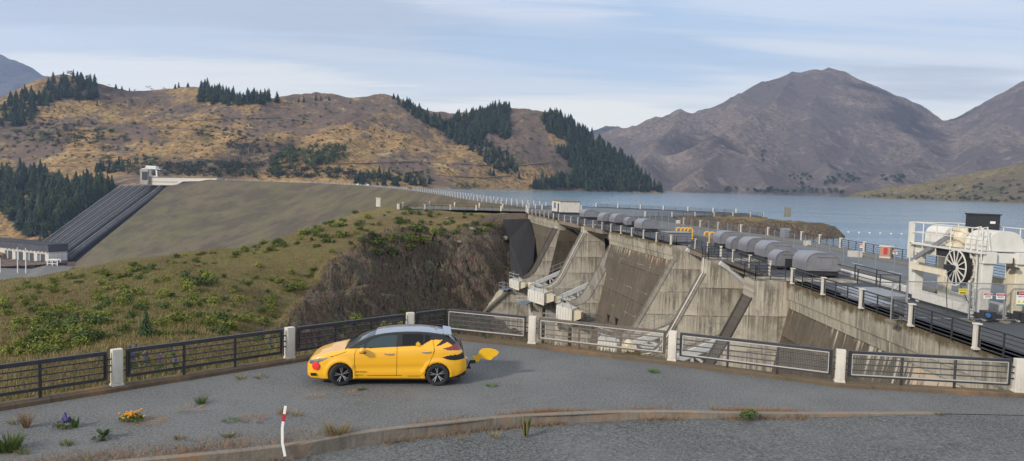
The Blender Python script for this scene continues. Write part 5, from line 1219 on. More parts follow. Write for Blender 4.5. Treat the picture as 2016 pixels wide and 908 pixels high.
# ================================================================= power station
def pw(px, py, d): return ay(px, py, d)
c0 = pw(96, 520, 742); z0 = c0.z; ztop = pw(96, 483, 742).z; e0 = pw(133, 517, 760); l0 = pw(-60, 506, 800)
ps = thing('power_station', 'long pale power station with dark roof band at the foot of the penstocks', 'power station', tuple(c0))
A_ = V3((c0.x, c0.y, 0)); B_ = V3((e0.x, e0.y, 0)); L_ = V3((l0.x, l0.y, 0)); Q_ = L_ + (B_ - A_)
hz = ztop - z0
def blk(z1, z2, e=0.): 
    P = [A_ + V3((e * .2, -e, 0)), B_ + V3((e, -e * .2, 0)), Q_ + V3((0, e, 0)), L_ + V3((-e, -e, 0))]; m = MB(); m.quadbox([v + V3((0, 0, z1)) for v in P] + [v + V3((0, 0, z2)) for v in P]); return m
blk(z0 - 8, z0 + hz * .63).build('wall', MAT['white_c'], ps, world=True)
blk(z0 + hz * .63, z0 + hz, .8).build('roof_band', MAT['pipe'], ps, world=True)
blk(z0 + hz, z0 + hz + .6, 1.4).build('roof', MAT['dkmetal'], ps, world=True)
dl = (L_ - A_); nl = V3((dl.y, -dl.x, 0)).normalized(); nl = nl if nl.y < 0 else -nl; dl_n = dl.normalized(); Ll = dl.length
def wallbox(s0, s1, z1, z2, dp, o0=0.):
    P = [A_ + dl_n * s0 + nl * (o0 + dp), A_ + dl_n * s1 + nl * (o0 + dp), A_ + dl_n * s1 + nl * o0, A_ + dl_n * s0 + nl * o0]; m = MB(); m.quadbox([v + V3((0, 0, z0 + z1)) for v in P] + [v + V3((0, 0, z0 + z2)) for v in P]); return m
for k in range(4):
    s = 6 + k * 18
    w_ = wallbox(s, s + 12, .8, hz * .5, .25); w_.build('bay_opening', MAT['pipe'], ps, world=True)
    wallbox(s + 6.4, s + 11, 1.4, hz * .42, .5).build('transformer', MAT['walk'], ps, world=True); wallbox(s + 5.2, s + 6.2, .6, hz * .52, 1.2).build('fin_wall', MAT['white_c'], ps, world=True)
for k in range(24): wallbox(1.5 + k * 3, 1.9 + k * 3, hz * .55, hz * .66, .9, .4).build('bracket', MAT['white_c'], ps, world=True) if k % 2 == 0 else None
de = (B_ - A_); Le = de.length; de = de.normalized(); ne = V3((de.y, -de.x, 0)); ne = ne if ne.y < 0 else -ne
def endbox(s0, s1, z1, z2, dp=.3):
    P = [A_ + de * s0 + ne * dp, A_ + de * s1 + ne * dp, A_ + de * s1, A_ + de * s0]; m = MB(); m.quadbox([v + V3((0, 0, z0 + z1)) for v in P] + [v + V3((0, 0, z0 + z2)) for v in P]); return m
for k in range(4):
    s = 1 + k * (Le - 2) / 4
    for r_ in range(2): endbox(s + .3, s + (Le - 2) / 4 - .3, hz * (.08 + r_ * .24), hz * (.30 + r_ * .22)).build('window', MAT['signw'], ps, world=True)
endbox(Le * .45, Le - .6, .2, hz * .12, .35).build('door', MAT['dkmetal'], ps, world=True)
# tailrace deck with piers
td = thing('tailrace_deck', 'low concrete bridge deck on stubby piers in front of the power station', 'bridge', tuple(c0)); wallbox(14, Ll, -1.4, -.2, 5, 2.).build('deck', MAT['white_c'], td, world=True)
for k in range(9): wallbox(18 + k * 7, 20 + k * 7, -8, -1.4, 4, 2.4).build('pier', MAT['conc'], td, world=True)
wallbox(16, Ll, -9, -1.4, .3, 1.5).build('back_wall', MAT['pipe'], td, world=True)
m = MB(); m.face([pw(-80, 600, 640) * 1, pw(150, 570, 640) * 1, pw(150, 515, 775) * 1, pw(96, 519.5, 745) * 1, pw(-80, 519.5, 760) * 1]); 
m = MB(); za = z0 - .3; m.face([(-1000, 560, za - 3), (-380, 560, za - 3), (B_.x + 14, B_.y + 4, za), (A_.x, A_.y - 1, za), (A_.x - 12, A_.y - 8, za - 4), (-1000, A_.y - 10, za - 4)]); tag(m.build('yard_pavement', MAT['path']), kind='structure')
g = thing('yard_frame', 'small white steel frame beside the end wall of the power station', 'gantry', tuple(pw(48 * 0 + 100, 526, 735)))
m = MB(); fp = pw(93.5, 527, 735); 
for x in (0, 5, 10):
    for y in (0, 5): m.beam((fp.x + x, fp.y + y, fp.z), (fp.x + x, fp.y + y, fp.z + 8), .9)
for y in (0, 5): m.beam((fp.x, fp.y + y, fp.z + 8), (fp.x + 10, fp.y + y, fp.z + 8), 1.); m.beam((fp.x, fp.y + y, fp.z + 4), (fp.x + 10, fp.y + y, fp.z + 4), .7)
m.build('frame', MAT['signw'], g, world=True)
for i, (px, pt, pb_) in enumerate(((1, 508, 556), (35, 487, 541), (51, 488, 540))):
    b = pw(px, pb_, 700); t = pw(px, pt, 700); g = MB().tube([(0, 0, 0), (0, 0, t.z - b.z)], [.55, .35], 8).build('lamp_pole', MAT['signw']); g.location = b
    tag(g, ['leftmost pale pole at the picture edge before the power station', 'middle pale pole in front of the power station', 'rightmost pale pole in front of the power station'][i], 'pole', 'pale poles in the power station yard')
# ================================================================= tracks cut into the far hills (draped ribbons)
def drape(bv, px, py):
    d = V3(ray(px, py)).normalized(); h = bv.ray_cast(V3((0, 0, CZ)), d, 20000); return h[0]
MAT['track'] = paint('pale_dirt_track', (.26, .19, .13), .95, var=.2, sc=.05)
def track(pts, name='dirt_track'):
    m = MB(); P = []
    for (x0, y0), (x1, y1) in zip(pts[:-1], pts[1:]):
        n = max(2, int(abs(x1 - x0) / 5))
        for k in range(n):
            h = drape(BV_HILL, x0 + (x1 - x0) * k / n, y0 + (y1 - y0) * k / n)
            if h: P.append(h)
    for a, b in zip(P[:-1], P[1:]):
        if (a - b).length < 70: m.beam(a + V3((0, 0, .0)), b + V3((0, 0, .0)), 5, 1.3)
    if m.f: tag(m.build(name, MAT['track']), kind='structure')
for t_ in ([(150, 348), (240, 346.5), (280, 346.5)], [(300, 232), (380, 238), (460, 232), (560, 233), (620, 240)], [(330, 250), (420, 258), (490, 268)], [(640, 322), (700, 322), (800, 318), (900, 322), (1000, 328), (1090, 318)], [(430, 333), (500, 333), (560, 328), (640, 330)], [(860, 345), (950, 350), (1010, 345)], [(60, 330), (130, 325), (230, 328)]): track(t_)
# ================================================================= yellow hatchback
car = thing('yellow_car', 'small yellow electric hatchback with pale grey roof parked on the gravel lot by the railing', 'car', (-3.345, 20.745 + .90, .0), R(186))
car.location = V3(az(674, 757)).lerp(az(862, 757), .5) + V3((-.10, .68, 0)); car.location.z = 0.0
LC = 4.49; S0 = 2.31      # s measured from the nose; x_local = S0 - s
def cs(pts):
    xs = [p[0] for p in pts]; ys = [p[1] for p in pts]
    def f(s):
        s = np.asarray(s, float); t = np.interp(s, xs, ys)
        return (np.interp(s - .05, xs, ys) + 2 * t + np.interp(s + .05, xs, ys)) / 4
    return f
zt = cs([(0, .56), (.03, .66), (.10, .745), (.3, .84), (.6, .925), (.9, .985), (1.04, 1.02), (1.12, 1.06), (1.4, 1.235), (1.65, 1.36), (1.85, 1.425), (2.1, 1.475), (2.4, 1.51), (2.75, 1.53), (3.1, 1.53), (3.4, 1.51), (3.7, 1.47), (3.94, 1.43), (4.0, 1.38), (4.2, 1.22), (4.34, 1.04), (4.40, .93), (4.44, .85), (4.47, .70), (4.49, .56)])
zb = cs([(0, .54), (.05, .64), (.15, .72), (.35, .80), (.7, .875), (1.05, .935), (1.3, .965), (1.9, .99), (2.6, 1.02), (3.2, 1.06), (3.7, 1.08), (4.0, 1.06), (4.25, 1.0), (4.38, .92), (4.45, .8), (4.49, .54)])
wb = cs([(0, .50), (.03, .62), (.10, .71), (.25, .78), (.5, .84), (.9, .875), (1.4, .885), (3.2, .89), (3.8, .88), (4.1, .85), (4.3, .80), (4.42, .73), (4.49, .62)])
zl = cs([(0, .24), (.1, .19), (.5, .17), (1.0, .19), (3.4, .19), (3.9, .2), (4.2, .25), (4.49, .38)])
wr = cs([(0, .40), (.2, .60), (.6, .70), (1.0, .74), (1.1, .735), (1.4, .69), (1.75, .64), (2.2, .61), (3.0, .60), (3.6, .585), (4.0, .56), (4.2, .60), (4.38, .64), (4.49, .52)])
ns = 300; SS = np.linspace(0, LC, ns)
T = [0, .06, .16, .34, .50, .56, .62, .86, .92, 1.0]
def section(s):
    b, l, w_, t, r_ = float(zb(s)), float(zl(s)), float(wb(s)), float(zt(s)), float(wr(s))
    g = max(0., min(1., (t - b - .04) / .30)); zr = t - .02 - .045 * g
    zr = max(zr, b + .012)
    pts = [(w_ * .90, l), (w_ * .955, l + .03), (w_ * .985, l + (b - l) * .22), (w_ * 1.0, l + (b - l) * .52), (w_ * .995, l + (b - l) * .78), (w_ * .975, b - .012), (w_ * .955, b + .008),
           (r_ + .022, zr), (r_ - .05, zr + .5 * (t - zr) + .006), (0, t)]
    if g > .3: pts[6] = (w_ * .945, b + .02)
    return pts
nv = 84; VV = np.linspace(0, 1, nv)
grid = np.zeros((ns, nv, 2))
for i, s in enumerate(SS):
    p = np.array(section(s)); tt = np.array(T)
    for k in range(2):
        v = np.interp(VV, tt, p[:, k]); vs = v.copy()
        for _ in range(2): vs[1:-1] = (vs[:-2] + 2 * vs[1:-1] + vs[2:]) / 4
        grid[i, :, k] = vs
# sculpting: crease line over the doors and wheel-arch flares
for i, s in enumerate(SS):
    for j in range(nv):
        y, z = grid[i, j]
        if VV[j] < .56:
            y -= .018 * math.exp(-((z - .52 - .02 * (s - 2.2)) / .10) ** 2) * (1 if 1.3 < s < 3.3 else .0)
            for c in (.96, 3.66):
                d = math.hypot(s - c, z - .32); y += .022 * math.exp(-((d - .40) / .06) ** 2)
            grid[i, j, 0] = y
def ip(p, poly):
    x, y = p; c = False; n = len(poly)
    for i in range(n):
        x0, y0 = poly[i]; x1, y1 = poly[(i + 1) % n]
        if (y0 > y) != (y1 > y) and x < (x1 - x0) * (y - y0) / (y1 - y0) + x0: c = not c
    return c
WF = [(1.63, 1.085), (1.64, 1.20), (1.80, 1.305), (1.98, 1.375), (2.2, 1.415), (2.52, 1.43), (2.48, 1.115), (2.0, 1.095)]
WQ = [(1.32, 1.065), (1.44, 1.13), (1.585, 1.20), (1.59, 1.08)]
WR_ = [(2.66, 1.13), (2.66, 1.435), (3.0, 1.44), (3.25, 1.425), (3.25, 1.175), (3.05, 1.15)]
WR2 = [(3.29, 1.20), (3.29, 1.42), (3.44, 1.405), (3.43, 1.27)]
FIN = [(3.28, 1.085), (3.33, 1.205), (3.46, 1.285), (3.62, 1.30), (3.79, 1.29), (3.93, 1.235), (4.08, 1.14), (4.12, 1.06), (4.05, 1.0), (3.3, .9)]
DKT = [(3.61, 1.14), (3.80, 1.30), (3.93, 1.235), (3.72, 1.15)]
TL = [(3.78, 1.075), (4.02, 1.12), (4.20, 1.20), (4.36, 1.17), (4.42, 1.02), (4.25, 1.01), (3.95, 1.03)]
REF = [(3.78, .83), (4.0, .885), (4.25, .90), (4.40, .97), (4.46, .9), (4.42, .77), (4.2, .74), (3.95, .76)]
HL = [(.06, .60), (.10, .70), (.22, .73), (.42, .775), (.62, .79), (.50, .72), (.34, .645), (.2, .60)]
LAMPF = [(.10, .30), (.10, .36), (.30, .38), (.34, .30)]
def belt(s): return np.interp(s, [1.1, 1.26, 1.93, 2.65, 3.1, 3.27, 3.40, 3.46, 3.62, 3.9, 4.1, 4.4], [1.03, 1.05, 1.075, 1.115, 1.145, 1.18, 1.26, 1.285, 1.30, 1.22, 1.1, 1.0])
def classify(s, z, v, y):
    top = v > .875
    if top:
        if s < 1.05: return 'bonnet'
        if v < .915 and 1.05 < s < 4.02: return 'pillar'
        if s < 1.88: return 'windscreen' if y < float(wr(s)) - .055 else 'pillar'
        if s < 3.99: return 'roof'
        if 4.03 < s < 4.33: return 'rear_window'
        if s <= 4.03: return 'roof'
        return 'tailgate' if s < 4.42 else 'body'
    if ip((s, z), HL): return 'headlight'
    if ip((s, z), TL): return 'tail_light'
    if ip((s, z), REF) or ip((s, z), DKT): return 'pillar'
    if ip((s, z), WF) or ip((s, z), WQ): return 'door_window'
    if ip((s, z), WR_) or ip((s, z), WR2): return 'rear_door_window'
    if s > 1.16 and z > belt(s) and v > .5 and not (s > 3.0 and ip((s, z), FIN)): return 'pillar'
    # seams
    for a, b in (((1.38, 1.03), (1.34, .90)), ((1.34, .90), (1.36, .32)), ((2.52, 1.11), (2.51, .30)), ((1.36, .31), (3.19, .29)), ((3.19, .29), (3.34, .48)), ((3.34, .48), (3.46, .74)), ((3.46, .74), (3.57, 1.02)), ((3.57, 1.02), (3.52, 1.27)), ((.62, .80), (1.1, .965))):
        dx, dz = b[0] - a[0], b[1] - a[1]; t_ = max(0, min(1, ((s - a[0]) * dx + (z - a[1]) * dz) / (dx * dx + dz * dz)))
        if math.hypot(s - a[0] - t_ * dx, z - a[1] - t_ * dz) < .0078: return 'SEAM'
    if z > .31 and 1.35 < s < 2.515: return 'front_door'
    if z > .30 and 2.515 <= s and s < np.interp(z, [.29, .48, .74, 1.02, 1.27], [3.19, 3.34, 3.46, 3.57, 3.52]): return 'rear_door'
    if z < float(zl(s)) + .05 and 1.3 < s < 3.3: return 'sill'
    return 'body'
MATC = {}
t = NT('yellow_car_paint'); MATC['y'] = t.fin((.84, .43, .014), .34, 0., Coat_Weight=.8, Coat_Roughness=.06)
t = NT('pale_grey_roof_paint'); MATC['k'] = t.fin((.36, .38, .41), .22, .55, Coat_Weight=1., Coat_Roughness=.04)  # pale metallic grey on roof, spoiler and antenna
t = NT('car_glass'); MATC['g'] = t.fin((.030, .050, .058), .04, 0., spec=.6)
t = NT('tinted_glass'); MATC['g2'] = t.fin((.006, .007, .010), .05, 0., spec=.35)
t = NT('black_trim'); MATC['tr'] = t.fin((.016, .016, .018), .35)
t = NT('tyre_rubber'); MATC['ty'] = t.fin((.022, .022, .023), .85, normal=t.bump(t.noise(40, 2, src=t.co), .3, .01))
t = NT('tail_light_red'); MATC['tl'] = t.fin((.18, .006, .012), .15, Coat_Weight=1.)
t = NT('headlight_lens'); MATC['hl'] = t.fin((.22, .23, .25), .08, .5, Coat_Weight=1.)
t = NT('machined_alloy'); MATC['al'] = t.fin((.62, .62, .64), .25, .9)
t = NT('dark_alloy'); MATC['ad'] = t.fin((.03, .03, .034), .35, .4)
t = NT('chrome'); MATC['ch'] = t.fin((.75, .75, .76), .12, 1.)
t = NT('seam_shadow_gap'); MATC['seam'] = t.fin((.20, .095, .006), .8)
CLS = {}
arch = lambda s, z: any(math.hypot(s - c, z - .325) < .352 for c in (.96, 3.66))
NF = []
for side in (1, -1):
    for i in range(ns - 1):
        for j in range(nv - 1):
            s = (SS[i] + SS[i + 1]) / 2; v = (VV[j] + VV[j + 1]) / 2
            y = grid[i:i + 2, j:j + 2, 0].mean(); z = grid[i:i + 2, j:j + 2, 1].mean()
            if v < .56 and arch(s, z): continue
            c = classify(s, z, v, y); CLS.setdefault((c, side), []).append((i, j))
pm = {'bonnet': 'y', 'windscreen': 'g', 'pillar': 'tr', 'roof': 'k', 'rear_window': 'g2', 'tailgate': 'k', 'body': 'y', 'headlight': 'hl', 'tail_light': 'tl', 'door_window': 'g', 'rear_door_window': 'g2', 'front_door': 'y', 'rear_door': 'y', 'sill': 'y', 'SEAM': 'seam'}
both = {'bonnet', 'windscreen', 'roof', 'rear_window', 'tailgate', 'body', 'pillar', 'SEAM'}
def car_part(keys, name, mats, parent):
    m = MB(); idx = {}
    for c, side in keys:
        for i, j in CLS.get((c, side), []):
            q = []
            for a, b in ((i, j), (i + 1, j), (i + 1, j + 1), (i, j + 1)):
                k = (a, b, side if b < nv - 1 else 0)
                if k not in idx:
                    idx[k] = len(m.v); yy_, z_ = grid[a, b]
                    inn = .012 if c in ('windscreen', 'door_window', 'rear_door_window', 'rear_window') else (.010 if c == 'SEAM' else 0)
                    m.v.append((S0 - SS[a], side * (yy_ - (inn if b < nv * .86 else 0)), z_ - (inn if b >= nv * .86 else 0)))
                q.append(idx[k])
            m.f.append(q if side > 0 else q[::-1]); m.m.append(0)
    return m.build(name, mats, parent, smooth=True) if m.f else None
P_body = car_part([('body', 1), ('body', -1)], 'body', MATC['y'], car)
car_part([('SEAM', 1), ('SEAM', -1)], 'panel_gap', MATC['seam'], P_body)
car_part([('bonnet', 1), ('bonnet', -1)], 'bonnet', MATC['y'], car)
car_part([('roof', 1), ('roof', -1)], 'roof', MATC['k'], car)
car_part([('pillar', 1), ('pillar', -1)], 'black_trim', MATC['tr'], car)
car_part([('windscreen', 1), ('windscreen', -1)], 'windscreen', MATC['g'], car)
rg_ = car_part([('tailgate', 1), ('tailgate', -1)], 'tailgate', MATC['tr'], car)
car_part([('rear_window', 1), ('rear_window', -1)], 'rear_window', MATC['g2'], rg_)
DOORS = {}
for side in (1, -1):
    for c, n in (('front_door', 'front_door'), ('rear_door', 'rear_door')):
        d = car_part([(c, side)], n, MATC['y'], car); DOORS[(c, side)] = d
        car_part([('door_window' if c == 'front_door' else 'rear_door_window', side)], 'window', MATC['g' if c == 'front_door' else 'g2'], d)
        sx = S0 - (2.30 if c == 'front_door' else 3.33); z_ = .925 if c == 'front_door' else .985
        m = MB(); yy_ = .885 * side; m.tube([(sx + .12, yy_, z_), (sx + .08, yy_ + .035 * side, z_ + .005), (sx - .08, yy_ + .035 * side, z_ + .01), (sx - .12, yy_, z_ + .01)], .017, 8); m.build('handle', MATC['ch'], d, smooth='auto')
    car_part([('headlight', side)], 'headlight', MATC['hl'], car); car_part([('tail_light', side)], 'tail_light', MATC['tl'], car); car_part([('sill', side)], 'sill', MATC['y'], car)
    # mirror
    m = MB(); m.lathe([(0, -.10), (.05, -.095), (.075, -.03), (.08, .05), (.07, .09), (0, .10)], 16, 'y'); m.xf(Matrix.Translation((S0 - 1.56, side * .985, 1.045)) @ Matrix.Scale(1.25, 4, (1, 0, 0))); mi = m.build('mirror', MATC['y'], car, smooth=True)
    m = MB(); m.box(S0 - 1.66, S0 - 1.50, min(side * .9, side * 1.06), max(side * .9, side * 1.06), .965, 1.0); m.build('mirror_base', MATC['tr'], mi)
    if side == 1: text('badge', 'ZERO EMISSION', .045, (S0 - 1.52, .893, .42), (PI / 2, 0, PI), MATC['tr'], DOORS[('front_door', 1)]); car.children[-1]
    m = MB(); m.tube([(S0 - .19 + 0, side * .70, .585), (S0 - .155, side * .765, .585)], .001, 4)
# front glow: dark grille, projector inside headlight, red ball
m = MB()
for side in (1, -1): m.prism([(S0 - .03, side * .2, .58), (S0 - .05, side * .56, .60), (S0 - .06, side * .52, .40), (S0 - .03, side * .2, .34)], (-.05, 0, 0))
m.box(S0 - .06, S0 - .015, -.3, .3, .36, .60); m.build('grille', MATC['tr'], car)
for side in (1, -1):
    m = MB(); m.lathe([(0, -.02), (.105, -.02), (.115, .0), (.105, .02), (0, .025)], 24, 'y'); m.xf(Matrix.Translation((S0 - .27, side * .80, .555)) @ Matrix.Rotation(-side * R(20), 4, 'Z') @ Matrix.Rotation(side * R(0), 4, 'X')); m.build('red_disc', paint('red_disc_paint', (.72, .03, .03), .45, var=.02), car, smooth='auto')
    m = MB(); m.prism([(S0 - .11, side * .705, .34), (S0 - .27, side * .80, .36), (S0 - .29, side * .80, .285), (S0 - .12, side * .70, .26)], (0, side * .02, 0)); m.build('fog_light_recess', MATC['tr'], car)
# underside and wheel wells
m = MB(); m.box(S0 - 4.3, S0 - .5, -.80, .80, .16, .24); m.box(S0 - 4.42, S0 - 4.2, -.6, .6, .24, .42); m.build('underbody', MATC['tr'], car)
m = MB()
for c in (.96, 3.66):
    for side in (1, -1):
        n = 20; b = len(m.v)
        for k in range(n + 1):
            a = PI * k / n; x = S0 - c + .37 * math.cos(a); z_ = .325 + .37 * math.sin(a); m.v += [(x, side * .86, z_), (x, side * .55, z_)]
        for k in range(n): m.f.append([b + 2 * k, b + 2 * k + 1, b + 2 * k + 3, b + 2 * k + 2]); m.m.append(0)
        m.face([(S0 - c + .37 * math.cos(PI * k / n), side * .55, .325 + .37 * math.sin(PI * k / n)) for k in range(n + 1)])
m.build('wheel_well', MATC['tr'], car)
# no cabin built: opaque dark glass stands in for the dim inside; number plate and rear bumper dark insert
m = MB(); m.box(S0 - 4.47, S0 - 4.30, -.62, .62, .27, .42); m.build('rear_diffuser', MATC['tr'], car)
m = MB(); m.prism([(S0 - 3.80, -.58, 1.465), (S0 - 4.05, -.56, 1.432), (S0 - 4.04, -.56, 1.40), (S0 - 3.84, -.58, 1.40)], (0, 1.16, 0)); m.build('rear_spoiler', MATC['k'], car, bevel=.008)
m = MB(); m.prism([(S0 - 3.52, -.012, 1.49), (S0 - 3.66, -.012, 1.465), (S0 - 3.64, -.012, 1.54)], (0, .024, 0)); m.build('roof_antenna', MATC['k'], car)
m = MB(); m.box(S0 - 3.16, S0 - 3.04, .845, .850, 1.16, 1.235); m.box(S0 - 3.12, S0 - 3.07, .843, .849, 1.15, 1.265); m.build('window_sticker', paint('yellow_sticker', (.8, .45, .02), .5, var=.02), DOORS[('rear_door', 1)])
# wheels
def wheel(s, side, steer):
    g = bpy.data.objects.new('wheel', None); COL.objects.link(g); g.parent = car; g.location = (S0 - s, side * .775, .325); g.rotation_euler = (0, 0, steer + (0 if side > 0 else PI))
    m = MB(); m.lathe([(.205, -.095), (.235, -.105), (.29, -.108), (.313, -.095), (.322, -.06), (.325, 0), (.322, .06), (.313, .095), (.29, .108), (.235, .105), (.205, .095)], 48, 'y'); m.build('tyre', MATC['ty'], g, smooth='auto')
    m = MB(); m.lathe([(.205, -.09), (.21, .095), (.222, .100), (.222, .106), (.208, .104), (.20, .09), (.19, -.02), (0, -.03)], 48, 'y'); rim = m.build('rim', MATC['ad'], g, smooth='auto')
    m = MB()
    for k in range(5):
        a = 2 * PI * k / 5 + .2
        for da in (-.17, .17):
            p0 = V3((math.cos(a + da * .4) * .05, .072, math.sin(a + da * .4) * .05)); p1 = V3((math.cos(a + da) * .207, .094, math.sin(a + da) * .207)); m.beam(p0, p1, .020, .02, up=(0, 1, 0))
    m.lathe([(0, .06), (.035, .06), (.035, .085), (0, .088)], 16, 'y'); m.build('spokes', MATC['al'], rim)
    m = MB()
    for k in range(5): a = 2 * PI * k / 5 + .2; m.beam((math.cos(a) * .04, .066, math.sin(a) * .04), (math.cos(a) * .205, .083, math.sin(a) * .205), .055, .02, up=(0, 1, 0))
    m.build('spoke_backing', MATC['ad'], rim)
wheel(.96, 1, R(22)); wheel(.96, -1, R(20)); wheel(3.66, 1, 0); wheel(3.66, -1, 0)
# tow bracket and the yellow board it carries
m = MB(); m.tube([(S0 - 4.48, .30, .48), (S0 - 4.53, .33, .50), (S0 - 4.54, .36, .58), (S0 - 4.52, .38, .68), (S0 - 4.45, .38, .74)], .018, 8); m.build('tow_bar_hoop', MATC['ch'], car)
def tail_px(x, y):
    px, py = 790 + x / 6.055, 630 + y / 6.055; P = ay(px, py, 21.75); return (S0 - (.96 + (P.x + 4.80)), .0, P.z)
m = MB(); pts = [(S0 - 4.30, .0, .30)] + [tail_px(*q) for q in ((765, 575), (800, 553), (812, 525), (818, 490))]
for a, b in zip(pts[:-1], pts[1:]): m.beam(a, b, .05, .05)
p0 = tail_px(820, 505); p1 = tail_px(885, 480); m.box(p1[0], p0[0], -.05, .05, p0[2], p1[2] + .03); p0 = tail_px(805, 570); p1 = tail_px(830, 545); m.box(p1[0], p0[0], -.04, .04, p0[2], p1[2]); m.build('hitch_arm', MATC['tr'], car)
tb = [(860, 475), (855, 420), (905, 425), (930, 370), (965, 338), (1020, 333), (1080, 340), (1130, 355), (1165, 380), (1150, 410), (1100, 445), (1070, 475), (1030, 468), (985, 455), (945, 450), (925, 490), (890, 488)]
m = MB(); m.prism([tail_px(*q) for q in tb], (0, .03, 0)); m.build('tail_board', paint('yellow_board', (.80, .46, .012), .45, var=.04), car, bevel=.004)
# ================================================================= vegetation prototypes
def conifer_arrays(h, r, seed, tiers=9, seg=9, bare=.12):
    g = random.Random(seed); V = []; F = []
    for k in range(tiers):
        f = k / (tiers - 1); z0 = h * (bare + (1 - bare) * f * .93); rad = r * (1 - f) ** .8 * g.uniform(.8, 1.12) + .05 * r; th = h * .20 * (1 - .45 * f); b = len(V); ox, oy = g.uniform(-.06, .06) * r, g.uniform(-.06, .06) * r
        V.append((ox, oy, min(h, z0 + th)))
        n = seg * 2; rot = g.uniform(0, 6)
        for i in range(n):
            a = rot + PI * i / seg; q = rad * (g.uniform(.8, 1.2) if i % 2 == 0 else g.uniform(.42, .68)); V.append((ox + q * math.cos(a), oy + q * math.sin(a), z0 - (th * .25 if i % 2 == 0 else -.10 * th) + g.uniform(-.1, .1) * th))
        for i in range(n): F.append((b, b + 1 + i, b + 1 + (i + 1) % n))
    return V, F
def mesh_obj(name, V, F, mats, mi=None):
    me = bpy.data.meshes.new(name); me.from_pydata([tuple(v) for v in V], [], [tuple(f) for f in F])
    for m_ in (mats if isinstance(mats, (list, tuple)) else [mats]): me.materials.append(m_)
    if mi is not None: me.polygons.foreach_set('material_index', mi)
    me.update(); return me
def clump_arrays(lobes, n, size, seed, flat=.5):
    g = random.Random(seed); V = []; F = []
    for i in range(n):
        cx_, cy_, cz_, rx_, rz_ = g.choice(lobes); u = g.uniform(-1, 1); a = g.uniform(0, 2 * PI); q = math.sqrt(1 - u * u); rr_ = g.uniform(.55, 1.02)
        p = V3((cx_ + rx_ * q * math.cos(a) * rr_, cy_ + rx_ * q * math.sin(a) * rr_, cz_ + rz_ * u * rr_))
        if p.z < .02: p.z = g.uniform(.02, .1) * rz_
        n1 = V3((g.gauss(0, 1), g.gauss(0, 1), g.gauss(0, .7))).normalized(); n2 = n1.orthogonal().normalized(); n2.rotate(Matrix.Rotation(g.uniform(0, 6), 3, n1)) ; s = size * g.uniform(.6, 1.35); b = len(V)
        V += [p - n1 * s, p + n2 * s * .55, p + n1 * s, p - n2 * s * .55]; F.append((b, b + 1, b + 2, b + 3))
    return V, F
def trunk_mesh(h, r, seed, limbs=5, spread=.3):
    g = random.Random(seed); m = MB(); pts = [(0, 0, -.3)]; x = y = 0
    for k in range(1, 5): x += g.uniform(-.03, .03) * h; y += g.uniform(-.03, .03) * h; pts.append((x, y, h * k / 4))
    m.tube(pts, [r, r * .85, r * .65, r * .45, r * .2], 7)
    for k in range(limbs):
        a = g.uniform(0, 6.3); z = h * g.uniform(.35, .8); L = h * spread * g.uniform(.6, 1.1); p = V3((x * z / h, y * z / h, z)); m.tube([p, p + V3((math.cos(a) * L * .6, math.sin(a) * L * .6, L * .4)), p + V3((math.cos(a) * L, math.sin(a) * L, L * .9))], [r * .35, r * .25, r * .1], 5)
    return m
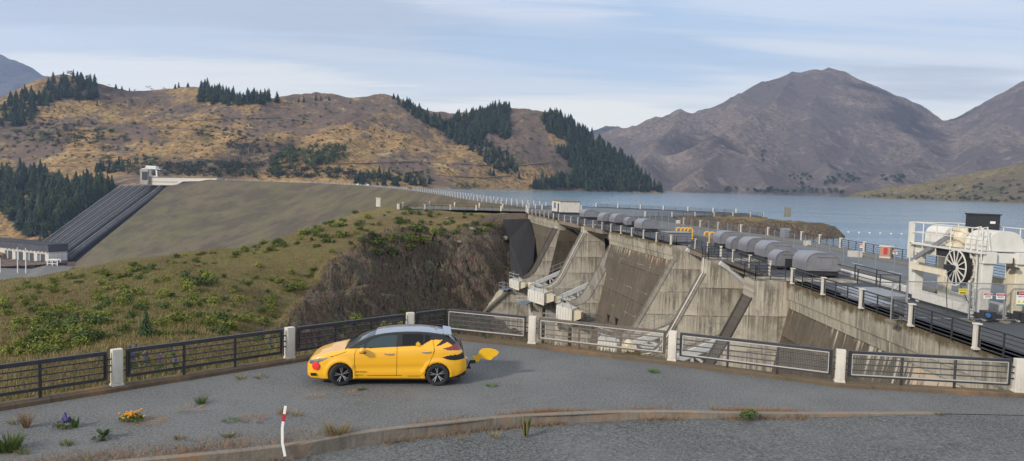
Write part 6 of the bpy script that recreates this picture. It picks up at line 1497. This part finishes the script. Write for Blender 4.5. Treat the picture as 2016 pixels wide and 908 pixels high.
# ---- conifers on the far side
patches = [
 ('bush', [(0, 300), (60, 215), (200, 190), (420, 215), (700, 230), (860, 260), (960, 250), (1060, 245), (1040, 345), (700, 335), (300, 325), (0, 335)], 420, (2, 5), 'small dark bush scattered on the dry brown hillside'),
 ('bush', [(240, 345), (300, 322), (480, 318), (560, 330), (700, 335), (700, 352), (480, 350), (330, 346)], 300, (3, 8), 'scrubby dark bush at the foot of the left hillside'),
 ('bush', [(370, 245), (460, 255), (600, 300), (560, 310), (400, 285)], 120, (3, 6), 'dark bush in the green belt across the middle of the left hillside'),
 ('bush', [(0, 250), (110, 230), (190, 240), (260, 280), (150, 290), (0, 290)], 120, (3, 7), 'dark bush on the spur below the leftmost hilltop'),
 ('bush', [(640, 335), (850, 340), (860, 360), (700, 360)], 130, (3, 7), 'dark bush on the flat behind the crest road'),
 ('pine', [(-5, 250), (0, 205), (60, 182), (130, 152), (187, 156), (192, 210), (125, 192), (75, 218), (60, 248)], 150, (15, 24), 'dark conifer in the wood on the leftmost hilltop'),
 ('pine', [(392, 200), (392, 172), (430, 172), (470, 183), (500, 190), (552, 203), (470, 210), (420, 209)], 130, (17, 25), 'dark conifer in the ridge wood above the left hillside'),
 ('pine', [(775, 200), (800, 205), (850, 237), (880, 247), (900, 235), (960, 220), (975, 200), (1003, 215), (1005, 262), (1000, 280), (965, 262), (945, 285), (905, 288), (870, 262), (820, 232)], 520, (15, 23), 'dark conifer in the wood on the middle ridge'),
 ('pine', [(905, 275), (950, 280), (1000, 305), (1020, 335), (1000, 345), (975, 335), (930, 300)], 110, (10, 17), 'conifer in the gully below the middle ridge'),
 ('pine', [(1065, 240), (1095, 210), (1140, 230), (1200, 275), (1250, 315), (1300, 360), (1312, 379), (1200, 377), (1100, 374), (1040, 373), (1080, 362), (1128, 345), (1120, 320), (1095, 300), (1135, 292), (1088, 265)], 1100, (13, 23), 'dark conifer on the wooded point running down to the lake'),
 ('pine', [(-8, 350), (60, 350), (130, 368), (200, 372), (228, 380), (205, 415), (160, 445), (112, 470), (60, 468), (20, 435), (-8, 425)], 330, (18, 30), 'tall conifer in the near wood left of the penstocks'),
 ('pine', [(188, 330), (240, 326), (246, 340), (190, 342)], 20, (11, 16), 'small conifer in the clump above the near wood'),
 ('pine', [(700, 350), (722, 340), (860, 362), (850, 369), (760, 368), (700, 364)], 50, (9, 17), 'conifer by the crest road near the lake edge'),
 ('leafy', [(530, 320), (560, 305), (620, 300), (680, 305), (690, 318), (640, 330), (600, 345), (560, 350), (530, 345)], 80, (14, 21), 'round leafy tree in the grove behind the crest road'),
 ('leafy', [(320, 330), (470, 325), (520, 340), (500, 350), (330, 350)], 60, (6, 12), 'low leafy tree at the foot of the left hillside'),
 ('leafy', [(1040, 374), (1075, 362), (1110, 350), (1150, 345), (1170, 360), (1150, 376)], 40, (11, 16), 'mid green leafy tree at the foot of the wooded point'),
 ('leafy', [(1090, 290), (1180, 300), (1250, 350), (1180, 370), (1130, 330)], 40, (14, 19), 'mid green leafy tree among the conifers of the wooded point'),
 ('gum', [(0, 250), (50, 215), (110, 190), (150, 230), (80, 255)], 30, (9, 15), 'open crowned tree below the leftmost hilltop wood'),
 ('gum', [(440, 300), (500, 295), (510, 318), (450, 320)], 14, (14, 20), 'tall open crowned tree in the middle of the left hillside'),
 ('gum', [(110, 262), (160, 255), (170, 285), (120, 290)], 12, (10, 16), 'dark open crowned tree on the left hillside below the wood'),
 ('gum', [(180, 190), (300, 190), (380, 200), (300, 240), (200, 240)], 16, (8, 14), 'open crowned tree just below the skyline between the two left woods'),
 ('leafy', [(100, 270), (240, 250), (260, 300), (180, 320), (90, 300)], 26, (6, 11), 'leafy tree on the left hillside above the near wood'),
 ('leafy', [(200, 322), (320, 318), (330, 338), (210, 342)], 30, (8, 14), 'leafy tree behind the white intake gantry'),
 ('pine', [(1090, 225), (1135, 235), (1125, 262), (1070, 262)], 60, (14, 21), 'dark conifer at the top of the wooded point'),
 ('willow', [(884, 372), (890, 368), (990, 371), (990, 375)], 20, (7, 11), 'bright green willow on the lake shore of the middle bay'),
 ('willow', [(1035, 374), (1110, 372), (1120, 376), (1040, 377)], 14, (6, 10), 'bright green willow below the wooded point'),
 ('bush', [(0, 290), (300, 200), (700, 210), (1050, 230), (1050, 345), (700, 335), (300, 325), (0, 335)], 150, (2.5, 5.5), 'small dark bush scattered on the dry brown hillside')]
singles = [('pine', px, py, h, 'lone conifer standing on the skyline of the left hills') for px, py, h in ((228, 172, 12), (240, 175, 11), (255, 178, 10), (345, 173, 13), (352, 173, 15), (370, 172, 13), (588, 201, 11), (598, 201, 16), (622, 198, 18), (632, 198, 15), (648, 198, 11), (690, 204, 8), (775, 195, 16), (783, 198, 18), (1092, 228, 23), (1098, 230, 20), (965, 345, 20), (972, 347, 18), (1022, 352, 17), (1068, 352, 19), (1050, 371, 15))]
singles += [('gum', px, py, h, 'lone open crowned tree on the skyline of the left hills') for px, py, h in ((292, 180, 14), (300, 182, 12), (322, 181, 13), (1042, 223, 13), (265, 185, 12), (215, 172, 8))]
MTN = bpy.data.objects['mountain']; BV_M = bvh_of(MTN)
mp_ = [('leafy', [(1380, 374), (1660, 380), (1660, 383), (1380, 377)], 30), ('leafy', [(1555, 372), (1580, 362), (1605, 372), (1600, 378)], 12), ('leafy', [(1545, 348), (1595, 345), (1600, 360), (1560, 358)], 12), ('leafy', [(1640, 345), (1690, 342), (1690, 362), (1620, 368)], 26), ('leafy', [(1725, 350), (1780, 345), (1780, 365), (1735, 360)], 16), ('leafy', [(1495, 300), (1505, 300), (1510, 322), (1500, 322)], 6), ('leafy', [(1480, 380), (1660, 381), (1660, 383), (1480, 382)], 20)]
def rnd_in(poly, n, g):
    xs = [p[0] for p in poly]; ys = [p[1] for p in poly]; out = []
    while len(out) < n:
        p = (g.uniform(min(xs), max(xs)), g.uniform(min(ys), max(ys)))
        if ip(p, poly): out.append(p)
    return out
SPOTS = []; g_ = random.Random(5)
for kind, poly, n, (h0, h1), lb in patches:
    for px, py in rnd_in(poly, n, g_):
        h = drape(BV_HILL, px, py)
        if h is None or (h.z < -2.6 and px > 300): continue
        if kind == 'pine' and n > 60 and g_.random() < .16: SPOTS.append(('leafy', h, g_.uniform(h0, h1) * .72, lb.replace('dark conifer', 'rounded broadleaf tree').replace('tall conifer', 'rounded broadleaf tree').replace('conifer', 'rounded broadleaf tree')))
        else: SPOTS.append((kind, h, g_.uniform(h0, h1) * (1 if g_.random() < .75 else .7), lb))
for kind, px, py, hh, lb in singles:
    for dy in range(0, 14, 2):
        h = drape(BV_HILL, px, py + dy)
        if h is not None: SPOTS.append((kind, h, hh * .8, lb)); break
for kind, poly, n in mp_:
    for px, py in rnd_in(poly, n, g_):
        h = drape(BV_M, px, py)
        if h is not None: SPOTS.append((kind, h, g_.uniform(11, 20), 'far leafy tree in the groves at the foot of the bare mountain'))
BV_S = bvh_of(bpy.data.objects['shoreline_hill'])
for px, py in rnd_in([(1700, 384), (1800, 372), (2016, 350), (2030, 398), (1700, 389)], 45, g_) + rnd_in([(1700, 384), (2030, 392), (2030, 399), (1700, 389)], 45, g_):
    h = drape(BV_S, px, py)
    if h is not None: SPOTS.append(('bush', h, g_.uniform(4, 9), 'dark bush on the yellow green foothill at the right shore'))
proto = {}
def tree_proto(kind, k):
    if (kind, k) in proto: return proto[(kind, k)]
    if kind == 'pine':
        V, F = conifer_arrays(1., .25 + .04 * (k % 3), 100 + k, 11, 9, .04); me = mesh_obj('crown', V, F, MAT['pine'] if k % 3 else MAT['pine_lt']); tm = trunk_mesh(.5, .018, k, 0)
    else:
        g = random.Random(hash(kind) % 97 + k) if False else random.Random({'leafy': 3, 'gum': 31, 'willow': 57, 'bush': 77}[kind] + k)
        if kind == 'leafy': L = [(0, 0, .5, .28, .30)] + [(g.uniform(-.2, .2), g.uniform(-.2, .2), g.uniform(.35, .75), g.uniform(.17, .26), g.uniform(.16, .24)) for _ in range(6)]; n, s = 170, .055
        elif kind == 'gum': L = [(g.uniform(-.25, .25), g.uniform(-.25, .25), g.uniform(.5, .9), g.uniform(.08, .15), g.uniform(.06, .12)) for _ in range(8)]; n, s = 110, .045
        elif kind == 'willow': L = [(g.uniform(-.35, .35), g.uniform(-.3, .3), g.uniform(.3, .7), g.uniform(.22, .32), g.uniform(.22, .32)) for _ in range(6)]; n, s = 150, .07
        else: L = [(g.uniform(-.4, .4), g.uniform(-.4, .4), .3, g.uniform(.3, .5), g.uniform(.3, .5)) for _ in range(4)]; n, s = 60, .14
        V, F = clump_arrays(L, n, s, 9 + k); me = mesh_obj('crown', V, F, MAT[{'bush': 'gum'}.get(kind, kind)]); tm = trunk_mesh(.75, .022, k, 6)
    root = bpy.data.objects.new('x', None)
    tmo = None if kind == 'bush' else tm.build('trunk', MAT['bark_pale'] if kind == 'gum' else MAT['bark'])
    if tmo is not None: tme = tmo.data; bpy.data.objects.remove(tmo)
    else: tme = None
    bpy.data.objects.remove(root); proto[(kind, k)] = (me, tme); return proto[(kind, k)]
NAMES = {'pine': ('pine_tree', 'conifer'), 'leafy': ('leafy_tree', 'tree'), 'gum': ('gum_tree', 'tree'), 'willow': ('willow_tree', 'tree'), 'bush': ('bush', 'bush')}
dist = lambda v: (v - V3((0, 0, CZ))).length
SPOTS.sort(key=lambda s: -s[2] / dist(s[1])); cnt = {}; rest = []; NGRP = {}
for kind, p, h, lb in SPOTS:
    cnt[kind] = cnt.get(kind, 0) + 1
    if cnt[kind] > 285: rest.append((kind, p, h)); continue
    k = g_.randrange(6); me, tme = tree_proto(kind, k); nm, cat = NAMES[kind]; sx = h * g_.uniform(.85, 1.2)
    parts = tme is not None and h / dist(p) > .0118
    if parts:
        o = bpy.data.objects.new(nm, None); o.empty_display_size = .1; COL.objects.link(o); o.location = p; o.rotation_euler = (0, 0, g_.uniform(0, 6)); o.scale = (sx, sx, h)
        for n_, m_ in (('crown', me), ('trunk', tme)): c = bpy.data.objects.new(n_, m_); COL.objects.link(c); c.parent = o
    else:
        o = bpy.data.objects.new(nm, me); COL.objects.link(o); o.location = p - V3((0, 0, h * .03)); o.rotation_euler = (0, 0, g_.uniform(0, 6)); o.scale = (sx, sx, h)
    tag(o, lb, cat, lb.replace('dark ', '').split(' in ')[0].split(' on ')[0] + 's: ' + lb.split(' ', 2)[-1])
if rest:
    VV_ = []; FF_ = []; off = 0; mi_ = []
    for kind, p, h in rest:
        me, _ = tree_proto(kind, g_.randrange(6)); n = len(me.vertices); co = np.zeros(n * 3); me.vertices.foreach_get('co', co); co = co.reshape(-1, 3); a = g_.uniform(0, 6); s = h * g_.uniform(.85, 1.25)
        c = co.copy(); c[:, 0] = (co[:, 0] * math.cos(a) - co[:, 1] * math.sin(a)) * s + p.x; c[:, 1] = (co[:, 0] * math.sin(a) + co[:, 1] * math.cos(a)) * s + p.y; c[:, 2] = co[:, 2] * h + p.z - h * .03
        VV_ += c.tolist(); FF_ += [tuple(off + i for i in f.vertices) for f in me.polygons]; off += n; mi_ += [0 if g_.random() < .75 else 1] * len(me.polygons)
    me = mesh_obj('conifer_forest', VV_, FF_, [MAT['pine'], MAT['pine_lt']], mi_); o = bpy.data.objects.new('conifer_forest', me); COL.objects.link(o); tag(o, 'dark conifer forest covering the far ridges and the point above the lake', 'forest', kind='stuff')
# ================================================================= near hillside shrubs
def shrub_proto(kind, k):
    if (kind, k) in proto: return proto[(kind, k)]
    g = random.Random(400 + k + len(kind)); L = [(g.uniform(-.42, .42), g.uniform(-.42, .42), g.uniform(.18, .5), g.uniform(.20, .38), g.uniform(.2, .42)) for _ in range(7)]
    V, F = clump_arrays(L, 300, .085, 50 + k); me = mesh_obj('shrub', V, F, MAT[kind]); proto[(kind, k)] = me; return me
SHR = []
def scatter_shrubs(poly, n, kinds, hr, lb, seed):
    g = random.Random(seed)
    for px, py in rnd_in(poly, n, g):
        h = drape(BV_NEAR, px, py)
        if h is None or h.y < 30: continue
        s = g.uniform(*hr) * (1.5 if g.random() < .15 else 1); SHR.append((s / h.y, h, g.choice(kinds), g.randrange(5), (s * g.uniform(.9, 1.4), s * g.uniform(.9, 1.4), s * g.uniform(.8, 1.3)), g.uniform(0, 6), lb))
scatter_shrubs([(0, 570), (200, 545), (420, 530), (560, 520), (640, 510), (600, 570), (540, 640), (440, 660), (280, 665), (0, 715)], 210, ['broom', 'broom', 'shrub'], (.35, 1.05), 'yellow green broom bush on the near slope beyond the left railing', 1)
scatter_shrubs([(0, 600), (160, 600), (200, 660), (120, 700), (0, 700)], 26, ['broom', 'broom', 'shrub'], (.5, 1.0), 'larger yellow green bush low on the slope at the left edge', 2)
scatter_shrubs([(500, 480), (620, 440), (750, 408), (950, 425), (985, 440), (940, 465), (800, 470), (640, 500)], 120, ['shrub', 'shrub', 'broom'], (.5, 1.2), 'dark green shrub near the top of the near slope', 3)
scatter_shrubs([(130, 545), (250, 523), (350, 505), (460, 492), (560, 470), (560, 490), (400, 525), (150, 560)], 70, ['shrub', 'broom'], (.4, .95), 'green shrub along the upper edge of the near slope', 4)
scatter_shrubs([(740, 480), (800, 470), (860, 480), (800, 500), (740, 505)], 8, ['broom', 'shrub'], (1.2, 2.0), 'broad green patch of shrub just above the rock cut', 5)
scatter_shrubs([(640, 630), (720, 610), (900, 630), (960, 640), (900, 660), (650, 655)], 10, ['broom'], (.9, 1.6), 'yellow green bush at the foot of the rock cut', 6)
SHR.sort(key=lambda a: -a[0]); V_ = []; F_ = []; M_ = []
for i, (_, h, kd, k, sc_, rz, lb) in enumerate(SHR):
    me = shrub_proto(kd, k)
    if i < 290:
        o = bpy.data.objects.new('shrub', me); COL.objects.link(o); o.location = h - V3((0, 0, .05)); o.scale = sc_; o.rotation_euler = (0, 0, rz); tag(o, lb, 'shrub', 'shrubs: ' + lb)
    else:
        n = len(me.vertices); co = np.zeros(n * 3); me.vertices.foreach_get('co', co); co = co.reshape(-1, 3); c = co.copy(); c[:, 0] = (co[:, 0] * math.cos(rz) - co[:, 1] * math.sin(rz)) * sc_[0] + h.x; c[:, 1] = (co[:, 0] * math.sin(rz) + co[:, 1] * math.cos(rz)) * sc_[1] + h.y; c[:, 2] = co[:, 2] * sc_[2] + h.z - .05
        b = len(V_); V_ += c.tolist(); F_ += [tuple(b + q for q in f.vertices) for f in me.polygons]; M_ += [0 if kd == 'broom' else 1] * len(me.polygons)
if V_:
    o = bpy.data.objects.new('low_scrub', mesh_obj('low_scrub', V_, F_, [MAT['broom'], MAT['shrub']], M_)); COL.objects.link(o); tag(o, 'smallest green scrub dotted over the near slope', 'scrub', kind='stuff')
m0 = conifer_arrays(1.7, .62, 5, 14, 12, .02); me = mesh_obj('young_conifer', m0[0], m0[1], MAT['pine_lt']); o = bpy.data.objects.new('young_conifer', me); COL.objects.link(o); o.location = drape(BV_NEAR, 287, 662); tag(o, 'young blue green conifer on the slope beyond the left railing', 'conifer')
# boulders on the slope
for i, (px, py, s) in enumerate(((929, 452, .9), (905, 477, .5), (995, 470, .7), (880, 430, .4), (520, 640, .35))):
    h = drape(BV_NEAR, px, py)
    bm = bmesh.new(); bmesh.ops.create_icosphere(bm, subdivisions=3, radius=1)
    for v in bm.verts: n_ = vnoise(np.array([v.co.x * 1.7 + i * 5]), np.array([v.co.y * 1.7 + v.co.z * 2.1]), 3)[0]; v.co *= .75 + .5 * n_
    me = bpy.data.meshes.new('boulder'); bm.to_mesh(me); bm.free(); me.materials.append(MAT['conc_nose']); o = bpy.data.objects.new('boulder', me); COL.objects.link(o); o.location = h; o.scale = (s, s, s * .7)
    tag(o, ['pale boulder high on the rock slope', 'small pale stone below the high boulder', 'grey boulder beside the dark buttress', 'small stone near the top of the slope', 'small stone low on the grassy slope'][i], 'boulder')
# ================================================================= grass as masses
def blades(name, pts, hr, wr_, mats, label, lean=.35, per=3, seed=0):
    r_ = np.random.default_rng(seed); P = np.repeat(np.array([tuple(p) for p in pts]), per, 0); n = len(P); P[:, :2] += r_.normal(0, .05, (n, 2)); h = r_.uniform(*hr, n); wd = r_.uniform(*wr_, n); a = r_.uniform(0, 2 * PI, n); le = r_.normal(0, lean, (n, 2)) * h[:, None]
    A = P.copy(); A[:, 0] += np.cos(a) * wd; A[:, 1] += np.sin(a) * wd; B = P.copy(); B[:, 0] -= np.cos(a) * wd; B[:, 1] -= np.sin(a) * wd; C = P.copy(); C[:, 2] += h; C[:, :2] += le; A[:, 2] -= .03; B[:, 2] -= .03
    V = np.stack([A, B, C], 1).reshape(-1, 3); F = np.arange(3 * n).reshape(-1, 3); me = bpy.data.meshes.new(name); me.from_pydata(V.tolist(), [], F.tolist())
    for m_ in mats: me.materials.append(m_)
    me.polygons.foreach_set('material_index', r_.integers(0, len(mats), n).astype(np.int32)); me.update(); o = bpy.data.objects.new(name, me); COL.objects.link(o); tag(o, label, 'grass', kind='stuff'); return o
g = random.Random(21); pts = []
SL = [(0, 545), (140, 528), (300, 512), (450, 485), (600, 450), (700, 412), (980, 425), (900, 455), (760, 480), (660, 520), (600, 580), (560, 650), (560, 700), (0, 790)]
for px, py in rnd_in(SL, 34000, g):
    h = drape(BV_NEAR, px, py)
    if h is not None and h.z < -.5 and 22 < h.y < 165: pts.append(h)
blades('slope_grass', pts, (.10, .30), (.008, .03), [MAT['straw_dk'], MAT['gg'], MAT['straw_dk'], MAT['gg'], MAT['straw']], 'dry brown and green grass covering the near slope', seed=2)
pts = []
for px, py in rnd_in([(560, 700), (600, 590), (700, 500), (830, 465), (990, 440), (1000, 640), (640, 690)], 1800, g):
    h = drape(BV_NEAR, px, py)
    if h is not None and h.y > 50: pts.append(h)
blades('cliff_grass', pts, (.12, .35), (.01, .035), [MAT['straw_dk'], MAT['bark'], MAT['straw_dk']], 'sparse dead grass clinging to the rock cut', seed=3)
pts = []
for i in range(len(FLINE) - 1):
    a, b = V3((*FLINE[i], 0)), V3((*FLINE[i + 1], 0)); d = b - a; nrm = V3((-d.y, d.x, 0)).normalized(); L = d.length
    if a.x > 2: continue
    for _ in range(int(L * 110)):
        f = g.random(); o_ = abs(g.gauss(0, .6)) + .26; pts.append(a + d * f + nrm * o_ + V3((0, 0, -.12 - o_ * .12)))
blades('fence_grass', pts, (.12, .42), (.008, .02), [MAT['straw'], MAT['straw_dk'], MAT['straw'], MAT['weed'], MAT['gg']], 'dry straw coloured grass along the outside of the railing', seed=4)
# lupins behind the railing
for j, (cx0, n, lb) in enumerate((((300, 728), 9, 'purple lupin spike behind the railing left of the car'), ((545, 690), 6, 'purple lupin spike behind the railing near the second white post'))):
    for i in range(n):
        P = az(cx0[0] + g.uniform(-45, 50), cx0[1] + g.uniform(-25, 0), -.2); th = thing('lupin', lb, 'flower', tuple(P), 0, 'lupins behind the railing: ' + ('left' if j == 0 else 'near post'))
        h = g.uniform(.35, .6); V, F = clump_arrays([(0, 0, h * .7, .045, h * .32)], 60, .028, i); me = mesh_obj('flower_spike', V, F, MAT['lupin']); o = bpy.data.objects.new('flower_spike', me); COL.objects.link(o); o.parent = th
        V, F = clump_arrays([(0, 0, .1, .14, .12)], 40, .05, i + 40); me = mesh_obj('leaves', V, F, MAT['weed']); o = bpy.data.objects.new('leaves', me); COL.objects.link(o); o.parent = th
# ---- foreground weeds, each its own plant
def tuft(px, py, h, r, n, mats, label, name='grass_tuft', z=.0, lean=.35, w_=.006):
    P = az(px, py, z); q = random.Random(int(px * 7 + py)); V = []; F = []; mi = []
    for i in range(n):
        a = q.uniform(0, 6.3); d = r * math.sqrt(q.random()) * .5; x, y = math.cos(a) * d, math.sin(a) * d; hh = h * q.uniform(.5, 1.1); le = q.gauss(.0, lean) * hh; b = len(V); a2 = q.uniform(0, 6.3); wx, wy = math.cos(a2) * w_, math.sin(a2) * w_; ex, ey = x + math.cos(a) * (abs(le) + r * .3), y + math.sin(a) * (abs(le) + r * .3)
        V += [(x - wx, y - wy, 0), (x + wx, y + wy, 0), ((x + ex) / 2 + wx, (y + ey) / 2 + wy, hh * .6), ((x + ex) / 2 - wx, (y + ey) / 2 - wy, hh * .6), (ex, ey, hh)]; F += [(b, b + 1, b + 2, b + 3), (b + 3, b + 2, b + 4)]; k = q.randrange(len(mats)); mi += [k, k]
    me = mesh_obj(name, V, F, mats, mi); o = bpy.data.objects.new(name, me); COL.objects.link(o); o.location = P; tag(o, label, 'plant'); return o
W = MAT['weed']; ST = MAT['straw']; PK = MAT['pinkgrass']; SD = MAT['straw_dk']; GG = MAT['gg']
tuft(18, 888, .34, .36, 220, [W, W, GG], 'large spiky green clump at the lower left corner', w_=.009)
tuft(45, 893, .12, .22, 60, [W, ST], 'small yellowish weed right of the large spiky clump'); tuft(52, 842, .45, .12, 70, [ST, PK], 'wispy tall straw grass tuft near the left edge'); tuft(32, 833, .12, .3, 60, [GG, SD], 'low dark weed beside the wispy straw grass')
tuft(148, 842, .28, .10, 50, [W], 'slim green weed beside the purple lupin on the gravel', lean=.15); tuft(132, 876, .12, .22, 60, [W, GG], 'small green weed between the lupin and the broad leaved weed')
tuft(396, 795, .22, .22, 110, [W], 'feathery bright green weed on the gravel', lean=.5, w_=.004); tuft(452, 829, .06, .32, 70, [W], 'low bright green mat right of the orange flowers'); tuft(450, 860, .14, .24, 60, [ST, W, GG], 'yellow green tuft below the low green mat'); tuft(352, 864, .10, .15, 40, [ST, W], 'small pale tuft in the middle of the left gravel')
tuft(515, 744, .08, .35, 60, [W, SD], 'low weed by the railing foot left of the car'); tuft(475, 746, .16, .25, 50, [GG, SD], 'thin weed by the railing foot farther left of the car'); tuft(712, 767, .07, .2, 70, [GG, W], 'small dark weed under the driver door of the car'); tuft(968, 760, .07, .28, 90, [W], 'low green weed behind the rear of the car'); tuft(1288, 733, .10, .28, 110, [W], 'bright green weed by the railing right of the car')
tuft(664, 855, .30, .45, 130, [ST, GG, SD], 'dry tuft on top of the kerb right of the marker post'); tuft(500, 825, .08, .6, 90, [ST, PK], 'flat dry patch behind the marker post'); tuft(556, 816, .18, .2, 50, [ST], 'straw tuft just behind the marker post top'); tuft(585, 818, .14, .25, 40, [ST, SD], 'straw tuft right of the marker post top')
tuft(1035, 858, .52, .12, 60, [GG, W, ST], 'tall yellow green weed growing at the kerb', lean=.12, z=-.2, w_=.012); tuft(1408, 806, .2, .3, 16, [ST], 'few bent dry stalks on the kerb edge', lean=.9); tuft(1578, 822, .14, .3, 60, [W, GG], 'small green weed at the kerb right of the leafy one', z=-.1); tuft(975, 862, .14, .2, 50, [GG, SD], 'small dark weed at the road side of the kerb', z=-.2); tuft(910, 866, .10, .2, 40, [GG], 'tiny weed at the road side of the kerb left of the tall one', z=-.22)
tuft(1848, 816, .08, .2, 40, [W, GG], 'small weed at the tapering end of the kerb'); tuft(690, 775, .05, .5, 50, [ST, PK], 'faint dry patch below the front door of the car'); tuft(620, 780, .05, .5, 50, [PK, ST], 'faint dry patch below the front wheel of the car'); tuft(380, 806, .06, .6, 70, [SD, PK], 'faint brown patch below the feathery green weed')
def rosette(px, py, r, label):
    th = thing('broadleaf_weed', label, 'plant', tuple(az(px, py, 0))); q = random.Random(3); m = MB()
    for i in range(22):
        a = q.uniform(0, 6.3); el = q.uniform(.3, 1.3); d = V3((math.cos(a) * math.cos(el), math.sin(a) * math.cos(el), math.sin(el))); s = V3((-math.sin(a), math.cos(a), 0)); L = r * q.uniform(.6, 1.1); p = [V3((0, 0, .02)), d * L * .5 + s * L * .17, d * L * .85 + V3((0, 0, -.05)) + s * L * .1, d * L + V3((0, 0, -.1)), d * L * .85 + V3((0, 0, -.05)) - s * L * .1, d * L * .5 - s * L * .17]; m.face(p)
    m.build('leaves', W if False else foliage('rosette_leaf', (.07, .11, .05), (.14, .19, .10)), th, fix=False)
rosette(205, 864, .34, 'broad leaved grey green weed on the left gravel')
th = thing('orange_flowers', 'mound of orange poppies on the left gravel', 'flowers', tuple(az(258, 830, 0)))
V, F = clump_arrays([(-.13, 0, .08, .17, .09), (.13, 0, .08, .17, .09), (0, .1, .09, .17, .10)], 300, .03, 5); o = bpy.data.objects.new('leaves', mesh_obj('leaves', V, F, W)); COL.objects.link(o); o.parent = th
m = MB(); q = random.Random(9)
for i in range(46):
    a = q.uniform(0, 6.3); d = q.uniform(0, .30); c = V3((math.cos(a) * d, math.sin(a) * d * .8, .16 + q.uniform(-.06, .05)))
    k = MB(); k.lathe([(0, 0), (.018, .012), (.028, .04)], 6); k.xf(Matrix.Translation(c)); m.add(k)
m.build('blossoms', MAT['poppy'], th)
tuft(290, 830, .04, .7, 110, [foliage('rust_litter', (.30, .15, .05), (.40, .22, .08))], 'rusty brown litter beside the orange poppies', 'dead_plant')
th = thing('lupin', 'purple lupin growing out of the left gravel', 'flower', tuple(az(128, 842, 0)))
for nm_, L, n, mt in (('flower_spike', [(0, 0, .22, .04, .13), (.1, 0, .18, .03, .10), (-.08, .05, .14, .03, .08)], 110, 'lupin'), ('leaves', [(0, 0, .08, .26, .08)], 120, 'shrub')):
    V, F = clump_arrays(L, n, .035, 7); o = bpy.data.objects.new(nm_, mesh_obj(nm_, V, F, MAT[mt])); COL.objects.link(o); o.parent = th
V, F = clump_arrays([(-.08, 0, .12, .13, .12), (.10, 0, .14, .14, .13)], 330, .03, 8); o = bpy.data.objects.new('leafy_weed', mesh_obj('leafy_weed', V, F, MAT['weed'])); COL.objects.link(o); o.location = az(1472, 826, -.06); tag(o, 'dense leafy green weed growing out of the kerb on the right', 'plant')
# strips of pinkish dry grass hugging the kerb
pts = []; km = smooth_line(KERB, 10)
def kerb_at(f): i = f * (len(km) - 1); k = int(min(i, len(km) - 2)); t_ = i - k; return V3((km[k][0] * (1 - t_) + km[k + 1][0] * t_, km[k][1] * (1 - t_) + km[k + 1][1] * t_, 0))
xr_ = [p[0] for p in km]
for _ in range(9000):
    x = g.uniform(-13, 8); y = np.interp(x, xr_, [p[1] for p in km]); dens = .35 + .65 * math.sin(x * 1.7) * math.sin(x * .63 + 1)
    if x < -3.5: dens = .9 if (-9.5 < x < -5.5) else .45
    if g.random() < dens: pts.append(V3((x, y + .16 + abs(g.gauss(0, .10 if x > -4 else .45)), .0)))
blades('kerb_grass', pts, (.03, .13), (.003, .009), [PK, ST, PK, SD], 'pinkish dry grass lying along the top of the kerb', seed=6, per=2, lean=.8)
pts = []
for _ in range(2600):
    x = g.uniform(-7, 8); y = np.interp(x, xr_, [p[1] for p in km]) - .04 - abs(g.gauss(0, .07)); 
    if math.sin(x * 2.1) + math.sin(x * .9 + 2) > -.2: pts.append(V3((x, y, roadz(x))))
blades('gutter_litter', pts, (.02, .12), (.004, .01), [SD, MAT['bark'], PK], 'dead brown plant litter along the road side of the kerb', seed=7, per=2, lean=.9)
# marker post
P = V3((-4.76, 15.53, -.13)); mk = thing('marker_post', 'leaning white marker post with a red band at the kerb', 'marker post', tuple(P)); 
a_ = [(0, 0, -.05), (-.035, 0, .3), (-.01, 0, .62), (.045, 0, .98)]
def flat_tube(pts, w_, d_): m = MB(); [m.beam(p, q, w_, d_) for p, q in zip(pts[:-1], pts[1:])]; return m
flat_tube([(0.03, 0, -.05), (-.03, 0, .25), (-.035, 0, .57), (.0, 0, .84), (.03, 0, 1.05)], .058, .025).build('post', MAT['signw'], mk, bevel=.006)
flat_tube([(-.014, -.004, .72), (.006, -.004, .88)], .063, .03).build('red_band', MAT['red'], mk)

# ================================================================= air: one closed box of even haze round everything, sky outside
if HAZE:
    hz_ = MB().box(-5500, 3800, -450, 6400, -97, 1300).build('haze', bpy.data.materials.new('haze_air'), fix=False); hm = hz_.data.materials[0]; hm.use_nodes = True
    nt_ = hm.node_tree; [nt_.nodes.remove(n) for n in list(nt_.nodes) if n.type == 'BSDF_PRINCIPLED']
    pv = nt_.nodes.new('ShaderNodeVolumePrincipled'); pv.inputs['Color'].default_value = (.46, .62, .98, 1); pv.inputs['Density'].default_value = HAZE
    nt_.links.new(pv.outputs[0], nt_.nodes['Material Output'].inputs['Volume']); tag(hz_, 'thin blue evening haze filling the air over the lake', 'haze', kind='stuff')
SC.cycles.use_denoising = True; SC.cycles.max_bounces = 6; SC.cycles.transparent_max_bounces = 24; SC.cycles.diffuse_bounces = 3
SC.render.engine = 'CYCLES'
